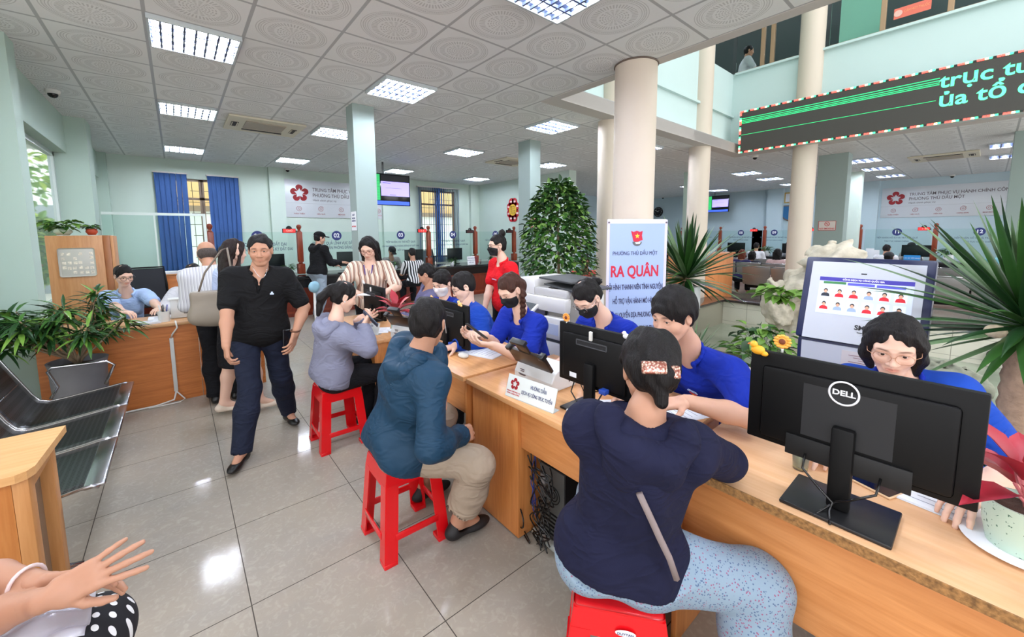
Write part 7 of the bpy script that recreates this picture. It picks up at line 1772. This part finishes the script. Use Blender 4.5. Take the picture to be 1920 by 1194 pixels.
# girl with round glasses
hc = pt(1676, 645, 1.50); P = seated('young woman with bobbed hair and round thin glasses behind the large monitor', hc, (2.40, .10, .54), (-.95, -.12, -.42), (-.95, .05), fem=True, tone='light', eye=.45, mouth=.002, hd=1.02, nk=(hc[0]+.07, hc[1]-.015, hc[2]-.14))
P.setarm(1, (1.80, .30, .80), pole=(.2, .8, -1), d=(-1, .3, 0), curl=.4); P.setarm(-1, (1.78, -.02, .80), pole=(.4, -1, -.6), d=(-1, .2, 0), curl=.4)
P.body(); P.top('polo_shirt', BLUE2, sleeve=.8, collar=BLUE, v=.05, fold=.005, loose=.01); P.trousers('trousers', BTR); P.hair('bob', HB, seed=2); P.glasses(GLR, .024, .0010); STOOLS.append((P, 'red plastic stool under the young woman with round glasses'))

# woman in navy on the near stool
NAVY = cloth('navy_jersey', (22, 24, 50)); FLORAL = mat('floral_cotton', (186, 204, 218), .85)
k = NB(FLORAL); v, s_ = k.xyz('Object'); n1 = k.new('ShaderNodeTexVoronoi'); n1.inputs['Scale'].default_value = 130; k.link(v, n1.inputs['Vector']); sp_ = k.math('LESS_THAN', n1.outputs['Distance'], .30)
hue = k.noise(v, 60, 1); cc = k.mix(k.math('GREATER_THAN', hue, .54), rgb(70, 92, 128), rgb(150, 70, 104)); k.link(k.mix(k.math('MULTIPLY', sp_, .85), rgb(134, 155, 172), cc), k.b.inputs['Base Color'])
P = Person('woman in a navy hooded jacket and floral trousers on the nearest stool, from behind', (1.03, .70, .56), pt(1207, 790, 1.17), pt(1218, 692, 1.25), (.62, .62, -.42), (.80, .60), s=1.0, fem=True, tone='tan', fat=.22, sw=.150, hd=1.05)
P.setarm(1, (1.50, .80, .80), d=(.0, 1, .0), curl=.5, el=(1.33, .50, .835)); P.setarm(-1, (1.50, .95, .80), d=(.5, -.6, 0), curl=.5, el=(1.24, .97, .81))
P.setleg(1, (1.335, .385, .48), (1.22, .36, .10), (.9, -.3, 0)); P.setleg(-1, (1.27, .95, .50), (1.25, 1.0, .10), (1, .2, 0))
P.body(); P.top('hooded_jacket', NAVY, sleeve=1.1, v=0, loose=.012, fold=.009, hem=-.05, folds=24); hood(P, NAVY); P.trousers('floral_trousers', FLORAL, g=.022, gl=.04, fold=.006); P.shoes(mat('sandal_brown', (110, 80, 66), .6), sandal=True)
P.hair('short', HB, lambda F: (F.ell((0, -.095, -.02), (.050, .040, .055), k=.03), F.cone((0, -.11, -.03), (0, -.10, -.10), .030, .018, k=.02)), vol=.006)
def clip(F):
    F.rbox((-.022, -.138, -.012), (.034, .009, .018), .005, k=0); F.rbox((.036, -.128, -.022), (.014, .009, .018), .005, k=0)
CLP = mat('rhinestone', (236, 190, 170), .15, metal=.6); kk = NB(CLP); vv, ss = kk.xyz('Object'); vo = kk.new('ShaderNodeTexVoronoi'); vo.inputs['Scale'].default_value = 160; kk.link(vv, vo.inputs['Vector']); kk.link(kk.mix(kk.rng(vo.outputs['Distance'], 0, .6, 0, 1), rgb(255, 236, 214), rgb(140, 80, 66)), kk.b.inputs['Base Color']); P.headpart('hair_clip', clip, CLP, .0028)
q = MB(); pb = [P.nk-P.u*t*P.T-P.f*(.145 if t < .6 else .130)+P.r*x for t, x in ((.26, .0), (.38, .035), (.52, .075), (.67, .115), (.80, .145))]
q.tube([tuple(p_-P.o) for p_ in pb], .010, 6); q.build('bag_strap', mat('strap_taupe', (140, 126, 124), .7), P.root, True)
# man in teal jacket
TEAL = cloth('teal_nylon', (22, 56, 80), rough=.55, weave=.05)
P = Person('man in a teal hooded jacket and khaki trousers on a red stool, seen from behind', (.80, 1.83, .565), pt(785, 665, 1.93), pt(803, 605, 1.93), (.75, .80, -.25), (.97, -.1), s=1.0, tone='tan', fat=.1, sw=.17)
P.setarm(1, pt(858, 816, 1.92), pole=(-.3, -.5, -1), d=(.8, .1, -.15), n=(0, .9, -.3), curl=1.2); P.setarm(-1, pt(822, 722, 2.12), pole=(.7, .8, .2), d=(.05, -.15, -1), n=(-.6, -.5, 0), curl=.55)
P.setleg(1, pt(895, 872, 1.92), (1.02, 1.66, .10), (1, -.1, 0)); P.setleg(-1, (1.14, 2.02, .50), (1.02, 2.05, .10), (1, 0, 0))
P.body(); P.top('hooded_jacket', TEAL, sleeve=1.1, v=0, loose=.026, fold=.010, hem=-.16, folds=26); hood(P, TEAL); P.trousers('khaki_trousers', cloth('khaki_cotton', (158, 142, 124)), g=.018, gl=.034, fold=.006, short=.72); P.shoes(mat('sandal_black', (24, 22, 24), .6), sandal=True); P.hair('short', HB, vol=.004)
q = MB(); e = [P.hc+P.RH@A3(.078, y_, z_)*P.hs-P.o for y_, z_ in ((-.02, -.03), (0, .02), (.03, -.02), (.05, -.05))]; q.tube([tuple(x) for x in e], .0018, 5); q.build('mask_strap', MWM, P.root, True)
o = phone(*pt(818, 745, 2.06), .2, 'brown leather phone case in the hand of the man in the teal jacket', c=(86, 52, 50), tilt=(1.5, 0), s=1.1)
# woman in grey
GREY = cloth('grey_jersey', (128, 130, 150)); P = Person('woman in a grey hooded jacket with a ponytail using a phone at the far stool', (.83, 3.10, .56), pt(628, 606, 2.92), pt(645, 556, 2.96), (.97, -.05, -.42), (.97, .1), s=.95, fem=True, tone='light', eye=.4)
P.setarm(1, pt(682, 612, 2.98), d=(.6, .3, .7), n=(-.3, .7, .4), curl=.6, el=pt(692, 655, 2.88)); P.setarm(-1, pt(672, 600, 3.16), d=(.9, -.1, .3), n=(-.3, -.7, .4), curl=.6, el=pt(690, 640, 3.25))
P.setleg(1, (1.22, 3.0, .50), (1.14, 3.0, .10), (1, 0, 0)); P.setleg(-1, (1.22, 3.22, .50), (1.10, 3.24, .10), (1, .1, 0))
P.body(); P.top('hooded_jacket', GREY, sleeve=1.1, v=0, loose=.018, fold=.006, hem=-.16); hood(P, GREY); P.trousers('trousers', BTR); P.shoes(LEATH)
def pony(F): F.ell((0, -.105, .035), (.03, .03, .03), k=.02); F.cone((0, -.12, .03), (0, -.155, -.06), .034, .036, k=.02); F.cone((0, -.155, -.06), (0, -.13, -.19), .036, .012, k=.02)
P.hair('short', HB, pony); q = MB(); e_ = P.hc+P.RH@A3(.078, -.002, -.034)*P.hs-P.o; q.ell(tuple(e_), .005, 8); q.build('earring', M_PAPER, P.root, True)
ph = phone(*pt(694, 598, 3.02), .0, 'phone in the hands of the woman in the grey jacket', c=(70, 80, 100)); ph.rotation_euler = (.9, .5, 1.3)
# purple shirt man
PUR = cloth('dusty_purple', (104, 102, 134)); P = seated('man in a dusty purple shirt bending forward on a steel chair, behind the masked boys', pt(800, 515, 4.3), pt(792, 600, 4.45), (-.75, .65, -.55), (-.6, .3), tone='tan', s=.98)
P.setarm(1, pt(765, 590, 4.4), pole=(0, .3, -1), curl=.4); P.setarm(-1, pt(750, 590, 4.2), pole=(.4, -.6, -.4), curl=.4); P.body(); P.top('shirt', PUR, sleeve=1.1, v=0, loose=.015, fold=.006); P.trousers('trousers', BTR); P.hair('short', HB)
# visitors and clerks far away
ZB = striped('shirt_zebra', ((30, 30, 34), [(.5, (220, 220, 220))]), .05)
def far(label, hp, face, shirt, hair='short', hm=None, fem=False, cap=None, s=.95, lean=.12, tone='tan', trous=BTR, floor=0.0, stand=False, hd=1.0, arms=True, group=None):
    hc = A3(*hp); f = unit((face[0], face[1], 0)); H = hc[2]-.62 if not stand else hc[2]-.56
    pel = A3(hc[0], hc[1], hc[2]-.62*s)-f*lean; nk = hc-A3(0, 0, .165)-f*.04
    P = Person(label, pel, nk, hc, face, (face[0], face[1]), s=s, fem=fem, tone=tone, res=.014, hd=hd, group=group); r = np.array((f[1], -f[0], 0))
    if arms:
        for q_ in (1, -1): P.setarm(q_, P.sh[q_]+f*.34-A3(0, 0, .24)+r*q_*-.06, pole=(r[0]*q_*.5, r[1]*q_*.5, -1), curl=.4)
    for q_ in (1, -1):
        if stand: P.setleg(q_, P.hip[q_]+f*.02-A3(0, 0, .39), A3(P.hip[q_][0], P.hip[q_][1], floor+.09))
        else: kn = pel+f*.40+r*q_*.12; kn[2] = floor+.48; P.setleg(q_, kn, A3(kn[0], kn[1], floor+.09))
    P.body(); P.top('shirt', shirt, sleeve=.8, v=.04, fold=.003); P.trousers('trousers', trous); P.hair(hair, hm or HB)
    if cap: P.headpart('cap', lambda F: (F.ell((0, -.012, .045), (.092, .108, .084), k=0), F.halfspace((0, 0, .035), (0, 0, -1)), F.ell((0, .12, .04), (.062, .07, .012), k=.01)), cap, .006)
    return P
WS = cloth('white_shirt', (206, 206, 210)); far('visitor in a black and white striped shirt sitting at the back counter', (3.88, 7.98, 1.17), (.05, 1, -.3), ZB)
far('clerk in a grey shirt and cap bending down behind glass screen 03', (4.02, 9.35, 1.17), (.1, -1, -.9), cloth('grey_shirt', (176, 170, 168)), cap=mat('cap_dark', (30, 30, 36), .7), lean=.25)
far('man with short hair in a red shirt just behind the photocopier, beside the round column', pt(1097, 490, 6.6), (-.6, -.5, -.3), cloth('salmon_shirt', (206, 90, 84)), tone='dark')
RV = [('man in a white shirt at the right-hall counter, leaning on his hand', (14.0, 4.68, 1.14), (1, .1, -.1), WS, 'short', None, False), ('dark-haired child on the second bench row of the right hall', (11.75, 4.02, .98), (1, .1, 0), cloth('dark_shirt', (46, 46, 56)), 'bob', None, True),
      ('woman in a pale pink shirt on the second bench row of the right hall', (10.95, 3.20, 1.08), (1, .05, 0), cloth('pink_shirt', (224, 190, 192)), 'long', None, True), ('person with reddish brown hair and navy shirt on a right hall bench', (10.95, 3.98, 1.04), (1, .2, 0), cloth('navy_purple', (52, 50, 96)), 'bob', hair_mat('hair_auburn', (96, 48, 34)), True),
      ('dark-haired clerk behind glass screen 08 in the right hall', (15.85, 6.0, 1.09), (-1, 0, -.2), cloth('dark_shirt', (46, 46, 56)), 'short', None, False), ('clerk in a white shirt behind glass screen 09 in the right hall', (15.9, 4.35, 1.13), (-1, 0, -.3), WS, 'short', None, False),
      ('man in a white shirt sitting at the counter under glass screen 11', (14.0, 1.66, 1.13), (1, -.1, -.2), WS, 'short', None, False), ('clerk with a grey cap behind glass screen 11', (15.9, 1.38, 1.15), (-1, .1, -.2), cloth('grey_shirt', (176, 170, 168)), 'short', None, False),
      ('visitor in a white shirt and dark cap on the bench above the kiosk', (11.85, 1.36, 1.02), (1, 0, 0), WS, 'short', None, False), ('visitor in a teal shirt at the right-hall counter behind the palm leaves', (14.0, -.22, 1.13), (1, 0, -.2), cloth('teal_shirt', (110, 160, 170)), 'short', None, False)]
for i, (lab, hp, fc, sh, hs_, hm_, fm) in enumerate(RV): far(lab, hp, fc, sh, hs_, hm_, fm, cap=mat('cap_dark', (30, 30, 36), .7) if 'cap' in lab else None)
far('person in a white shirt with dark hair on the upper floor behind the window', (9.75, 3.62, 5.46), (.5, -.9, -.2), WS, stand=True, floor=3.9)
# chairs for the staff
GC = (150, 146, 138)
office_chair(2.02, 2.04, PI/2+.1, 'grey mesh office chair behind the woman with the braid', c=GC)
for P_, l_ in STOOLS: copy_tree(S0, (P_.pel[0], P_.pel[1], 0), .1)['label'] = l_
for (x, y, a, lab) in ((2.62, 2.50, PI/2, 'grey chair of the boy with glasses in front of the woman in red'), (2.52, 3.45-.2, PI/2, 'grey chair beside the woman in red'), (2.12, 4.35, -2.2, 'grey steel chair of the man in the purple shirt')):
    o = root('waiting_chair', (x, y, 0), lab, 'chair', 'grey chairs of the staff', a); m = mat('chair_grey', (150, 150, 146), .5, bump=.2, bscale=300)
    MB().box(-.23, .23, -.22, .22, .43, .455, .012).build('seat', m, o, 'auto'); MB().box(-.22, .22, -.012, .012, .52, .86, .01, M=Matrix.Translation((0, -.23, 0)) @ Matrix.Rotation(.12, 4, 'X')).build('backrest', m, o, 'auto')
    q = MB(); q.tube([(-.23, .2, .012), (-.23, .2, .44), (-.23, -.22, .45), (-.23, -.30, .88), (.23, -.30, .88), (.23, -.22, .45), (.23, .2, .44), (.23, .2, .012)], .012, 8); q.build('frame', M_STEEL, o, True)
    for s in (-1, 1): MB().tube([(s*.23, -.22, .45), (s*.23, -.26, .012)], .012, 8).build('leg', M_STEEL, o, True); MB().tube([(s*.24, -.24, .62), (s*.25, .0, .66), (s*.25, .16, .64)], .016, 8).build('armrest', M_BLK, o, True)

# person at the lower left corner: forearms, hands, lap
DOT = mat('polka_dot_cloth', (16, 16, 20), .85); k = NB(DOT); v, s_ = k.xyz('Object'); a_ = k.math('SUBTRACT', k.math('FRACT', k.math('MULTIPLY', s_[0], 34)), .5); b_ = k.math('SUBTRACT', k.math('FRACT', k.math('MULTIPLY', s_[1], 34)), .5)
dd = k.math('LESS_THAN', k.math('ADD', k.math('MULTIPLY', a_, a_), k.math('MULTIPLY', b_, b_)), .055); k.link(k.mix(dd, rgb(18, 18, 24), rgb(226, 226, 226)), k.b.inputs['Base Color'])
P = Person('seated person at the lower left corner with clasped hands over a polka dot lap', (-.80, 1.04, .52), (-.74, 1.03, .98), (-.73, 1.03, 1.14), (1, .1, -.2), (1, .12), s=.95, fem=True, tone='tan')
P.setarm(1, pt(98, 1118, .93), el=pt(-60, 1175, .93), d=(.72, -.10, .22), n=(.1, .8, -.5), curl=.25, spread=.22); P.setarm(-1, pt(85, 1095, .99), el=pt(-60, 1080, 1.02), d=(.70, -.30, -.05), n=(-.1, -.8, -.4), curl=.30, spread=.25)
P.setleg(1, pt(150, 1215, 1.02), (-.36, 1.16, .10)); P.setleg(-1, pt(178, 1180, 1.07), (-.36, 1.34, .10))
P.body(); P.top('blouse', cloth('orange_blouse', (190, 110, 70)), sleeve=.7, v=.05); P.trousers('polka_dot_trousers', DOT, g=.02, gl=.03); P.shoes(LEATH); P.hair('short', HB)
wv = P.arm[-1][1]-P.o; dv = unit(P.arm[-1][0]-P.arm[-1][1]); x1 = np.cross(dv, (0, 0, 1.)); x1 /= np.linalg.norm(x1); x2 = np.cross(dv, x1)
q = MB(); q.tube([tuple(wv+dv*.055+(x1*math.cos(a)+x2*math.sin(a))*.036) for a in np.linspace(0, 2*PI, 20, endpoint=False)], .0045, 8, closed=True); q.build('bangle', mat('bangle_pale', (226, 206, 204), .2), P.root, True)
o = root('plastic_bag', tuple(pt(110, 1160, 1.0)-A3(.03, .0, .01)), 'clear plastic bag with papers on the lap at the lower left corner', 'bag'); q = MB()
q.grid(lambda u, v: (-.13+.22*u, -.12+.20*v, .018+.012*math.sin(u*9+v*4)+.008*math.sin(v*14)), 24, 20); q.build('film', mat('plastic_film', (226, 226, 236), .15, alpha=.55, spec=.6), o, True, solid=.001); MB().box(-.11, .07, -.10, .06, .0, .004).build('papers', mat('paper_lilac', (206, 206, 220), .6), o)
